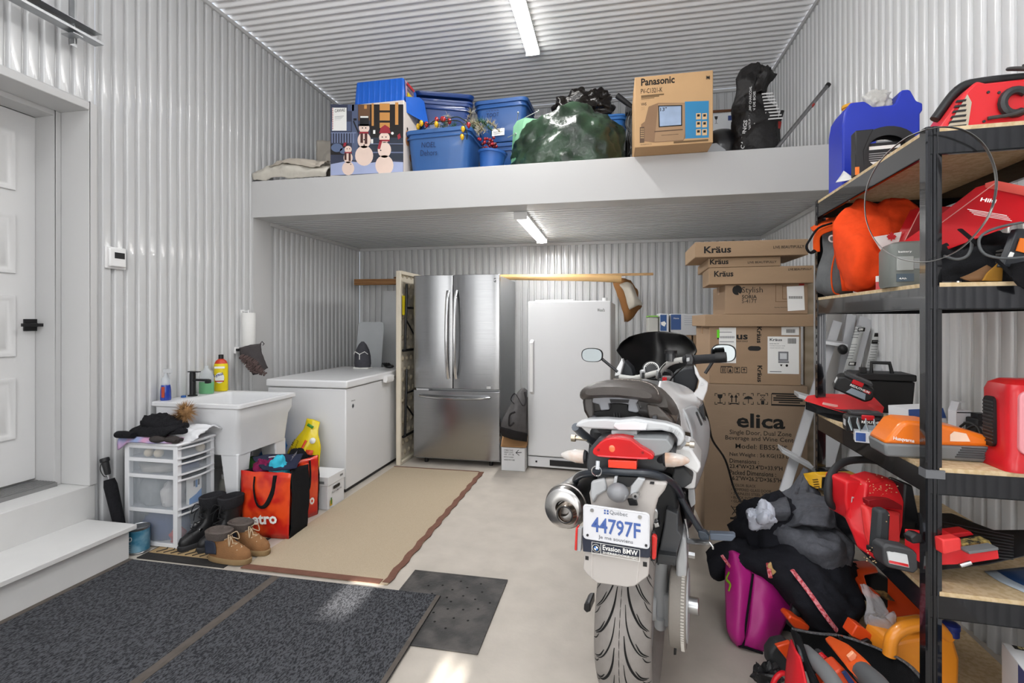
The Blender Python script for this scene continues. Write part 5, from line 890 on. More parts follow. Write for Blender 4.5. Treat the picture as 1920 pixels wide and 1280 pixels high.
MB().prism([(0, 0), (.045, 0), (.03, .03), (.028, .09), (.045, .135), (.06, .168), (.0, .168)], -.001, .05).build('corner_shell', dk, q, bevel=.004); MB().bx(.03, .17, .01, .05, 0, .03).build('orange_base', org, q); MB().bx(.035, .17, .02, .04, .03, .12).build('inner_card', dk, q)
decal(q, PAPER, rects=[(.05, .15, .095, .108), (.05, .13, .04, .05)], M=T(0, .02, 0)); decal(q, mat('#9A9C9E', .5), rects=[(.05, .14 - .01*(i % 3), .055 + i*.008, .058 + i*.008) for i in range(4)], M=T(0, .02, 0)); decal(q, org, rects=[(-.002, .012, .0, .03)], M=T(0, -.001, 0))
q = bt_('folded_papers', 'folded white instruction papers on the left edge of top shelf', 'papers', 1600, 335, 1.95, Zt); sheet_px('paper', mat('#DCDCDA', .8), q, [[(1567, 342, 2.0), (1600, 335, 1.9), (1650, 314, 1.75)], [(1576, 330, 2.03), (1607, 330, 1.92), (1652, 309, 1.77)], [(1582, 320, 2.02), (1610, 334, 1.93), (1655, 306, 1.8)]], .002, 4, 3)
q = bt_('battery_charger_box', 'red engine charger with black grip, hook and coiled cable on top shelf', 'charger', 1755, 236, 1.50, Zt, radians(-8))
MB().prism([(0, 0), (.36, 0), (.36, .15), (.12, .155), (.10, .165), (.085, .15), (.075, .14), (.0, .02)], 0, .17).build('shell', rd2, q, bevel=.008)
MB().prism([(.02, .02), (.075, .02), (.085, .10), (.075, .125)], -.004, .02).build('grille_panel', mat('#B9AE9C', .5), q)
for i in range(6): MB().hexa([(.026 + i*.004, -.006, .03 + i*.015), (.07, -.006, .03 + i*.015), (.07, 0, .03 + i*.015), (.026 + i*.004, 0, .03 + i*.015)], [(.029 + i*.004, -.006, .036 + i*.015), (.072, -.006, .036 + i*.015), (.072, 0, .036 + i*.015), (.029 + i*.004, 0, .036 + i*.015)]).build('grille_slot', BLACK, q)
MB().tube(crs([(.03, .085, .09), (.09, .085, .175), (.15, .085, .19), (.28, .085, .185), (.36, .085, .18)], 5), .015, 10).build('carry_handle', dk, q)
mb = MB(); mb.tube([(.185 + .03*cos(a), -.008, .085 + .034*sin(a)) for a in [radians(40 + k*20) for k in range(14)]], .012, 8, flat=1); mb.build('cable_hook', plastic('#2C2E30', .4), q)
MB().tube(crs([(.12, -.01, .045), (.19, -.02, .05), (.24, -.03, .09), (.25, -.02, .14), (.21, .0, .18), (.2, .06, .21), (.25, .06, .20), (.28, -.01, .15), (.27, -.02, .08), (.25, -.02, .04)], 6), .0055, 8).tube(crs([(.22, .03, .2), (.25, .0, .2), (.30, -.01, .15), (.3, -.01, .06)], 5), .0055, 8).build('cable', plastic('#3A3838', .6), q)
for x, z in ((.115, .04), (.125, .125), (.15, .12)): MB().cyl((x, -.003, z), (x, .0, z), .004, n=8).build('screw', DARK, q)
q = bt_('steel_strap_hoop', 'thin grey steel strap hoop hanging around the front shelf post', 'strap', 1745, 240, 1.38)
tube_px('strap', metalm('#8C8C8A', .4), q, [(1735, 243, 1.37), (1775, 238, 1.37), (1815, 248, 1.36), (1850, 280, 1.36), (1868, 335, 1.36), (1858, 395, 1.36), (1828, 440, 1.36), (1788, 474, 1.36), (1735, 491, 1.36), (1680, 482, 1.40), (1642, 452, 1.45), (1623, 405, 1.48), (1626, 350, 1.48), (1652, 300, 1.45), (1694, 262, 1.41), (1735, 243, 1.375)], .0052, 6, flat=.25, n=6)
# --- second level
Z2 = LV[3] + .0005
q = bt_('grey_tool_bag', 'grey and orange Husqvarna bag at the far end of second shelf', 'bag', 1555, 558, 2.15, Z2); gf = cloth('#6A6C6D')
sheet_px('front_panel', gf, q, [[(1540, 430, 2.22), (1560, 432, 2.15), (1590, 425, 2.1)], [(1543, 470, 2.2), (1562, 475, 2.12), (1595, 470, 2.08)], [(1535, 515, 2.17), (1562, 520, 2.08), (1595, 515, 2.05)], [(1530, 545, 2.2), (1560, 555, 2.1), (1598, 550, 2.08)], [(1545, 557, 2.25), (1570, 559, 2.2), (1600, 557, 2.2)]], .01, w=wrk(.012, 12, 3))
sheet_px('orange_top', cloth('#E0531C'), q, [[(1528, 440, 2.15), (1560, 425, 2.13), (1590, 412, 2.1)], [(1520, 430, 2.3), (1556, 410, 2.3), (1590, 402, 2.3)]], .012, w=wrk(.006, 12, 3)); tube_px('strap', cloth('#17171A'), q, [(1560, 418, 2.1), (1534, 428, 2.12), (1518, 450, 2.12), (1512, 463, 2.12), (1520, 474, 2.12), (1533, 466, 2.14)], .009, flat=.5); tube_px('orange_strap', cloth('#E0531C'), q, [(1531, 472, 2.13), (1534, 440, 2.13), (1568, 424, 2.1)], .014, flat=.5); tube_px('piping', cloth('#E0531C'), q, [(1567, 470, 2.07), (1559, 510, 2.05), (1562, 545, 2.06), (1575, 553, 2.06)], .003)
ptxt('HUSQ', PAPER, q, (1566, 455, 2.08), (1573, 498, 2.03), (.9, 0, .2), .03); decal(q, PAPER, polys=[disc(0, 0, .016)], M=mloc(q).inverted() @ face(cD(1557, 448, 2.1), cD(1567, 449, 2.1)), eps=.01); decal(q, mat('#6A6C6D', .9), polys=[disc(0, 0, .010)], M=mloc(q).inverted() @ face(cD(1557, 448, 2.1), cD(1567, 449, 2.1)), eps=.012)
q = bt_('orange_dry_bag', 'orange-red sack printed with a Canadian flag on second shelf', 'bag', 1640, 550, 1.9, Z2); of = cloth('#EA4B1E', bs=180, bump=.25)
sheet_px('front', of, q, [[(1596, 392, 2.0), (1612, 374, 1.98), (1645, 383, 1.96), (1676, 373, 1.95), (1718, 396, 1.93)], [(1568, 420, 1.96), (1605, 425, 1.90), (1645, 428, 1.86), (1685, 428, 1.86), (1724, 425, 1.88)], [(1570, 465, 1.96), (1605, 470, 1.82), (1645, 475, 1.80), (1685, 478, 1.80), (1718, 470, 1.86)], [(1565, 515, 1.95), (1600, 522, 1.83), (1640, 525, 1.81), (1675, 520, 1.82), (1700, 510, 1.88)], [(1582, 550, 1.93), (1600, 555, 1.90), (1625, 553, 1.88), (1650, 548, 1.88), (1680, 538, 1.9)]], .012, 8, 7, w=wrk(.020, 11, 5))
sheet_px('back', of, q, [[(1600, 384, 2.0), (1645, 384, 1.98), (1712, 390, 1.94)], [(1572, 450, 2.05), (1645, 450, 2.05), (1720, 450, 2.0)], [(1580, 545, 2.02), (1640, 545, 2.02), (1690, 538, 1.95)]], .01)
slab_px('flag_white', PAPER, q, [(1637, 444), (1663, 440), (1691, 434), (1686, 452), (1676, 470), (1664, 481), (1650, 465)], 1.765, .004, 0); ml = [(0, 12), (3, 7), (6, 9), (5, 3), (10, 5), (9, 2), (13, 0), (8, -5), (9, -8), (1, -7), (1, -12), (-1, -12), (-1, -7), (-9, -8), (-8, -5), (-13, 0), (-9, 2), (-10, 5), (-5, 3), (-6, 9), (-3, 7)]
slab_px('maple_leaf', rd, q, [(1672 + .72*x, 443 - .72*y) for x, y in ml], 1.758, .002, 0)
q = bt_('long_red_carton', 'long bright red carton with white print leaning across second shelf', 'carton', 1800, 440, 1.45); rc = plastic('#D0121E', .4, var=.03)
slab_px('body', rc, q, [(1697, 462, 1.72), (1768, 414, 1.58), (1866, 340, 1.42), (1965, 362, 1.32), (1965, 400, 1.30), (1850, 440, 1.42), (1768, 472, 1.56), (1715, 480, 1.68)], 1.5, .06, .003)
slab_px('inner_flap', plastic('#B4101A', .4), q, [(1690, 462), (1727, 388), (1810, 386), (1760, 425), (1720, 455)], 1.74, .05, .003); slab_px('top_edge', plastic('#E05A50', .5), q, [(1866, 338, 1.415), (1965, 358, 1.31), (1965, 366, 1.31), (1866, 346, 1.415)], 1.4, .03, 0)
tube_px('edge_line', mat('#E8A9A0', .5), q, [(1766, 417, 1.575), (1865, 344, 1.412)], .0014, n=5); tube_px('edge_line', mat('#E8A9A0', .5), q, [(1692, 460, 1.735), (1726, 392, 1.735)], .0014, n=5)
ptxt('Hilti', PAPER, q, (1837, 378, 1.41), (1866, 382, 1.39), (0, .3, 1), .012, .04)
for i in range(4): tube_px('white_line', PAPER, q, [(1814 + i*4, 392 + i*3.3, 1.43), (1888 + i*3, 404 + i*3.3, 1.36)], .0011, n=4)
q = bt_('grey_charger', 'grey battery charger with yellow sticker behind the shelf post', 'charger', 1700, 541, 1.6, Z2, radians(-8)); 
MB().loft([[(x, y, z) for x, y in rrect(-.06, .07, -.05, .06, .02)] for z in (0, .004)] + [[(x, y, z) for x, y in rrect(-.062+k, .072-k, -.052+k, .062-k, .02)] for z, k in ((.01, 0), (.12, .0), (.138, .008), (.145, .022))]).build('shell', plastic('#6C706C', .5), q)
MB().bx(-.045, .0, -.056, -.05, .05, .095).build('recess_panel', plastic('#9A9D9A'), q, bevel=.002); MB().bx(.035, .06, -.056, -.05, .095, .12).build('yellow_sticker', mat('#E2C21A', .5), q); MB().cyl((.035, -.055, .03), (.035, -.045, .03), .018).build('socket', BLACK, q); MB().bx(.0, .05, -.055, -.05, .055, .088).build('contacts', plastic('#8A8D8C'), q); MB().bx(-.045, .0, -.055, -.051, .015, .04).build('lower_panel', plastic('#4D5B66'), q); 
txt([('battery', -.04, .105, .035, .008, .03)], PAPER, q, M=T(0, -.052, 0)); txt([('4Ah', -.04, .022, .02, .006, .03)], PAPER, q, M=T(0, -.056, 0))
q = bt_('small_red_box', 'small red and white box under the orange sack on second shelf', 'box', 1655, 525, 1.74, Z2, radians(-30)); MB().bx(-.02, .08, 0, .06, 0, .045).build('body', rd, q); MB().hexa([(-.02, -.001, .03), (.08, -.001, .03), (.08, .06, .03), (-.02, .06, .03)], [(-.02, -.001, .05), (.08, -.001, .062), (.08, .06, .062), (-.02, .06, .05)]).build('white_lid', PAPER, q)
q = bt_('black_tool_pouch', 'black tool pouch with loops at the near end of second shelf', 'pouch', 1860, 530, 1.48, Z2); heap((.03, .05, 0), (.16, .10, .13), .03, 10, 3, 56, 30).build('pouch', cloth('#232427'), q)
for i in range(5): MB().tube(crs([(-.02, -.045, .05 + i*.011), (.02, -.06, .052 + i*.011), (.06, -.045, .05 + i*.011)], 4), .004, 6).build('elastic_loop', plastic('#5A5856'), q)
tube_px('webbing', cloth('#131315'), q, [(1800, 430, 1.45), (1830, 455, 1.38), (1872, 490, 1.36), (1900, 520, 1.34)], .007, flat=.4); sheet_px('hanging_flap', cloth('#151517'), q, [[(1885, 500, 1.40), (1905, 495, 1.36), (1940, 490, 1.33)], [(1890, 520, 1.35), (1908, 525, 1.33), (1945, 530, 1.31)], [(1905, 535, 1.33), (1915, 545, 1.32), (1945, 552, 1.31)]], .008, w=wrk(.006, 14, 3))
q = bt_('blister_pack', 'dark blister pack with orange and white print on the black pouch', 'package', 1895, 480, 1.36); slab_px('card', mat('#2B2E33', .35), q, [(1880, 500), (1908, 428), (1960, 430), (1960, 505)], 1.37, .02, .003); slab_px('print', org, q, [(1906, 470), (1914, 446), (1930, 448), (1930, 476)], 1.365, .003, 0); slab_px('print', PAPER, q, [(1891, 482), (1896, 472), (1902, 474), (1898, 484)], 1.365, .003, 0)
q = bt_('grey_cable', 'loose grey cable looping over the black pouch', 'cable', 1850, 480, 1.36); tube_px('cable', plastic('#55585A', .5), q, [(1960, 410, 1.34), (1880, 424, 1.36), (1842, 440, 1.36), (1836, 460, 1.36), (1850, 478, 1.35), (1890, 484, 1.34), (1960, 478, 1.33)], .0035); tube_px('cable', plastic('#55585A', .5), q, [(1812, 440, 1.42), (1822, 455, 1.4), (1815, 478, 1.4), (1795, 486, 1.42), (1770, 480, 1.45)], .004)
q = bt_('leather_sheath', 'tan leather tool sheath at the front of second shelf', 'sheath', 1835, 530, 1.42, Z2 + .004); lt = mat('#7E5A38', .7, var=.15, vs=14, bump=.3)
sheet_px('outer_leather', lt, q, [[(1800, 521, 1.46), (1815, 526, 1.44), (1835, 527, 1.43)], [(1822, 512, 1.44), (1838, 518, 1.42), (1850, 525, 1.41)], [(1850, 497, 1.43), (1862, 505, 1.42), (1872, 520, 1.42)]], .004); sheet_px('suede_flap', mat('#B07F2C', .9, var=.2, vs=30), q, [[(1842, 526, 1.40), (1860, 527, 1.40), (1878, 527, 1.40)], [(1852, 510, 1.40), (1866, 510, 1.40), (1879, 508, 1.40)], [(1868, 496, 1.41), (1875, 492, 1.41), (1880, 489, 1.41)]], .004)
q = bt_('loose_wrench', 'small chrome wrench lying behind the front shelf post', 'wrench', 1775, 526, 1.46, Z2); MB().tube([(-.03, 0, .005), (.04, .02, .005)], .005, 8).cyl((-.03, 0, .001), (-.03, 0, .009), .011).cyl((.04, .02, .001), (.04, .02, .009), .009).build('tool', CHROME, q)
# --- third level
Z3 = LV[2] + .0005
q = bt_('black_toolbox', 'black plastic toolbox with raised handle at back of third shelf', 'toolbox', 1655, 775, 2.25, Z3, radians(-10)); tbx = plastic('#222325', .6, var=.1)
MB().hexa([(-.09, 0, 0), (.11, 0, 0), (.11, .16, 0), (-.09, .16, 0)], [(-.10, -.005, .145), (.12, -.005, .145), (.12, .165, .145), (-.10, .165, .145)]).build('body', tbx, q, bevel=.005); MB().bx(-.105, .125, -.01, .17, .147, .178).build('lid', tbx, q, bevel=.006); MB().tube([(-.03, .05, .175), (-.03, .05, .225), (.04, .05, .225), (.05, .05, .175)], .009, 8).build('handle', dk, q); MB().bx(-.085, -.06, .0, .03, .178, .205).build('latch', dk, q, bevel=.003)
q = bt_('red_charger', 'red and black battery charger at the far left of third shelf', 'charger', 1590, 778, 2.12, Z3); 
slab_px('base', dk, q, [(1530, 757, 2.22), (1580, 771, 2.02), (1655, 774, 1.96), (1655, 789, 1.96), (1585, 795, 2.02), (1530, 774, 2.22)], 2.1, .08); slab_px('top_shell', rd2, q, [(1530, 757, 2.2), (1536, 747, 2.24), (1568, 743, 2.26), (1640, 745, 2.14), (1658, 763, 1.99), (1655, 776, 1.97), (1580, 773, 2.02)], 2.1, .09, .006); slab_px('light_strip', mat('#E8B8B0', .5), q, [(1544, 754), (1571, 759), (1571, 764), (1543, 758)], 2.1, .004, 0)
def battery(label, c, rot):
    q = thing('battery_pack', label, 'battery', c, rot=rot, group='black power tool batteries'); MB().prism([(-.065, .0), (.055, .0), (.072, .018), (.072, .045), (.06, .062), (-.05, .068), (-.066, .055)], -.04, .04).build('case', dk, q, bevel=.008, bseg=3)
    MB().bx(-.05, .05, -.03, .03, .066, .078).build('rail', plastic('#3A3B3E'), q, bevel=.003); MB().bx(-.02, .02, -.046, -.035, .052, .07).build('release_button', rd, q, bevel=.003)
    MB().prism([(-.02, .010), (.05, .010), (.042, .034), (-.01, .034)], -.0415, -.04).build('label', mat('#8D9AA6', .4), q); txt([('REDLITHIUM', -.02, .040, .07, .009, .05)], PAPER, q, M=T(0, -.0415, 0)); decal(q, rd, rects=[(.03, .055, .038, .05)], M=T(0, -.0405, 0)); MB().bx(-.0665, -.064, -.02, .015, .022, .045).build('end_label', lbw, q); return q
battery('black battery pack tilted on top of the red charger', cD(1592, 738, 2.05), (radians(8), radians(24), radians(-15))); battery('black battery pack with red button in front of the red charger', cD(1625, 800, 1.88) * 1 if False else Vector((cD(1622, 800, 1.86).x, cD(1622, 800, 1.86).y, Z3)), (0, 0, radians(-12)))
q = bt_('open_bit_box', 'open clear and blue hardware box on third shelf edge', 'box', 1635, 830, 1.70, Z3, radians(-18)); MB().bx(-.05, .07, -.02, .03, 0, .036).build('body', mat('#D4D7DC', .5), q); decal(q, mat('#2B4E92', .5), rects=[(-.048, -.02, .004, .033)], M=T(0, -.0205, 0)); decal(q, GREY, rects=[(.0, .055, .02, .021), (.0, .05, .014, .015)], M=T(0, -.0205, 0))
for i in range(5): MB().hexa([(-.06 + i*.024, -.01, .036), (-.057 + i*.024, -.01, .036), (-.052 + i*.024, .04, .036), (-.055 + i*.024, .04, .036)], [(-.07 + i*.024, -.012, .066), (-.067 + i*.024, -.012, .066), (-.06 + i*.024, .04, .075), (-.063 + i*.024, .04, .075)]).build('clear_tab', mat('#B9CAD0', .2, alpha=.7), q)
for k, (px, py) in enumerate(((1693, 790), (1706, 792))): q = bt_('slim_battery', ('taller', 'shorter')[k] + ' slim red battery standing left of the front shelf post', 'battery', px, py, 1.80, Z3, 0, group='slim red batteries'); MB().lathe([(.013, 0), (.0135, .03)], 16).build('base', dk, q); MB().lathe([(.014, .03), (.0145, .085 - k*.012), (.012, .09 - k*.012)], 16).build('case', rd2, q)
q = bt_('blue_white_carton', 'blue and white printed carton behind the front shelf post', 'carton', 1740, 800, 1.72, Z3, radians(12)); MB().hexa([(-.065, 0, 0), (.09, 0, 0), (.09, .09, 0), (-.065, .09, 0)], [(-.07, .0, .11), (.05, .0, .115), (.05, .09, .115), (-.07, .09, .11)]).build('body', mat('#DADCE0', .6), q); decal(q, mat('#33528F', .5), polys=[[(-.069, .11), (.052, .115), (.064, .08), (-.068, .078)]], M=T(0, 0, 0), eps=.001); decal(q, mat('#5C9A4A', .5), rects=[(-.065, -.045, .01, .05)]); txt([('LED', .015, .085, .03, .016, .03)], PAPER, q, eps=.002)
q = bt_('open_white_carton', 'small white carton with open flaps on third shelf', 'carton', 1806, 800, 1.66, Z3, radians(6)); MB().bx(-.022, .026, 0, .035, 0, .115).build('body', mat('#D9DADE', .6), q); MB().hexa([(-.022, .034, .115), (-.022, .0, .115), (-.02, .0, .115), (-.02, .034, .115)], [(-.012, .034, .145), (-.012, .0, .145), (-.01, .0, .145), (-.01, .034, .145)]).bx(-.012, .008, .0, .034, .143, .145).build('flap', mat('#CDCFD3', .6), q); decal(q, DARK, rects=[(-.02, .024, .108, .112)]); decal(q, GREY, rects=[(.0, .003, .03, .08), (.006, .0075, .03, .08)])
q = bt_('orange_charger', 'orange and grey Husqvarna battery charger at front of third shelf', 'charger', 1760, 862, 1.49, Z3, radians(-4)); W2 = .14
MB().hexa([(-W2, -.01, 0), (W2-.015, -.01, 0), (W2-.015, .11, 0), (-W2, .11, 0)], [(-W2-.006, -.014, .042), (W2, -.014, .05), (W2, .11, .05), (-W2-.006, .11, .042)]).build('grey_base', plastic('#76797B', .5), q, bevel=.008)
MB().prism([(-W2-.008, .040), (W2+.002, .048), (W2-.002, .072), (.06, .095), (-.02, .112), (-.085, .114), (-.105, .105)], -.016, .108).build('orange_shell', org, q, bevel=.014, bseg=3)
for i in range(5): MB().bx(.035 + i*.004, W2-.02, -.016, -.013, .012 + i*.007, .0155 + i*.007).build('vent_slot', mat('#3D4042', .6), q)
txt([('Husqvarna', -.125, .052, .055, .014, .04, 'l', -.1)], PAPER, q, M=T(0, -.0165, 0)); decal(q, mat('#F2D3BC', .4), polys=[[(.02, .06), (.07, .062), (.06, .085), (.03, .09), (.02, .08)]], M=T(0, -.017, 0)); 
for i in range(5): MB().bx(-.055 + i*.011, -.05 + i*.011, -.018, -.015, .09, .104).build('cooling_slit', BLACK, q)
q = bt_('red_heater', 'tall red job site heater with black side grille at third shelf', 'heater', 1893, 872, 1.36, Z3, radians(-3)); 
MB().loft([[(x, y, z) for x, y in rrect(0+k, .17-k, 0+k, .13-k, .025)] for z, k in ((0, -.006), (.03, -.006), (.05, .004), (.22, .002), (.24, .008), (.252, .025))]).build('body', rd, q)
MG = face((-.001, .13, 0), (-.001, 0, 0)); MB().prism(rrect(.03, .075, .055, .20, .015), -.004, .004, MG).build('grille', BLACK, q)
for i in range(12): MB().bx(.032, .073, -.007, -.004, .067 + i*.0105, .071 + i*.0105, MG).build('grille_fin', plastic('#2E3032', .4), q)
MB().prism(rrect(.02, .165, .05, .225, .02), -.006, .02).build('face_panel', plastic('#E79AA2', .4), q, bevel=.003)
q = bt_('black_adapter', 'black power adapter block left of the red heater', 'adapter', 1845, 815, 1.6, Z3, radians(5)); MB().bx(-.02, .035, 0, .05, 0, .10).build('block', dk, q, bevel=.005); MB().bx(-.015, .015, -.002, 0, .055, .075).build('label', GREY, q); MB().bx(-.01, .02, .01, .04, .10, .115).build('plug', dk, q)
q = bt_('power_cord', 'black power cord tangled between orange charger and red heater', 'cord', 1850, 850, 1.48, Z3); tube_px('cord', BLACK, q, [(1800, 800, 1.62), (1815, 792, 1.6), (1838, 805, 1.55), (1845, 830, 1.5), (1860, 860, 1.46), (1890, 872, 1.42), (1912, 868, 1.4)], .004); tube_px('cord', BLACK, q, [(1805, 808, 1.6), (1830, 798, 1.57), (1843, 820, 1.52), (1880, 862, 1.44)], .004)
q = bt_('steel_connector', 'small silver connector on third shelf under the red heater', 'connector', 1850, 856, 1.5, Z3); MB().lathe([(.014, 0), (.014, .02), (.02, .022), (.02, .03)], 14, M=T(0, 0, .016, 0, pi/2, 0)).build('fitting', CHROME, q)
# --- fourth level
Z4 = LV[1] + .0005
q = bt_('yellow_charger', 'yellow and black battery charger at the far end of fourth shelf', 'charger', 1560, 915, 2.2, Z4); slab_px('black_body', dk, q, [(1540, 892, 2.25), (1610, 889, 2.18), (1612, 902, 2.15), (1605, 922, 2.1), (1545, 922, 2.15)], 2.2, .10, .006); slab_px('yellow_top', plastic('#D9A51C', .4), q, [(1517, 893, 2.26), (1537, 891, 2.2), (1609, 889, 2.14), (1609, 892, 2.14), (1542, 895, 2.18), (1541, 918, 2.18), (1530, 916, 2.2), (1522, 903, 2.24)], 2.2, .05, .003); slab_px('battery_slot', dk, q, [(1533, 889), (1540, 882), (1590, 882), (1596, 889)], 2.25, .06)
for i in range(4): slab_px('vent_slot', mat('#7A5A10', .6), q, [(1524 + i, 899 + i*4.4), (1534 + i, 898 + i*4.4), (1534 + i, 899.6 + i*4.4), (1525 + i, 900.6 + i*4.4)], 2.165, .006, 0)
q = bt_('chainsaw', 'red battery chainsaw with black wrap handle and sawdust, on fourth shelf', 'chainsaw', 1640, 1000, 1.72, Z4)
tube_px('wrap_handle', plastic('#26272A', .6), q, [(1588, 952, 1.88), (1562, 948, 1.86), (1553, 930, 1.85), (1556, 895, 1.87), (1575, 870, 1.9), (1605, 862, 1.92), (1650, 865, 1.93), (1700, 885, 1.9)], .014)
slab_px('motor_cover', rd2, q, [(1586, 905), (1592, 901), (1628, 903), (1627, 985), (1592, 975), (1585, 940)], 1.78, .12, .012, bseg=3); slab_px('main_housing', rd2, q, [(1626, 905, 1.75), (1655, 897, 1.78), (1694, 906, 1.76), (1697, 945, 1.72), (1692, 990, 1.66), (1686, 1020, 1.6), (1686, 1052, 1.57), (1645, 1054, 1.57), (1632, 1010, 1.62), (1623, 985, 1.68)], 1.7, .10, .012, bseg=3)
slab_px('rear_shroud', plastic('#E23A3A', .4), q, [(1625, 950, 1.66), (1645, 955, 1.66), (1672, 960, 1.66), (1692, 962, 1.66), (1688, 1015, 1.6), (1684, 1048, 1.555), (1648, 1050, 1.555), (1633, 1008, 1.6)], 1.6, .04, .01, bseg=3); slab_px('recess', plastic('#8E0E16', .5), q, [(1645, 935), (1675, 938), (1692, 948), (1692, 956), (1630, 948), (1628, 938)], 1.67, .03, .002)
slab_px('grip_rubber', plastic('#34373A', .7), q, [(1650, 958), (1666, 956), (1671, 964), (1668, 1020), (1664, 1040), (1644, 1035), (1648, 985)], 1.555, .04, .008); slab_px('grip_rubber', dk, q, [(1640, 1030), (1668, 1034), (1664, 1042), (1640, 1040)], 1.55, .04, .004)
slab_px('battery', plastic('#3A3B3E', .5), q, [(1656, 1026, 1.50), (1664, 1020, 1.5), (1712, 1029, 1.46), (1722, 1040, 1.45), (1723, 1068, 1.45), (1715, 1076, 1.46), (1664, 1064, 1.5), (1658, 1055, 1.5)], 1.48, .05, .006, bseg=3); slab_px('battery_label', lbw, q, [(1664, 1035, 1.493), (1670, 1033, 1.493), (1701, 1040, 1.465), (1705, 1064, 1.462), (1668, 1056, 1.49)], 1.48, .004, 0); slab_px('red_label', rd, q, [(1667, 1050, 1.491), (1703, 1058, 1.461), (1704, 1063, 1.461), (1668, 1055, 1.489)], 1.475, .003, 0)
slab_px('spec_label', lbw, q, [(1598, 931), (1621, 936), (1618, 973), (1594, 969)], 1.777, .004, 0); slab_px('spec_print', mat('#6A4A4A', .6), q, [(1600, 945), (1618, 948), (1616, 970), (1596, 966)], 1.774, .003, 0); slab_px('red_print', rd, q, [(1599.5, 934), (1619.5, 938), (1619, 945), (1599, 941)], 1.774, .003, 0); slab_px('side_case', dk, q, [(1697, 905), (1712, 910), (1722, 960), (1727, 1010), (1690, 1010)], 1.72, .08, .006)
random.seed(3); mb = MB()
for i in range(130): px, py = random.gauss(1655, 22), random.gauss(925, 16) if i < 90 else random.gauss(1045, 8); mb.box(cD(px, py, (1.755 if px < 1628 else 1.735) if py < 960 else 1.55), (.004*random.random()+.001, .001, .0025), T())
o = mb.build('sawdust', mat('#D6B98A', .9), q, world=True); o['kind'] = 'stuff'
q = bt_('bar_cover', 'black plastic chain bar cover lying along fourth shelf', 'cover', 1810, 1060, 1.45, Z4); slab_px('tray', plastic('#17181B', .45), q, [(1728, 966, 1.75), (1800, 968, 1.7), (1840, 985, 1.6), (1880, 1000, 1.5), (1960, 1000, 1.4), (1960, 1035, 1.34), (1850, 1058, 1.42), (1760, 1070, 1.47), (1725, 1068, 1.5)], 1.5, .03, .004)
for i in range(9): tube_px('tray_rib', plastic('#2A2B2E', .4), q, [(1768 + i*3, 978 + i*7.5, 1.60 - i*.016), (1900, 1004 + i*5.5, 1.42 - i*.007)], .0022, n=5)
q = bt_('pruning_saw', 'second red battery saw lying flat right of the shelf post', 'saw', 1790, 1045, 1.42, Z4 + .03); slab_px('body', rd2, q, [(1726, 1006, 1.44), (1760, 1010, 1.42), (1802, 1008, 1.40), (1805, 1030, 1.39), (1815, 1036, 1.38), (1872, 1030, 1.36), (1875, 1048, 1.36), (1808, 1058, 1.39), (1760, 1060, 1.42), (1726, 1056, 1.44)], 1.42, .06, .006, bseg=3); slab_px('upper_cover', plastic('#E43C3C', .4), q, [(1768, 1012), (1800, 1008), (1804, 1032), (1770, 1040)], 1.375, .03, .004)
slab_px('grey_rail', gy, q, [(1816, 1034), (1872, 1026), (1873, 1031), (1818, 1039)], 1.355, .03, .001); slab_px('knob', dk, q, [(1708, 1008), (1718, 1000), (1730, 1002), (1730, 1018), (1712, 1020)], 1.42, .03, .004); slab_px('chips', mat('#A08A4E', .9, vs=60, kind='patches', col2='#1B1A18'), q, [(1804, 1020), (1855, 1012), (1862, 1022), (1806, 1032)], 1.40, .03, .003); slab_px('red_cap', rd, q, [(1775, 1002), (1820, 996), (1828, 1003), (1790, 1010)], 1.46, .04, .003); tube_px('bar_tip', CHROME, q, [(1800, 1060, 1.37), (1820, 1054, 1.365)], .006)
q = bt_('blue_brochure', 'blue and white brochure at the near corner of fourth shelf', 'brochure', 1890, 1090, 1.33, Z4); 
G = [[cZ(1846, 1071, Z4+.002), cZ(1900, 1065, Z4+.002), cZ(1950, 1060, Z4+.002)], [cZ(1875, 1090, Z4+.002), cZ(1930, 1085, Z4+.002), cZ(1975, 1080, Z4+.002)], [cZ(1925, 1112, Z4+.002), cZ(1960, 1110, Z4+.002), cZ(1990, 1108, Z4+.002)]]
mb = MB(); mb.patch(G, 3, 3); mb.build('paper', mat('#A9B3BD', .6), q, world=True, solid=.002); mb = MB(); mb.patch([[cZ(1868, 1069, Z4+.004), cZ(1950, 1060, Z4+.004)], [cZ(1900, 1088, Z4+.004), cZ(1975, 1080, Z4+.004)], [cZ(1950, 1110, Z4+.004), cZ(1990, 1108, Z4+.004)]], 3, 3); mb.build('blue_print', mat('#1E3C66', .5), q, world=True, solid=.001)
# --- bottom level
Z5 = LV[0] + .0005
q = bt_('orange_jug', 'orange plastic jug with blue cap on the bottom shelf', 'jug', 1700, 1260, 1.62, Z5); oj = plastic('#E9922A', .3, coat=.3)
slab_px('body', oj, q, [(1664, 1232, 1.62), (1672, 1205, 1.62), (1700, 1198, 1.62), (1775, 1188, 1.6), (1790, 1195, 1.6), (1802, 1235, 1.6), (1800, 1330, 1.6), (1690, 1330, 1.62), (1672, 1270, 1.62)], 1.62, .12, .02, bseg=3)
tube_px('grip', oj, q, [(1668, 1228, 1.6), (1673, 1195, 1.6), (1700, 1175, 1.6), (1745, 1170, 1.6), (1780, 1192, 1.6)], .020, n=12); t0 = cD(1783, 1190, 1.6); MB().lathe([(.022, 0), (.022, .02), (.024, .022), (.024, .036), (.018, .04)], 20, M=Matrix.Translation(t0)).build('cap', plastic('#1B2A6E', .4), q, world=True)
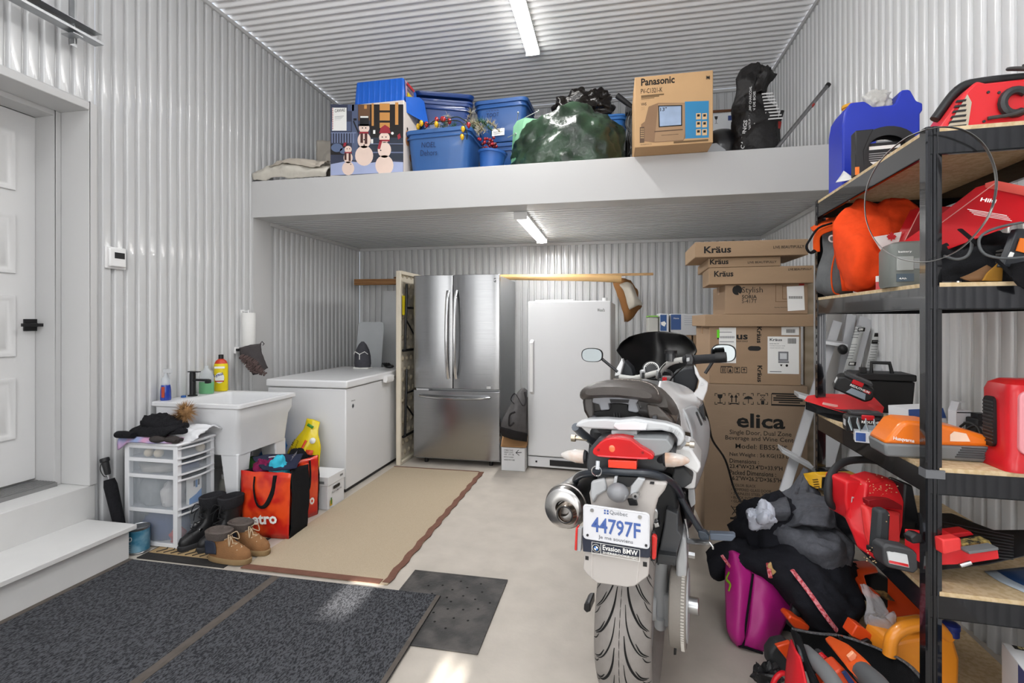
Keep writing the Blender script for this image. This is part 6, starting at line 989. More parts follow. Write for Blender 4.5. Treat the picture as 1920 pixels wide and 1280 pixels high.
q = bt_('white_parts_carton', 'white carton with blue 15/4 side lying on the bottom shelf', 'carton', 1840, 1300, 1.36, Z5, radians(0)); q.location = (1.085, 1.55, Z5); q.rotation_euler = (0, 0, radians(-14)); MB().bx(0, .30, 0, .17, 0, .27).build('body', mat('#D5D7DA', .6), q, bevel=.002)
MF = face((0, .17, 0), (0, 0, 0)); decal(q, mat('#2C4C86', .5), rects=[(.10, .168, .0, .268)], M=MF); txt([('15/4', 0, 0, .11, .042, .04)], PAPER, q, M=MF @ T(.155, 0, .11, 0, 0, 0) @ Matrix.Rotation(-pi/2, 4, 'Y'), eps=.003)
decal(q, mat('#C3C8CE', .6), rects=[(.02, .12, .14, .24)], M=T(0, 0, 0)); MT = Matrix(((1, 0, 0, 0), (0, 0, 1, 0), (0, -1, 0, .27), (0, 0, 0, 1))); MT = T(0, 0, .27, -pi/2, 0, 0); decal(q, DARK, rects=[(.02, .28, .145, .165)], M=MT); txt([('SEWING SCREWS 15/4', .03, .149, .22, .012, .04)], mat('#E6D9A0', .5), q, M=MT, eps=.002)
q = bt_('white_cup', 'white plastic cup behind the white parts carton', 'cup', 1912, 1215, 1.5, Z5); q.location = (1.285, 1.78, Z5); MB().lathe([(.035, 0), (.045, .24), (.048, .245), (.04, .24)], 20).build('cup', WHITE, q)
# ------------------------------------------------------------------ motorcycle
_r0 = cD(1160, 1217, 1.46); RZ = TH - radians(22); _bf = Vector((-sin(RZ), cos(RZ), 0)); _o = _r0 + _bf*.32
BK = thing('motorcycle', 'silver and white touring motorcycle seen from behind with black windscreen', 'motorcycle', (_o.x, _o.y, 0), RZ)
wf = plastic('#EEEFF0', .28, coat=.5, var=.02); lg = plastic('#B4B6B8', .4, var=.04); vin = mat('#4B4643', .42, var=.08, vs=12, bump=.3, bs=220, bd=.002); bpl = plastic('#1C1D20', .38, coat=.2); dgy = plastic('#4A4C4F', .45); alu = metalm('#C4C6C8', .28); mdk = plastic('#26282B', .5)
def bk(name, m, poly, f, depth, bevel=.004, parent=None, bs=2, dz=0):    # outline seen at bike plane f, running forward by depth
    P = [lp(BK, x, y, f) for x, y in poly]; return MB().prism(P, f, f + depth).build(name, m, parent or BK, bevel=bevel, bseg=bs)
def B3(px, py, f): x, z = lp(BK, px, py, f); return Vector((x, f, z))
def btube(name, m, pts, r, n=10, parent=None, k=5, flat=1): return MB().tube(crs([B3(*p) for p in pts], k), r, n, flat=flat).build(name, m, parent or BK)
# wheels
RT = .318; HWd = .088
def tyre_pt(s, th, R=RT, o=0, hw=HWd):    # s in -1..1 across the crown, th around the wheel
    a = s*1.25; rr = R - .062*(1 - cos(a))/(1 - cos(1.25)) + o*cos(a*.8); return Vector((hw*sin(a)/sin(1.25)*(1 + o*3), -rr*cos(th), rr*sin(th)))
def wheel(f, R, hw, name):
    w = bpy.data.objects.new(name, None); COL.objects.link(w); w.parent = BK; w.location = (0, f, R)
    n, m_ = 72, 16; vs = []; prof = [(-1 + 2*j/m_) for j in range(m_ + 1)]
    for i in range(n):
        th = 2*pi*i/n; vs += [tyre_pt(s, th, R, 0, hw) for s in prof] + [Vector((hw*.62, -(R-.11)*cos(th), (R-.11)*sin(th))), Vector((-hw*.62, -(R-.11)*cos(th), (R-.11)*sin(th)))]
    k = m_ + 3; fs = [(i*k + j, i*k + (j+1) % k, ((i+1) % n)*k + (j+1) % k, ((i+1) % n)*k + j) for i in range(n) for j in range(k)]
    MB().add(vs, fs).build('tyre', mat('#8E8985', .6, vs=18, var=.16, bump=.35, bs=160, bd=.002), w)
    rp = [(R-.108, -hw*.6), (R-.135, -hw*.55), (R-.14, -hw*.2), (R-.14, hw*.2), (R-.135, hw*.55), (R-.108, hw*.6), (R-.105, hw*.62), (R-.10, hw*.5), (R-.10, -hw*.5), (R-.105, -hw*.62)]
    MB().lathe(rp + [rp[0]], 48, M=Matrix.Rotation(pi/2, 4, 'Y'), caps=False).build('rim', lg, w); mb = MB()
    for i in range(5):
        a = 2*pi*i/5; mb.tube([(0, -.04*cos(a), .04*sin(a)), (0, -(R-.13)*cos(a), (R-.13)*sin(a))], [.022, .014], 8)
    mb.build('spokes', lg, w); MB().cyl((-hw*.9, 0, 0), (hw*.9, 0, 0), .045).build('hub', lg, w); return w
rw = wheel(0, RT, HWd, 'rear_wheel'); wheel(1.46, .30, .06, 'front_wheel')
def groove(pts, w0=.0028):     # pts (s, th); ribbon lying in the tread
    P = crs([(s, th, 0) for s, th in pts], 5); L = []; n = len(P)
    for i, p in enumerate(P):
        q = P[min(i+1, n-1)] - P[max(i-1, 0)]; d = Vector((-q.y*RT, q.x*HWd*1.2, 0)); d.normalize(); w = w0*(.25 + .75*sin(pi*(i+.5)/n)); a = Vector((p.x + d.x*w/(HWd*1.2), p.y + d.y*w/RT)); b = Vector((p.x - d.x*w/(HWd*1.2), p.y - d.y*w/RT)); L.append([tyre_pt(a.x, a.y, RT, .0009), tyre_pt(b.x, b.y, RT, .0009)])
    return [v for r in L for v in r], [(2*i, 2*i+1, 2*i+3, 2*i+2) for i in range(n-1)]
mb = MB()
for i in range(24):
    t0 = radians(15*i - 100)
    for s_ in (-1, 1):
        o = radians(7) if s_ > 0 else 0
        mb.add(*groove([(s_*.12, t0 + o - .0), (s_*.17, t0 + o - .16), (s_*.30, t0 + o - .30), (s_*.52, t0 + o - .42), (s_*.78, t0 + o - .48)], .0034 if i % 2 else .0022))
        mb.add(*groove([(s_*.42, t0 + o - .06), (s_*.58, t0 + o - .15), (s_*.85, t0 + o - .22)], .0024)); mb.add(*groove([(s_*.62, t0 + o + .06), (s_*.75, t0 + o), (s_*.95, t0 + o - .04)], .002))
for i in range(72): mb.add(*groove([(.0, radians(5*i)), (.0, radians(5*i+4.6))], .0008))
o = mb.build('tread_grooves', mat('#0B0B0B', .9, var=0), rw); o['kind'] = 'stuff'
# belt drive, swing arm, stand
cw = Vector((0, 0, RT)); dr_ = MB().cyl((.125, 0, RT+.03), (.178, 0, RT+.03), .135, n=48).build('belt_drum', mat('#8C867F', .6, bump=.3, bs=90), BK, bevel=.004)
mb = MB()
for i in range(90): a = 2*pi*i/90; mb.box((.168, .1365*cos(a), RT+.03 + .1365*sin(a)), (.010, .005, .005))
o = mb.build('belt_teeth', mat('#C9C5BE', .6), BK); o['kind'] = 'stuff'; MB().cyl((.176, 0, RT+.03), (.215, 0, RT+.03), .028, n=12).build('axle_nut', alu, BK, bevel=.003); MB().cyl((.178, 0, RT+.03), (.183, 0, RT+.03), .115, n=40).build('pulley_cover', lg, BK)
MB().hexa([(.10, -.03, RT-.05), (.13, -.03, RT-.05), (.12, .50, RT+.02), (.08, .50, RT+.02)], [(.10, -.03, RT+.06), (.13, -.03, RT+.06), (.12, .50, RT+.12), (.08, .50, RT+.12)]).build('swing_arm', lg, BK, bevel=.01)
MB().cyl((.09, -.01, RT-.06), (.09, -.02, RT-.02), .02).cyl((.09, -.0, RT-.02), (.09, 0, RT+.2), .024).build('brake_caliper_mount', lg, BK)
bk('belt_guard', dgy, [(1249, 954), (1271, 964), (1271, 995), (1279, 1006), (1268, 1042), (1266, 1061), (1233, 1057), (1235, 1038), (1245, 987)], -.10, .10, .004); bk('guard_lip', plastic('#3A3C3E'), [(1234, 1038), (1268, 1043), (1267, 1061), (1263, 1061), (1262, 1056), (1237, 1053), (1235, 1060), (1232, 1059)], -.13, .05, .002)
bk('guard_side', lg, [(1279, 1004), (1286, 1012), (1288, 1050), (1287, 1076), (1279, 1112), (1269, 1122), (1267, 1100), (1268, 1050)], -.06, .16, .008); bk('guard_back', bpl, [(1264, 1060), (1270, 1050), (1272, 1125), (1268, 1228), (1263, 1228), (1266, 1150)], -.02, .04, .002)
btube('side_stand', bpl, [(1277, 1095, .15), (1286, 1120, .15), (1288, 1146, .12)], .011); bk('stand_foot', bpl, [(1281, 1143), (1292, 1141), (1296, 1149), (1281, 1150)], .10, .06); bk('centre_stand_foot', bpl, [(1095, 1133), (1099, 1129), (1107, 1129), (1107, 1146), (1100, 1149), (1094, 1143)], .15, .08)
# inner dark mass
bk('inner_fender', mdk, [(1120, 890), (1255, 895), (1270, 925), (1272, 955), (1250, 985), (1234, 1058), (1222, 1062), (1214, 1000), (1112, 960)], -.06, .30, .02); bk('subframe_plastic', bpl, [(1105, 800), (1260, 810), (1290, 860), (1280, 900), (1265, 930), (1120, 900), (1100, 860)], .0, .5, .02)
MB().hexa([(-.12, .3, .22), (.12, .3, .22), (.12, .95, .25), (-.12, .95, .25)], [(-.14, .2, .8), (.14, .2, .8), (.15, 1.0, .85), (-.15, 1.0, .85)]).build('engine_block', plastic('#3A3B3D', .5), BK, bevel=.03)
bk('shock_absorber', alu, [(1217, 955), (1228, 950), (1236, 960), (1235, 978), (1226, 985), (1226, 995), (1217, 1000)], -.08, .05, .006); bk('mount_bolt', alu, [(1225, 980), (1234, 979), (1237, 987), (1228, 990)], -.10, .04, .002)
# rear fender, dome, plate
bei = plastic('#B9B4B0', .42, var=.04)
bk('rear_fender', bei, [(1096.3, 1033), (1217.5, 1047), (1215.7, 1079.5), (1190, 1099), (1176, 1101), (1119.5, 1093), (1102, 1078), (1093, 1066)], -.365, .012, .003)
for p in ([(1097.5, 1042), (1103.5, 1043), (1103.5, 1050), (1097.5, 1049)], [(1205.5, 1053), (1213, 1054), (1213, 1062.5), (1205.5, 1061.5)]): bk('fender_slot', bpl, p, -.3665, .004, 0)
for a, b in (((1110, 1036), (1110, 1084)), ((1199, 1046), (1194, 1092))): btube('fender_crease', plastic('#CFCAC6', .4), [(a[0], a[1], -.366), (b[0], b[1], -.366)], .0014, 5)
bk('fender_upper', bei, [(1104, 925), (1112, 906), (1138, 897), (1168, 895), (1210, 899), (1252, 906), (1246, 920), (1234, 935), (1226, 965), (1221, 1010), (1205, 1008), (1108, 950)], -.30, .03, .008, bs=3)
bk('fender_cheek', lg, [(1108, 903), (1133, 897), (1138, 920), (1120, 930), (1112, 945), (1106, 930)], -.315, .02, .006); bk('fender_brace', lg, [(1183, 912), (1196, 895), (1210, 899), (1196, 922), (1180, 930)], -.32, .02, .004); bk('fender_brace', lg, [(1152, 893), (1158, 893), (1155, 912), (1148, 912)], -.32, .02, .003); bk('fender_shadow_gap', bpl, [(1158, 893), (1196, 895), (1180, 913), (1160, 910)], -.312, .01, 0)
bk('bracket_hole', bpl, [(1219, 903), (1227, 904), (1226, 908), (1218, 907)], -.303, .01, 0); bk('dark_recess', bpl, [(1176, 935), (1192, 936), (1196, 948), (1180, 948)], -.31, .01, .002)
x, z = lp(BK, 1158, 924, -.33); MB().ell((x, -.325, z), (.032, .03, .028), 28, 16).build('plate_lamp_dome', plastic('#85868A', .35, coat=.3), BK); bk('lamp_base', plastic('#9A9B9E', .4), [(1141, 925), (1175, 928), (1172, 938), (1160, 940), (1144, 936)], -.345, .04, .004)
x, z = lp(BK, 1193, 926, -.305); MB().cyl((x, -.325, z), (x, -.30, z), .010, n=16).build('fender_bolt', alu, BK); MB().cyl((x, -.327, z), (x, -.324, z), .004, n=10).build('bolt_socket', BLACK, BK)
PF = -.385
bk('plate_frame', plastic('#1E2638', .3, coat=.4), [(1091.5, 1004), (1219.5, 1013), (1219.5, 1044), (1215, 1046), (1093, 1034)], PF + .004, .01, .002)
x0, z0 = lp(BK, 1093.5, 1009, PF); x1, _ = lp(BK, 1218, 1009, PF); _, z1 = lp(BK, 1095, 944.5, PF); pm = mat('#DCDDE2', .3, var=.04, vs=6); Wp, Hp = x1 - x0, z1 - z0
MB().prism(rrect(x0, x1, z0, z1, .010), PF, PF + .0025).build('licence_plate', pm, BK); MP = T(x0, PF, z0); bl_ = mat('#4A66A8', .4); gry = mat('#6C7078', .4)
mb = MB(); mb.tube([(x, PF - .0004, z) for x, z in rrect(x0+.003, x1-.003, z0+.003, z1-.003, .008)], .0012, 5, closed=True, caps=False); mb.build('plate_rim', pm, BK)
txt([('44797F', Wp*.13, Hp*.24, Wp*.74, Hp*.44, .03)], bl_, BK, M=MP, eps=.0012); txt([('Québec', Wp*.41, Hp*.80, Wp*.27, Hp*.13, .005)], gry, BK, M=MP, eps=.001); txt([('Je me souviens', Wp*.24, Hp*.05, Wp*.52, Hp*.13, .01)], gry, BK, M=MP, eps=.001)
decal(BK, bl_, rects=[(Wp*.325, Wp*.395, Hp*.80, Hp*.925)], M=MP, eps=.0008, name='plate_flag'); decal(BK, PAPER, rects=[(Wp*.354, Wp*.366, Hp*.80, Hp*.925), (Wp*.325, Wp*.395, Hp*.855, Hp*.87)], M=MP, eps=.0012, name='flag_cross')
for u, v in ((.14, .86), (.86, .86), (.07, .12), (.95, .10)): x, z = x0 + Wp*u, z0 + Hp*v; MB().cyl((x, PF - .003, z), (x, PF, z), .0055 if v > .5 else .0035, n=12).build('plate_screw', alu if v > .5 else DARK, BK)
_, zb = lp(BK, 1108, 1037, PF); _, zt_ = lp(BK, 1108, 1013.5, PF); x_a, x_b = x0 + Wp*.13, x0 + Wp*.86; hB = (zt_ - zb)*.92; MBd = T(x_a, PF + .003, zb); wB = x_b - x_a
decal(BK, PAPER, rects=[(0, wB, 0, .0012), (0, wB, hB-.0012, hB), (0, .0012, 0, hB), (wB-.0012, wB, 0, hB), (wB*.19, wB*.20, 0, hB)], M=MBd, eps=.001, name='dealer_frame'); txt([('Evasion BMW', wB*.235, hB*.45, wB*.72, hB*.44, .03), ('SHERBROOKE•QC', wB*.235, hB*.12, wB*.72, hB*.22, .03)], PAPER, BK, M=MBd, eps=.0014)
decal(BK, PAPER, polys=[disc(wB*.095, hB*.5, hB*.34)], M=MBd, eps=.0012, name='roundel'); decal(BK, mat('#15171C', .4), polys=[disc(wB*.095, hB*.5, hB*.31)], M=MBd, eps=.0016, name='roundel_ring'); decal(BK, PAPER, polys=[disc(wB*.095, hB*.5, hB*.19)], M=MBd, eps=.002, name='roundel_centre')
cx_, cz_, rr_ = wB*.095, hB*.5, hB*.19; qd = lambda a0: [(cx_, cz_)] + [(cx_ + rr_*cos(a0 + k*pi/12), cz_ + rr_*sin(a0 + k*pi/12)) for k in range(7)]
decal(BK, mat('#3A7AC8', .4), polys=[qd(pi/2), qd(-pi/2)], M=MBd, eps=.0024, name='roundel_quarter')
refl = mat('#E02A26', .2, coat=.6)
bk('side_reflector', refl, [(1222, 1004), (1228, 1004), (1232, 1010), (1230, 1046), (1227, 1050), (1222, 1048)], -.34, .02, .003); bk('side_reflector', refl, [(1079, 990), (1083, 990), (1081, 1033), (1077, 1031)], -.34, .03, .002); bk('reflector_bracket', lg, [(1083, 990), (1091, 991), (1089, 1034), (1082, 1033)], -.335, .02, .001); bk('reflector_bracket', mdk, [(1221, 998), (1229, 998), (1228, 1052), (1220, 1052)], -.325, .02, .002)
# tail unit and lamps
bk('tail_unit', plastic('#3E4043', .42), [(1098, 862), (1104, 842), (1120, 823), (1140, 818), (1200, 822), (1262, 842), (1268, 850), (1246, 884), (1218, 884), (1192, 888), (1140, 882), (1112, 892), (1100, 880)], -.27, .25, .012, bs=3)
bk('tail_side_panel', plastic('#8D9092', .42), [(1182, 821), (1250, 823), (1262, 838), (1252, 850), (1228, 856), (1200, 838)], -.285, .1, .004)
TL = [(1110.6, 845.6), (1113, 841), (1125, 828.5), (1135.8, 822), (1148, 820), (1162.7, 820.4), (1182.5, 824), (1200.5, 837.5), (1222, 850), (1226.5, 856), (1224, 862), (1204, 861), (1135.8, 857), (1119.6, 856), (1111.5, 851)]
tl = bk('tail_light', mat('#CE0A14', .25, coat=.3, vs=10, var=.18), TL, -.315, .06, .014, bs=4)
bk('lens_lower_band', mat('#E0303A', .15, coat=.8), [(1119, 853), (1136, 854.5), (1204, 858), (1216, 858), (1214, 861), (1204, 861.5), (1136, 857.5), (1121, 856)], -.3175, .01, .002, parent=tl)
x, z = lp(BK, 1148, 840, -.31); MB().ell((x, -.312, z), (.014, .004, .016), 18, 10).build('painted_glow', mat('#FF7A4A', .15, coat=.8), tl)  # glow put into the colour of an unlit lamp
for px, py in ((1122, 843), (1205, 848)): x, z = lp(BK, px, py, -.315); MB().cyl((x, -.319, z), (x, -.31, z), .0035, n=10).build('lens_screw', mat('#8A1016', .3), tl)
bk('rear_reflector', mat('#EE3A20', .2, coat=.6), [(1140, 862), (1193.5, 864.5), (1193.5, 880), (1140, 876.5)], -.315, .03, .002)
ind = mat('#E8E3DE', .1, coat=.8, vs=14, kind='patches', col2='#E0B79A', alpha=.62)
def signal(tip, base, f, stem):
    a, b = B3(tip[0], tip[1], f), B3(base[0], base[1], f); d = (b - a); mb = MB(); mb.tube([a + d*k for k in (0, .06, .3, .65, 1)], [.003, .008, .016, .021, .022], 18); g = mb.build('turn_signal', ind, BK); MB().tube([b, b + d*.10], [.022, .018], 16).tube([b + d*.08, B3(stem[0], stem[1], f + .03)], .011, 12).build('signal_stem', mdk, g); MB().ell(a + d*.65, (.008, .008, .008), 12, 8).build('bulb', mat('#E89A50', .2), g)
signal((1052, 852), (1096, 856), -.26, (1108, 855)); signal((1293, 863), (1248, 861), -.28, (1232, 862))
# grab rail and rack
gr = plastic('#C6C8CA', .35, coat=.3)
bk('grab_rail', gr, [(1093, 802), (1078, 800), (1082, 792), (1102, 786), (1136, 785), (1160, 787), (1190, 784), (1214, 788), (1248, 793), (1272, 801), (1283, 812), (1284, 824), (1277, 835), (1268, 838), (1271, 824), (1262, 812), (1240, 807), (1200, 808), (1150, 806), (1110, 804)], -.24, .045, .008, bs=3)
bk('grab_rail_centre', plastic('#E4E5E7', .3, coat=.4), [(1149, 800), (1152, 793), (1186, 790), (1214, 794), (1212, 807), (1160, 807)], -.25, .05, .004); btube('grab_rail_arm', plastic('#5A6068', .35, coat=.3), [(1079, 800, -.22), (1090, 811, -.18), (1108, 825, -.1), (1118, 833, -.02)], .014); btube('grab_rail_arm', plastic('#9A9DA0', .35, coat=.3), [(1278, 828, -.2), (1270, 836, -.1), (1258, 838, .0)], .014)
for i in range(3): bk('rail_rib', lg, [(1256 + i*7, 800 + i*4), (1260 + i*7, 802 + i*4), (1257 + i*7, 808 + i*4), (1253 + i*7, 806 + i*4)], -.246, .02, .001)
bk('rail_mount', gr, [(1146, 806), (1194, 808), (1195, 818), (1208, 822), (1208, 829), (1186, 824), (1150, 820), (1134, 824), (1134, 818), (1146, 816)], -.23, .08, .003); bk('rail_gap', bpl, [(1118, 804), (1146, 807), (1146, 817), (1134, 820)], -.18, .04, 0)
for a, b in (((1077, 821), (1101, 823)), ((1273, 831), (1296, 833))): btube('pannier_pin', metalm('#B9AE9C', .3), [(a[0], a[1], -.15), (b[0], b[1], -.15)], .0065); 
x = B3(1076, 821, -.15); MB().cyl(x - Vector((.008, 0, 0)), x + Vector((.006, 0, 0)), .012, n=12).build('pin_head', metalm('#B9AE9C', .3), BK)
x = B3(1297, 833, -.15); MB().cyl(x - Vector((.006, 0, 0)), x + Vector((.008, 0, 0)), .011, n=12).build('pin_head', metalm('#C9C4BC', .3), BK)
rk = plastic('#2A3038', .35, coat=.3); btube('rack_tube', rk, [(1081, 912, -.1), (1079, 900, -.16), (1090, 890, -.22), (1112, 886, -.27), (1138, 883, -.30), (1175, 885, -.31), (1217, 887, -.30), (1244, 895, -.27), (1264, 908, -.2), (1275, 925, -.1), (1277, 935, -.05)], .0115, 12)
btube('rack_strut', rk, [(1275, 930, -.08), (1292, 960, -.06), (1314, 996, -.04)], .0105); bk('rack_clamp', alu, [(1078, 906), (1092, 904), (1100, 912), (1106, 928), (1098, 930), (1086, 922), (1080, 922)], -.05, .06, .004); bk('strut_bracket', plastic('#3A424C'), [(1308, 994), (1322, 997), (1330, 1005), (1330, 1014), (1316, 1014), (1310, 1008)], -.06, .03, .004)
bk('rack_pad', plastic('#5A6472', .5), [(1330, 1000), (1376, 1002), (1380, 1006), (1372, 1015), (1332, 1013)], -.05, .03, .003); btube('foot_peg', alu, [(1288, 1014, -.02), (1305, 1015, -.05), (1333, 1018, -.08)], [.009]*10 + [.005]); btube('brake_lever', alu, [(1284, 972, -.02), (1288, 990, -.02), (1291, 1018, -.02)], .005); btube('peg_tip', alu, [(1330, 1016, -.08), (1336, 1024, -.085), (1337, 1029, -.085)], .0035)
x = B3(1291, 1039, -.03); MB().cyl(x, x + Vector((.02, 0, 0)), .011, n=6).build('swing_arm_bolt', alu, BK)
kc = B3(1118.5, 883, -.33); MB().tube([kc + Vector((.0145*cos(a), 0, .0145*sin(a))) for a in [2*pi*k/24 for k in range(24)]], .0017, 6, closed=True, caps=False).build('key_ring', CHROME, BK); btube('key', CHROME, [(1121, 864, -.325), (1120, 880, -.335)], .006, flat=.4)
# seat
def arch(px0, px1, top0, topm, top1, f, th): return None
MBs = MB(); SE = []
for f, xl, xr, yt_, yb_ in ((-.235, 1098, 1222, 722, 744), (-.215, 1090, 1236, 713, 748), (-.15, 1087, 1243, 709, 752), (-.05, 1095, 1250, 707, 757), (.08, 1112, 1262, 706, 768)):
    x0, z1 = lp(BK, xl, yt_, f); x1, z0 = lp(BK, xr, yb_, f); cxm = (x0 + x1)/2; w = (x1 - x0)/2; h = (z1 - z0); r = []
    for k in range(32):
        a = 2*pi*k/32; c, s = cos(a), sin(a); X = w*math.copysign(abs(c)**.55, c); zz = (z1 + z0)/2 + h/2*math.copysign(abs(s)**.75, s) - (X/w)**2*h*.42; r.append((cxm + X, f, zz))
    SE.append(r)
seat = MBs.loft(SE).build('seat', vin, BK)
SE2 = []
for f, xl, xr, yt_, yb_ in ((-.16, 1205, 1252, 722, 764), (-.08, 1210, 1266, 722, 785), (.02, 1215, 1276, 722, 800), (.15, 1220, 1280, 724, 806)):
    x0, z1 = lp(BK, xl, yt_, f); x1, z0 = lp(BK, xr, yb_, f); n = 10; pts = [(x0, f, z1)] + [(x0 + (x1-x0)*sin(pi/2*k/n), f, z0 + (z1-z0)*cos(pi/2*k/n)) for k in range(1, n+1)] + [(x1 - .03, f, z0), (x0, f, z1 - .05)]; SE2.append(pts)
MB().loft(SE2).build('seat_flank', vin, seat)
btube('seam_stitching', mat('#B9AFA6', .7, vs=300, kind='patches', col2='#6A625C'), [(1150, 710, -.17), (1195, 713, -.17), (1220, 720, -.18), (1233, 733, -.20), (1234, 744, -.215)], .0013, 5, parent=seat)
bk('seat_pan', mat('#2A2523', .3, coat=.4, var=.2, vs=10), [(1090, 748), (1108, 738), (1150, 734), (1195, 740), (1234, 752), (1262, 785), (1270, 798), (1240, 798), (1150, 792), (1104, 790), (1094, 772)], -.15, .2, .012, parent=seat)
pg = plastic('#8C8E94', .25, coat=.5); pb2 = plastic('#34353A', .3, coat=.4)
bk('under_seat_tray', pg, [(1112, 738), (1148, 733), (1195, 738), (1198, 750), (1192, 756), (1198, 772), (1192, 774), (1177, 771), (1178, 758), (1165, 756), (1140, 756), (1143, 768), (1126, 770), (1123, 758), (1110, 755)], -.19, .04, .005, parent=seat, bs=3)
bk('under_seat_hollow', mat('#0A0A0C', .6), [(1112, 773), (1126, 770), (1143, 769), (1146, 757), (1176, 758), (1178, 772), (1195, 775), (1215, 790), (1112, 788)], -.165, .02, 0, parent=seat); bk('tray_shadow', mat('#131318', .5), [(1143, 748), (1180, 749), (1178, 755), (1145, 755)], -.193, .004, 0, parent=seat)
bk('lock_tower', plastic('#8E9095', .3, coat=.4), [(1143, 730), (1157, 730), (1156, 746), (1144, 746)], -.20, .03, .004, parent=seat); bk('smoked_side', plastic('#5A5450', .25, coat=.5), [(1212, 757), (1232, 760), (1262, 790), (1258, 798), (1222, 794), (1214, 775)], -.17, .03, .005, parent=seat); bk('pan_edge', plastic('#54504E', .3, coat=.4), [(1096, 745), (1110, 738), (1112, 760), (1114, 788), (1106, 788), (1097, 768)], -.17, .03, .005, parent=seat)
for x_ in (1113, 1227): bk('rubber_stop', pb2, [(x_-4, 780), (x_+4, 780), (x_+5, 787), (x_-5, 787)], -.2, .02, .002)
for i in range(3): btube('latch_spring', BLACK, [(1152 + i*5, 768, -.16), (1153 + i*5, 786, -.17)], .003, 6)
# tank and fairings: each is a shell running forward along the bike
def shell(name, m, rings, th=.006, parent=None, su=5, sv=5): return MB().patch([[B3(*p) for p in r] for r in rings], su, sv).build(name, m, parent or BK, solid=th)
shell('fuel_tank_cover', wf, [[(1238, 714, .10), (1250, 714, .25), (1262, 717, .40), (1290, 728, .50), (1317, 752, .58)], [(1236, 730, .06), (1256, 734, .18), (1276, 740, .3), (1298, 750, .42), (1314, 760, .52)], [(1252, 750, .06), (1266, 756, .16), (1280, 762, .25), (1296, 765, .36), (1308, 766, .46)], [(1272, 780, .06), (1278, 782, .14), (1284, 784, .2), (1292, 785, .28), (1300, 786, .34)], [(1276, 808, .05), (1284, 809, .1), (1290, 810, .16), (1296, 811, .2), (1302, 812, .24)]])
shell('side_fairing', lg, [[(1280, 767, .22), (1290, 762, .3), (1304, 762, .38), (1314, 770, .46)], [(1288, 785, .2), (1300, 785, .28), (1316, 786, .36), (1328, 790, .46)], [(1296, 812, .18), (1306, 812, .26), (1320, 812, .34), (1330, 815, .44)], [(1297, 840, .16), (1306, 842, .24), (1318, 846, .32), (1327, 848, .42)], [(1300, 870, .16), (1306, 874, .22), (1312, 880, .3), (1316, 884, .38)], [(1290, 905, .16), (1296, 908, .22), (1300, 912, .28), (1303, 916, .34)]])
bk('fairing_slot', bpl, [(1304, 774), (1307, 774), (1317, 797), (1314, 798)], .20, .03, .001); bk('fairing_trim', bpl, [(1310, 765), (1318, 757), (1324, 790), (1320, 786)], .35, .05, .002)
bk('tail_fairing', wf, [(1255, 838), (1276, 836), (1296, 842), (1313, 868), (1314, 876), (1308, 889), (1281, 873), (1262, 848)], -.12, .18, .008, bs=3); bk('lower_blade', dgy, [(1264, 878), (1282, 876), (1300, 895), (1296, 906), (1281, 916), (1270, 912), (1260, 895)], -.06, .10, .005)
bk('lower_fairing', wf, [(1296, 872), (1306, 888), (1303, 916), (1290, 917), (1280, 914), (1290, 905)], .0, .25, .006); bk('frame_plate', lg, [(1290, 916), (1302, 918), (1304, 945), (1296, 952), (1290, 935)], .1, .03, .003)
bk('dark_underside', bpl, [(1270, 915), (1292, 918), (1296, 950), (1300, 975), (1296, 992), (1282, 996), (1276, 965)], .12, .3, .02)
bk('fairing_wing', wf, [(1301, 684), (1306, 690), (1312, 705), (1328, 718), (1326, 732), (1318, 752), (1299, 740), (1308, 728), (1311, 714), (1303, 700)], .52, .03, .006, bs=3); bk('inner_fairing', plastic('#23262B', .5), [(1262, 700), (1284, 690), (1301, 688), (1309, 713), (1306, 728), (1299, 740), (1262, 720)], .60, .20, .008); x = B3(1317, 720, .515); MB().cyl(x - Vector((0, .003, 0)), x, .006, n=12).build('fairing_screw', alu, BK)
bk('fairing_wing', wf, [(1166, 672), (1169, 680), (1163, 703), (1152, 705), (1156, 690)], .62, .05, .004); bk('inner_fairing', plastic('#2B2E33', .5), [(1170, 676), (1184, 690), (1188, 706), (1162, 706)], .66, .1, .004)
# windscreen
def ws(px, py, f): return B3(px, py, f)
G = [[(1156, 657, .80), (1172, 678, .80), (1190, 700, .80), (1225, 712, .80), (1262, 708, .76), (1285, 685, .70), (1304, 663, .64)], [(1157, 654, .81), (1182, 664, .86), (1205, 674, .90), (1230, 678, .92), (1256, 674, .88), (1282, 664, .78), (1306, 656, .66)], [(1165, 642, .84), (1186, 645, .93), (1210, 648, 1.0), (1233, 649, 1.02), (1256, 648, .97), (1280, 645, .85), (1299, 641, .70)], [(1180, 631.5, .90), (1192, 627, .98), (1212, 623, 1.06), (1233, 621.5, 1.08), (1254, 622, 1.02), (1274, 625, .9), (1286, 629, .78)]]
MB().patch([[ws(*p) for p in r] for r in G], 10, 10).build('windscreen', mat('#030304', .4, var=0, spec=.15), BK, solid=.004)
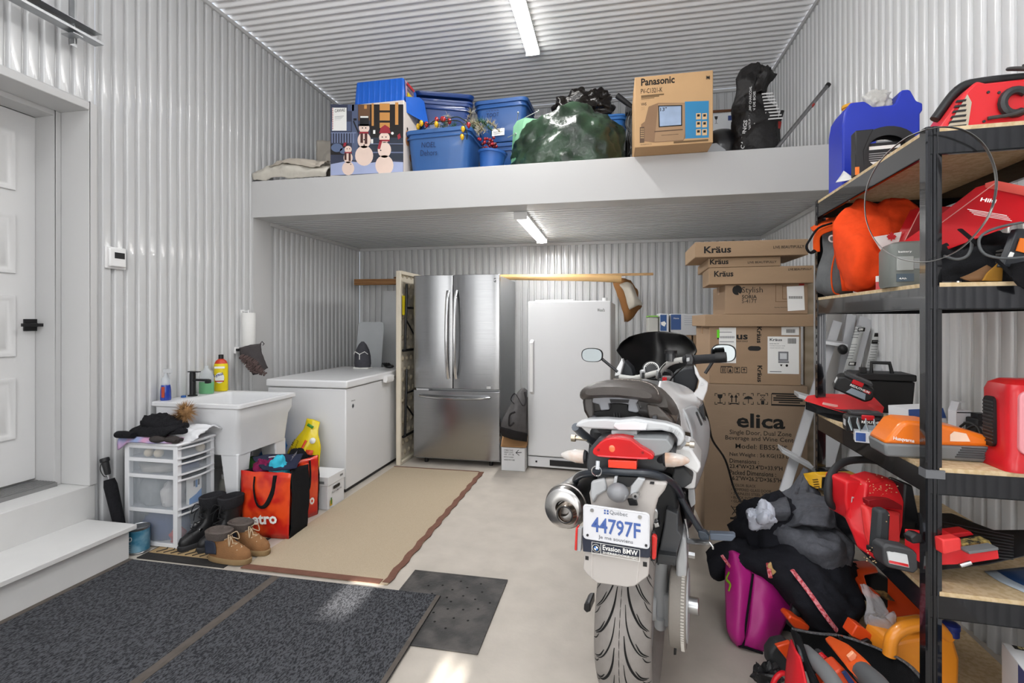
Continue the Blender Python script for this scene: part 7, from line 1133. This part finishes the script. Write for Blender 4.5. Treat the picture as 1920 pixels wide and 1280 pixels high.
# handlebar, mirrors, instruments
hb = plastic('#C9C8C4', .3, coat=.4); btube('handlebar', hb, [(1163, 706, .62), (1186, 709, .58), (1204, 706, .55), (1222, 701, .52), (1238, 696, .50), (1250, 684, .45), (1264, 677, .40), (1284, 674, .35)], .0125, 12)
btube('grip', plastic('#1B1C1F', .7), [(1282, 674, .35), (1310, 672.5, .33), (1344, 670.5, .31)], .0165, 14); btube('bar_end_weight', BLACK, [(1342, 670.5, .31), (1362, 669.5, .305)], .021, 14); bk('switch_gear', bpl, [(1284, 665), (1298, 664), (1302, 672), (1300, 684), (1286, 684)], .31, .05, .005); bk('switch_button', lg, [(1287, 671), (1293, 670), (1293, 677), (1287, 678)], .305, .02, .002); bk('bar_clamp', bpl, [(1272, 671), (1280, 670), (1281, 680), (1273, 681)], .36, .04, .003)
for a in (1204, 1235): bk('bar_riser', alu, [(a-5, 694), (a+6, 692), (a+7, 706), (a-4, 708)], .49 if a > 1220 else .53, .05, .004); bk('clamp_bolt', DARK, [(a-1, 698), (a+4, 698), (a+4, 709), (a-1, 709)], .48 if a > 1220 else .52, .02, .003)
bk('triple_clamp', alu, [(1228, 700), (1242, 703), (1256, 698), (1260, 706), (1258, 717), (1244, 718), (1230, 710)], .50, .10, .006); x = B3(1250, 704, .5); MB().cyl(x, x + Vector((0, .02, .012)), .02).build('fork_cap', DARK, BK)
x = B3(1221, 692, .56); MB().lathe([(.038, 0), (.042, .01), (.042, .02), (.036, .024)], 28, M=T(x.x, x.y + .02, x.z - .01, radians(55))).build('speedometer', DARK, BK); MB().lathe([(.03, .0245), (.034, .0245)], 28, M=T(x.x, x.y + .02, x.z - .01, radians(55)), caps=False).build('dial_ring', PAPER, BK)
for i in range(9):
    a = radians(20 + i*17.5); M_ = T(x.x, x.y + .02, x.z - .01, radians(55)); MB().box((.026*cos(a), .026*sin(a), .0246), (.003, .003, .001), M_).build('dial_mark', PAPER, BK)
bk('instrument_cowl', DARK, [(1203, 700), (1204, 690), (1214, 684), (1232, 686), (1238, 694), (1232, 700)], .62, .05, .005)
x = B3(1258, 668, .40); MB().cyl(x - Vector((0, 0, .02)), x + Vector((0, 0, .015)), .022).build('brake_reservoir', plastic('#2A2B2D', .25, coat=.4), BK); MB().cyl(x + Vector((0, 0, .013)), x + Vector((0, 0, .026)), .026).build('reservoir_cap', BLACK, BK)
for px in (1243.5, 1248): bk('key_tag', RED, [(px-2, 707), (px+2, 707), (px+2.5, 716), (px-2, 716)], .44, .008, .002)
btube('brake_cable', BLACK, [(1260, 672, .42), (1240, 690, .44), (1234, 712, .42), (1245, 716, .42)], .0025); btube('clutch_cable', BLACK, [(1290, 680, .34), (1262, 706, .45), (1255, 716, .5)], .003); btube('brake_lever_front', bpl, [(1285, 682, .42), (1320, 679, .45), (1345, 678, .43)], .005)
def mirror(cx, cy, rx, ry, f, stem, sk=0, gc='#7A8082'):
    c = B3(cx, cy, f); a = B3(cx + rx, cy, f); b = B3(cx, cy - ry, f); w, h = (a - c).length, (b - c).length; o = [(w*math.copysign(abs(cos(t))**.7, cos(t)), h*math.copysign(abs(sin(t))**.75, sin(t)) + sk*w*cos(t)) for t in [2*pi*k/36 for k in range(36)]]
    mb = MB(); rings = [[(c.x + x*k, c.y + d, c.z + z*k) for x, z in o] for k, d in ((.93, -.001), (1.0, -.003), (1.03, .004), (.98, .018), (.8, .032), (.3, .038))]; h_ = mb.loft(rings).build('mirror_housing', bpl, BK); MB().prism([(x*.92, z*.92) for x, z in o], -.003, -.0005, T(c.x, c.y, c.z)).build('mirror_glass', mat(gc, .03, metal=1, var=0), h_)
    btube('mirror_stem', bpl, [stem[0] + (f + .01,), stem[1] + (f + .0,)], .007, parent=h_)
mirror(1110, 665.5, 20, 12.8, .62, ((1128, 672), (1158, 697))); mirror(1356.5, 662, 23.5, 16.5, .50, ((1340, 672), (1322, 700)), .0, '#8E9496')  # reflection put into the glass tint, darker left and lighter right
# exhaust
e0 = B3(1055, 953, -.28); ax = Vector((.03, 1, -.10)).normalized(); Me = Matrix.Translation(e0) @ ax.to_track_quat('Z', 'Y').to_matrix().to_4x4(); exm = metalm('#B4B2B0', .25, var=.08, vs=5)
ex = MB().lathe([(.020, .012), (.024, -.002), (.05, -.004), (.061, .003), (.064, .012), (.066, .03), (.068, .3), (.058, .42), (.03, .5)], 40, M=Me).build('muffler', exm, BK); M2 = Me @ T(-.014, -.012, 0)
MB().lathe([(.036, .0), (.032, -.010), (.0265, -.022), (.0245, -.022), (.022, .05)], 32, M=M2, caps=False).build('tail_pipe', metalm('#A79C90', .22), ex); MB().lathe([(.0265, -.0225), (.0245, -.0235), (.0225, -.0225)], 32, M=M2, caps=False).build('pipe_lip', BLACK, ex); MB().lathe([(.0, .02), (.022, .02), (.0225, -.01)], 24, M=M2, caps=False).build('pipe_inside', mat('#5A4638', .6), ex)
MB().lathe([(.0665, .03), (.070, .032), (.070, .045), (.0665, .047)], 40, M=Me, caps=False).build('clamp_band', metalm('#8E8A86', .3), ex)
MB().tube(crs([e0 + ax*.45, (-.12, .3, .45), (-.06, .6, .3), (0, .8, .28)], 5), .024, 12).build('exhaust_pipe', exm, BK); bk('exhaust_bracket', metalm('#8B8580', .4), [(1085, 920), (1104, 928), (1110, 940), (1098, 940), (1088, 930)], -.1, .02, .002)
# front fork, mudguard and lamp, on the far side
for s_ in (-1, 1): MB().cyl((s_*.09, 1.46, .30), (s_*.09, 1.12, .98), .022).build('fork_leg', alu, BK)
MB().ell((0, 1.05, .92), (.17, .16, .17), 28, 18).build('headlamp_cowl', wf, BK)
# ------------------------------------------------------------------ ladder and the pile on the right
al = mat('#D3D5D8', .38, metal=.45, var=.06, vs=9)
def rail(mb, a, b, w, dpt, side):     # channel section rail
    a, b = Vector(a), Vector(b); d = (b - a).normalized(); s = Vector(side).normalized(); s = (s - d*s.dot(d)).normalized(); n = d.cross(s)
    for o0, o1, p0, p1 in ((0, w, 0, .003), (0, .003, 0, dpt), (w-.003, w, 0, dpt)): mb.hexa([a + s*o0 + n*p0, a + s*o1 + n*p0, a + s*o1 + n*p1, a + s*o0 + n*p1], [b + s*o0 + n*p0, b + s*o1 + n*p0, b + s*o1 + n*p1, b + s*o0 + n*p1])
    return mb
t = thing('step_ladder', 'folded aluminium step ladder with label strips leaning behind the shelving', 'ladder', cZ(1560, 1000, 0))
A0, A1 = cD(1480, 925, 2.75), cD(1592, 585, 3.05); A0.z = .45
def lift(px0, py0, px1, py1, D0, D1): return cD(px0, py0, D0), cD(px1, py1, D1)
RL = [((1448, 960, 2.62), (1562, 600, 3.05), .05), ((1502, 985, 2.5), (1612, 592, 2.95), .07), ((1560, 1000, 2.5), (1648, 588, 2.92), .07), ((1530, 960, 2.75), (1588, 588, 3.05), .05)]
for a, b, w in RL:
    a, b = cD(*a), cD(*b); d = (b - a); a = a - d*((a.z - .02)/d.z); mb = MB(); rail(mb, a, b + d*.0, w, .025, (1, -.1, 0)); mb.build('rail', al, t, world=True)
for (x0, y0, D0), (x1, y1, D1) in (((1497, 746, 2.78), (1552, 762, 2.7)), ((1466, 849, 2.68), (1527, 884, 2.6)), ((1544, 645, 2.95), (1590, 652, 2.9)), ((1440, 950, 2.6), (1510, 990, 2.5))):
    a, b = cD(x0, y0, D0), cD(x1, y1, D1); mb = MB(); f = Vector((0, .07, .012)); mb.hexa([a, b, b + f, a + f], [a + Vector((0, 0, .022)), b + Vector((0, 0, .022)), b + f + Vector((0, 0, .022)), a + f + Vector((0, 0, .022))]); mb.build('step', al, t, world=True, bevel=.002)
for x, y, D in ((1580, 655, 2.88), (1650, 660, 2.88)): MB().ell(cD(x, y, D), (.025, .03, .03), 12, 8).build('hinge_cap', BLACK, t, world=True)
def strip(px0, py0, px1, py1, w, D0, D1, m, name='label'):
    a, b = cD(px0, py0, D0), cD(px1, py1, D1); s = Vector((1, -.1, 0))*w; mb = MB(); y = Vector((0, -.004, 0)); mb.add([a + y, a + s + y, b + s + y, b + y], [(0, 1, 2, 3)]); return mb.build(name, m, t, world=True, solid=.0006)
strip(1583, 692, 1604, 612, .045, 2.81, 2.90, mat('#C4C6C4', .6)); strip(1622, 690, 1640, 610, .045, 2.80, 2.88, mat('#C8CAC9', .6))
for x, y, m_, w in ((1638, 627, INK, .035), (1633, 640, INK, .03), (1607, 617, INK, .035), (1590, 681, INK, .035)): strip(x, y+4, x+1.5, y-3, w, 2.77 if y > 660 else 2.83, 2.77 if y > 660 else 2.83, m_, 'printed_block')
for x, y, w in ((1608.6, 617, .022), (1591.6, 681, .022)): strip(x+.3, y+2.5, x+1.2, y-1.5, w, 2.76 if y > 660 else 2.82, 2.76 if y > 660 else 2.82, PAPER, 'printed_block')
for i in range(11): strip(1586 + i*1.7, 672 - i*5.2 - (8 if i > 5 else 0), 1586.3 + i*1.7, 671 - i*5.2 - (8 if i > 5 else 0), .03, 2.79, 2.79, GREY, 'small_print'); strip(1624 + i*1.2, 690 - i*5, 1624.3 + i*1.2, 689 - i*5, .03, 2.78, 2.78, GREY, 'small_print')
# magenta bag
t = thing('magenta_bag', 'magenta tote bag with black piping standing on the floor', 'bag', cZ(1420, 1215, 0)); mg = mat('#B0207E', .45, bump=.3, bs=30, var=.06)
sheet_px('front_panel', mg, t, [[(1364, 1035, 2.2), (1374, 1032, 2.17), (1390, 1040, 2.15)], [(1360, 1080, 2.12), (1385, 1085, 2.06), (1412, 1078, 2.08)], [(1361, 1130, 2.06), (1385, 1140, 2.0), (1408, 1135, 2.02)], [(1363, 1175, 2.02), (1382, 1195, 1.97), (1400, 1190, 1.98)], [(1372, 1200, 2.03), (1385, 1212, 1.995), (1392, 1212, 1.99)]], .006, 6, 6)
sheet_px('side_panel', mg, t, [[(1390, 1040, 2.15), (1405, 1060, 2.17), (1430, 1075, 2.2)], [(1410, 1080, 2.075), (1440, 1085, 2.06), (1485, 1115, 2.1)], [(1407, 1135, 2.02), (1440, 1140, 2.0), (1480, 1150, 2.04)], [(1400, 1190, 1.98), (1430, 1195, 1.96), (1462, 1190, 2.02)], [(1393, 1212, 1.985), (1415, 1221, 1.97), (1442, 1222, 1.99)]], .006, 7, 6, w=wrk(.008, 12, 3))
sheet_px('back_panel', mg, t, [[(1366, 1050, 2.25), (1420, 1060, 2.3)], [(1362, 1130, 2.2), (1480, 1130, 2.2)], [(1385, 1195, 2.1), (1455, 1195, 2.1)]], .006)
tube_px('piping', cloth('#15151A'), t, [(1412, 1075, 2.06), (1407, 1110, 2.03), (1400, 1160, 1.985), (1393, 1212, 1.975)], .0045); tube_px('base_piping', cloth('#15151A'), t, [(1385, 1210, 1.985), (1400, 1214, 1.965), (1430, 1224, 1.955)], .005); tube_px('green_print', mat('#8BB51C', .6), t, [(1367, 1072, 2.09), (1362, 1085, 2.09), (1369, 1095, 2.06), (1366, 1108, 2.05)], .006, flat=.5)
# coats
gh = cloth('#595B62', vs=60, var=.2); bj = cloth('#202127')
t = thing('black_jacket', 'black coat with pink braided trim heaped over the magenta bag', 'coat', cD(1500, 1120, 2.1))
G = [[(1385, 1000, 2.35), (1440, 1000, 2.25), (1500, 1010, 2.15), (1560, 1030, 2.1), (1600, 1060, 2.1)], [(1375, 1040, 2.2), (1425, 1050, 2.08), (1490, 1050, 2.0), (1560, 1070, 1.95), (1605, 1105, 1.98)], [(1400, 1075, 2.1), (1450, 1085, 1.98), (1500, 1090, 1.92), (1560, 1110, 1.88), (1612, 1135, 1.92)], [(1455, 1110, 2.06), (1480, 1120, 1.94), (1515, 1140, 1.86), (1570, 1150, 1.84), (1614, 1155, 1.9)], [(1505, 1160, 2.0), (1520, 1178, 1.9), (1545, 1190, 1.86), (1585, 1185, 1.86), (1608, 1165, 1.92)]]
sheet_px('shell', bj, t, G, .012, 14, 12, w=wrk(.030, 9, 4))
sheet_px('sleeve', bj, t, [[(1325, 1040, 2.3), (1345, 1022, 2.3), (1380, 1010, 2.3)], [(1328, 1060, 2.22), (1352, 1050, 2.18), (1385, 1035, 2.2)], [(1335, 1080, 2.22), (1350, 1080, 2.2), (1375, 1060, 2.25)], [(1340, 1084, 2.3), (1352, 1086, 2.3), (1370, 1075, 2.3)]], .02, 7, 6, w=wrk(.012, 14, 9)); sheet_px('under_fold', bj, t, [[(1385, 1040, 2.3), (1480, 1060, 2.25), (1600, 1090, 2.1)], [(1430, 1090, 2.2), (1500, 1130, 2.1), (1605, 1150, 2.05)], [(1480, 1130, 2.1), (1520, 1200, 2.0), (1600, 1190, 2.0)]], .02)
def braid(pts, r=.008):
    P = crs([cD(*p) for p in pts], 6); MB().tube([p - FW*.035 + Vector((0, 0, .008)) for p in P], r, 8, flat=.6).build('braid_trim', mat('#D98A92', .8, vs=120, kind='patches', col2='#B3313C'), t, world=True)
braid([(1476, 1064, 1.945), (1492, 1085, 1.90), (1512, 1112, 1.86), (1535, 1145, 1.82), (1557, 1174, 1.83)], .0095); braid([(1347, 1037, 2.17), (1356, 1050, 2.15), (1364, 1060, 2.17)]); braid([(1432, 1052, 2.03), (1434, 1066, 2.0), (1436, 1078, 1.98)])
slab_px('toggle', mat('#C2A06A', .6), t, [(1441, 1060), (1447, 1054), (1450, 1066), (1457, 1072), (1450, 1079), (1441, 1076)], 1.97, .012, .004)
t = thing('brown_garment', 'dark brown garment sticking out beneath the grey hoodie', 'garment', cD(1400, 1000, 2.4)); sheet_px('fabric', cloth('#2C2626'), t, [[(1378, 975, 2.5), (1405, 965, 2.48), (1450, 975, 2.4)], [(1385, 1000, 2.38), (1410, 1000, 2.3), (1450, 1010, 2.2)], [(1395, 1025, 2.32), (1425, 1035, 2.25), (1465, 1035, 2.15)]], .02, w=wrk(.012, 12, 2))
t = thing('grey_hoodie', 'charcoal grey hoodie thrown on top of the coat pile', 'hoodie', cD(1500, 1000, 2.2))
sheet_px('hood', gh, t, [[(1500, 886, 2.35), (1512, 896, 2.3), (1528, 915, 2.28), (1545, 935, 2.28)], [(1470, 925, 2.35), (1500, 925, 2.22), (1540, 945, 2.14), (1570, 965, 2.12)], [(1430, 945, 2.35), (1490, 960, 2.15), (1540, 975, 2.04), (1580, 990, 2.06)], [(1415, 965, 2.3), (1480, 985, 2.12), (1530, 990, 2.0), (1583, 1005, 2.05)]], .012, 13, 12, w=wrk(.032, 9, 6))
sheet_px('body', gh, t, [[(1425, 970, 2.3), (1465, 965, 2.2), (1520, 985, 2.10), (1582, 998, 2.1)], [(1440, 1000, 2.2), (1475, 1000, 2.1), (1530, 1010, 2.0), (1590, 1022, 2.04)], [(1465, 1030, 2.15), (1490, 1040, 2.02), (1535, 1045, 1.94), (1597, 1048, 2.0)], [(1495, 1058, 2.1), (1515, 1068, 2.0), (1550, 1076, 1.96), (1598, 1068, 2.0)]], .012, 13, 12, w=wrk(.036, 8, 11))
sheet_px('sleeve', gh, t, [[(1418, 960, 2.28), (1440, 945, 2.22), (1475, 935, 2.2)], [(1407, 968, 2.26), (1440, 962, 2.12), (1482, 960, 2.1)], [(1410, 980, 2.26), (1440, 978, 2.14), (1475, 975, 2.12)]], .02, 7, 6, w=wrk(.01, 12, 8))
q = thing('white_sleeve_lining', 'pale blue-white lining bunched inside the grey hoodie', 'lining', cD(1425, 985, 2.2)); sheet_px('fabric', cloth('#C6CBD8', var=.05), q, [[(1408, 962, 2.2), (1425, 952, 2.15), (1452, 960, 2.12)], [(1407, 975, 2.14), (1428, 972, 2.06), (1456, 975, 2.07)], [(1413, 990, 2.14), (1432, 992, 2.07), (1455, 985, 2.07)], [(1420, 1000, 2.16), (1436, 1002, 2.12), (1452, 992, 2.1)]], .010, 14, 12, w=wrk(.035, 24, 3))
# support inside the pile so that it rests on the floor
q = thing('dark_clothes_heap', 'dark clothes heaped on the floor under the coats', 'clothes', (.98 - .22, 2.36, 0)); heap((0, 0, 0), (.20, .15, .44), .05, 7, 3, 48, 30).build('fabric', bj, q); q.location = (.73, 2.42, 0)
# tools beneath the shelf
q = thing('orange_chainsaw', 'orange and black chainsaw lying under the fourth shelf', 'chainsaw', cD(1660, 1120, 2.0)); orr = plastic('#D8481A', .35, coat=.2)
slab_px('rear_handle', orr, q, [(1602, 1064, 2.05), (1645, 1062, 2.05), (1650, 1075, 2.02), (1622, 1080, 1.98), (1630, 1105, 1.95), (1655, 1115, 1.92), (1650, 1125, 1.92), (1620, 1118, 1.95), (1606, 1090, 2.0)], 2.0, .06, .01, bseg=3); slab_px('engine_cover', orr, q, [(1672, 1090, 1.98), (1700, 1105, 1.92), (1730, 1140, 1.85), (1728, 1190, 1.8), (1682, 1170, 1.85), (1680, 1135, 1.9)], 1.9, .10, .012, bseg=3)
slab_px('black_body', dk, q, [(1632, 1068, 2.05), (1670, 1085, 2.0), (1700, 1120, 1.92), (1684, 1150, 1.9), (1650, 1150, 1.92), (1632, 1120, 1.95)], 2.0, .12, .01); slab_px('dusty_filter', mat('#8A6A3C', .9, vs=40, kind='patches', col2='#4A3A2A'), q, [(1645, 1110), (1665, 1112), (1680, 1128), (1660, 1124)], 1.89, .02, .003)
q = thing('clear_plastic_bag', 'crumpled clear plastic bag beside the orange jug', 'bag', cD(1650, 1180, 1.75)); cp = mat('#C9C8CC', .12, alpha=.42, bump=.8, bs=30, bd=.02)
sheet_px('film', cp, q, [[(1605, 1100, 1.85), (1620, 1098, 1.84), (1632, 1110, 1.84)], [(1618, 1130, 1.8), (1640, 1150, 1.76), (1660, 1155, 1.76)], [(1622, 1165, 1.76), (1650, 1165, 1.70), (1682, 1148, 1.72)], [(1640, 1195, 1.72), (1665, 1190, 1.68), (1682, 1175, 1.70)], [(1655, 1222, 1.70), (1668, 1215, 1.68), (1678, 1200, 1.70)]], .002, 9, 9, w=wrk(.02, 16, 5))
q = thing('red_guard', 'red plastic tool guard lying beside the clear bag', 'guard', cD(1620, 1195, 1.75)); slab_px('guard', orr, q, [(1596, 1192), (1607, 1171), (1622, 1178), (1646, 1200), (1643, 1212), (1625, 1212), (1612, 1200)], 1.7, .05, .004); slab_px('notch', dk, q, [(1618, 1202), (1630, 1198), (1642, 1212), (1640, 1218), (1620, 1214)], 1.69, .05, .003)
q = thing('orange_trimmer_head', 'orange trimmer part between magenta bag and the red tool bag', 'tool', cD(1490, 1170, 1.85)); slab_px('orange_cover', orr, q, [(1477, 1160), (1483, 1154), (1500, 1162), (1520, 1175), (1516, 1184), (1490, 1178)], 1.84, .06, .006); tube_px('dark_tube', dk, q, [(1496, 1120, 1.95), (1490, 1150, 1.9), (1484, 1170, 1.87)], .02)
# red and black tool bag in the foreground
t = thing('tool_bag', 'open red and black zip tool bag in the foreground under the shelf', 'bag', cZ(1560, 1400, 0)); rf = mat('#D01724', .6, bump=.2, bs=160); kf = cloth('#18191B')
sheet_px('left_red_panel', rf, t, [[(1484, 1198, 1.60), (1490, 1215, 1.50), (1500, 1230, 1.46)], [(1476, 1240, 1.56), (1490, 1260, 1.46), (1512, 1280, 1.40)], [(1472, 1290, 1.5), (1490, 1310, 1.42), (1520, 1330, 1.36)]], .006)
sheet_px('black_rim', kf, t, [[(1484, 1180, 1.66), (1490, 1182, 1.60), (1500, 1190, 1.56)], [(1488, 1200, 1.58), (1502, 1225, 1.5), (1516, 1240, 1.46)], [(1500, 1230, 1.5), (1518, 1262, 1.44), (1540, 1290, 1.4)], [(1520, 1280, 1.42), (1540, 1310, 1.38), (1560, 1330, 1.36)]], .008)
sheet_px('back_wall', kf, t, [[(1486, 1180, 1.68), (1530, 1188, 1.7), (1578, 1193, 1.72), (1640, 1215, 1.66), (1700, 1245, 1.55), (1742, 1290, 1.45)], [(1495, 1205, 1.70), (1530, 1215, 1.72), (1580, 1225, 1.72), (1640, 1245, 1.66), (1690, 1268, 1.55), (1725, 1300, 1.45)], [(1510, 1260, 1.68), (1550, 1270, 1.70), (1590, 1280, 1.7), (1640, 1290, 1.64), (1680, 1310, 1.55), (1715, 1330, 1.45)]], .008, 6, 6, w=wrk(.006, 10, 5))
tube_px('zip', mat('#3A3C3F', .5, vs=200, kind='patches', col2='#6A6C6E'), t, [(1487, 1179, 1.67), (1530, 1187, 1.69), (1578, 1192, 1.71), (1640, 1213, 1.65), (1700, 1243, 1.54), (1742, 1288, 1.44)], .007, flat=.5); tube_px('zip', mat('#4A4C50', .5), t, [(1486, 1182, 1.66), (1498, 1215, 1.52), (1504, 1238, 1.47)], .005); slab_px('zip_pull', CHROME, t, [(1572, 1190), (1582, 1193), (1581, 1200), (1573, 1198)], 1.69, .008, .001)
sheet_px('right_red_corner', rf, t, [[(1722, 1282, 1.46), (1738, 1276, 1.45), (1750, 1290, 1.44)], [(1720, 1310, 1.46), (1740, 1310, 1.44), (1760, 1320, 1.43)]], .008)
sheet_px('floor_panel', kf, t, [[(1490, 1300, 1.66), (1600, 1310, 1.66), (1720, 1330, 1.5)], [(1510, 1360, 1.45), (1600, 1370, 1.45), (1720, 1380, 1.4)]], .006)
q = thing('grey_blower_tube', 'grey curved tool handle sticking out of the tool bag', 'tool', cD(1530, 1240, 1.5)); tube_px('tube', plastic('#7A7D7F', .5), q, [(1512, 1222, 1.60), (1530, 1240, 1.48), (1555, 1268, 1.38), (1575, 1300, 1.30)], .022, n=14); tube_px('orange_sleeve', orr, q, [(1540, 1272, 1.5), (1552, 1290, 1.46)], .022)
q = thing('orange_hand_tool', 'orange and grey handheld tool lying in the tool bag', 'tool', cD(1600, 1250, 1.5)); slab_px('orange_body', plastic('#E35A1E', .35, coat=.2), q, [(1562, 1216, 1.60), (1575, 1207, 1.60), (1610, 1225, 1.52), (1640, 1252, 1.42), (1622, 1272, 1.40), (1612, 1278, 1.38), (1600, 1262, 1.42)], 1.5, .05, .010, bseg=3); slab_px('pale_button', plastic('#F2A982', .4), q, [(1590, 1232), (1601, 1222), (1607, 1228), (1604, 1238), (1596, 1242)], 1.475, .01, .002); tube_px('grey_grip', plastic('#5C5E60', .6), q, [(1620, 1262, 1.42), (1645, 1285, 1.34), (1670, 1320, 1.26)], .030, n=14)
q = thing('red_driver', 'small red and black driver among tools in the bag', 'tool', cD(1550, 1240, 1.6)); tube_px('shaft', RED, q, [(1538, 1228, 1.6), (1548, 1238, 1.58)], .012); tube_px('collar', plastic('#3A3C3E'), q, [(1534, 1224, 1.62), (1539, 1229, 1.6)], .014); 
for i in range(4): tube_px('chrome_band', CHROME, q, [(1553 + i*4, 1236 + i*3, 1.57), (1560 + i*4, 1242 + i*3, 1.56)], .006)
q = thing('orange_battery', 'orange battery with blue label deep in the tool bag', 'battery', cD(1585, 1265, 1.5)); slab_px('case', orr, q, [(1562, 1262), (1582, 1252), (1612, 1285), (1600, 1310), (1575, 1290)], 1.5, .06, .006); slab_px('label', mat('#22386E', .5), q, [(1580, 1262), (1587, 1258), (1606, 1285), (1602, 1296)], 1.49, .006, 0)
q = thing('black_paddle', 'black rounded plastic guard on the floor under the magenta bag', 'guard', cZ(1455, 1250, 0)); q.location.z = 0; slab_px('guard', plastic('#2C2D2F', .6), q, [(1443, 1225), (1455, 1207), (1480, 1203), (1490, 1225), (1485, 1262), (1462, 1262), (1444, 1248)], 1.76, .05, .01, bseg=3); slab_px('orange_part', orr, q, [(1456, 1212), (1484, 1204), (1488, 1222), (1478, 1240)], 1.73, .02, .004)
q = thing('red_hose', 'thin red hose curving beside the tool bag at bottom', 'hose', cD(1455, 1275, 1.6)); tube_px('hose', RED, q, [(1445, 1300, 1.6), (1452, 1275, 1.6), (1465, 1262, 1.6), (1480, 1265, 1.58)], .008); q2 = thing('black_ratchet', 'black lumpy ratchet on the floor at the bottom edge', 'tool', cD(1440, 1272, 1.7)); heap(cD(1440, 1285, 1.72) - q2.location, (.045, .03, .06), .03, 20, 2, 30, 20).build('ratchet_body', dk, q2)
# small cord from the motorcycle to the pile
q = thing('black_power_lead', 'thin black lead hanging in front of the wine cooler carton', 'cord', cD(1360, 850, 2.9)); tube_px('lead', BLACK, q, [(1316, 752, 2.55), (1328, 790, 2.7), (1336, 825, 2.85), (1360, 862, 2.95), (1376, 915, 3.0), (1392, 945, 2.9), (1410, 975, 2.5)], .006)
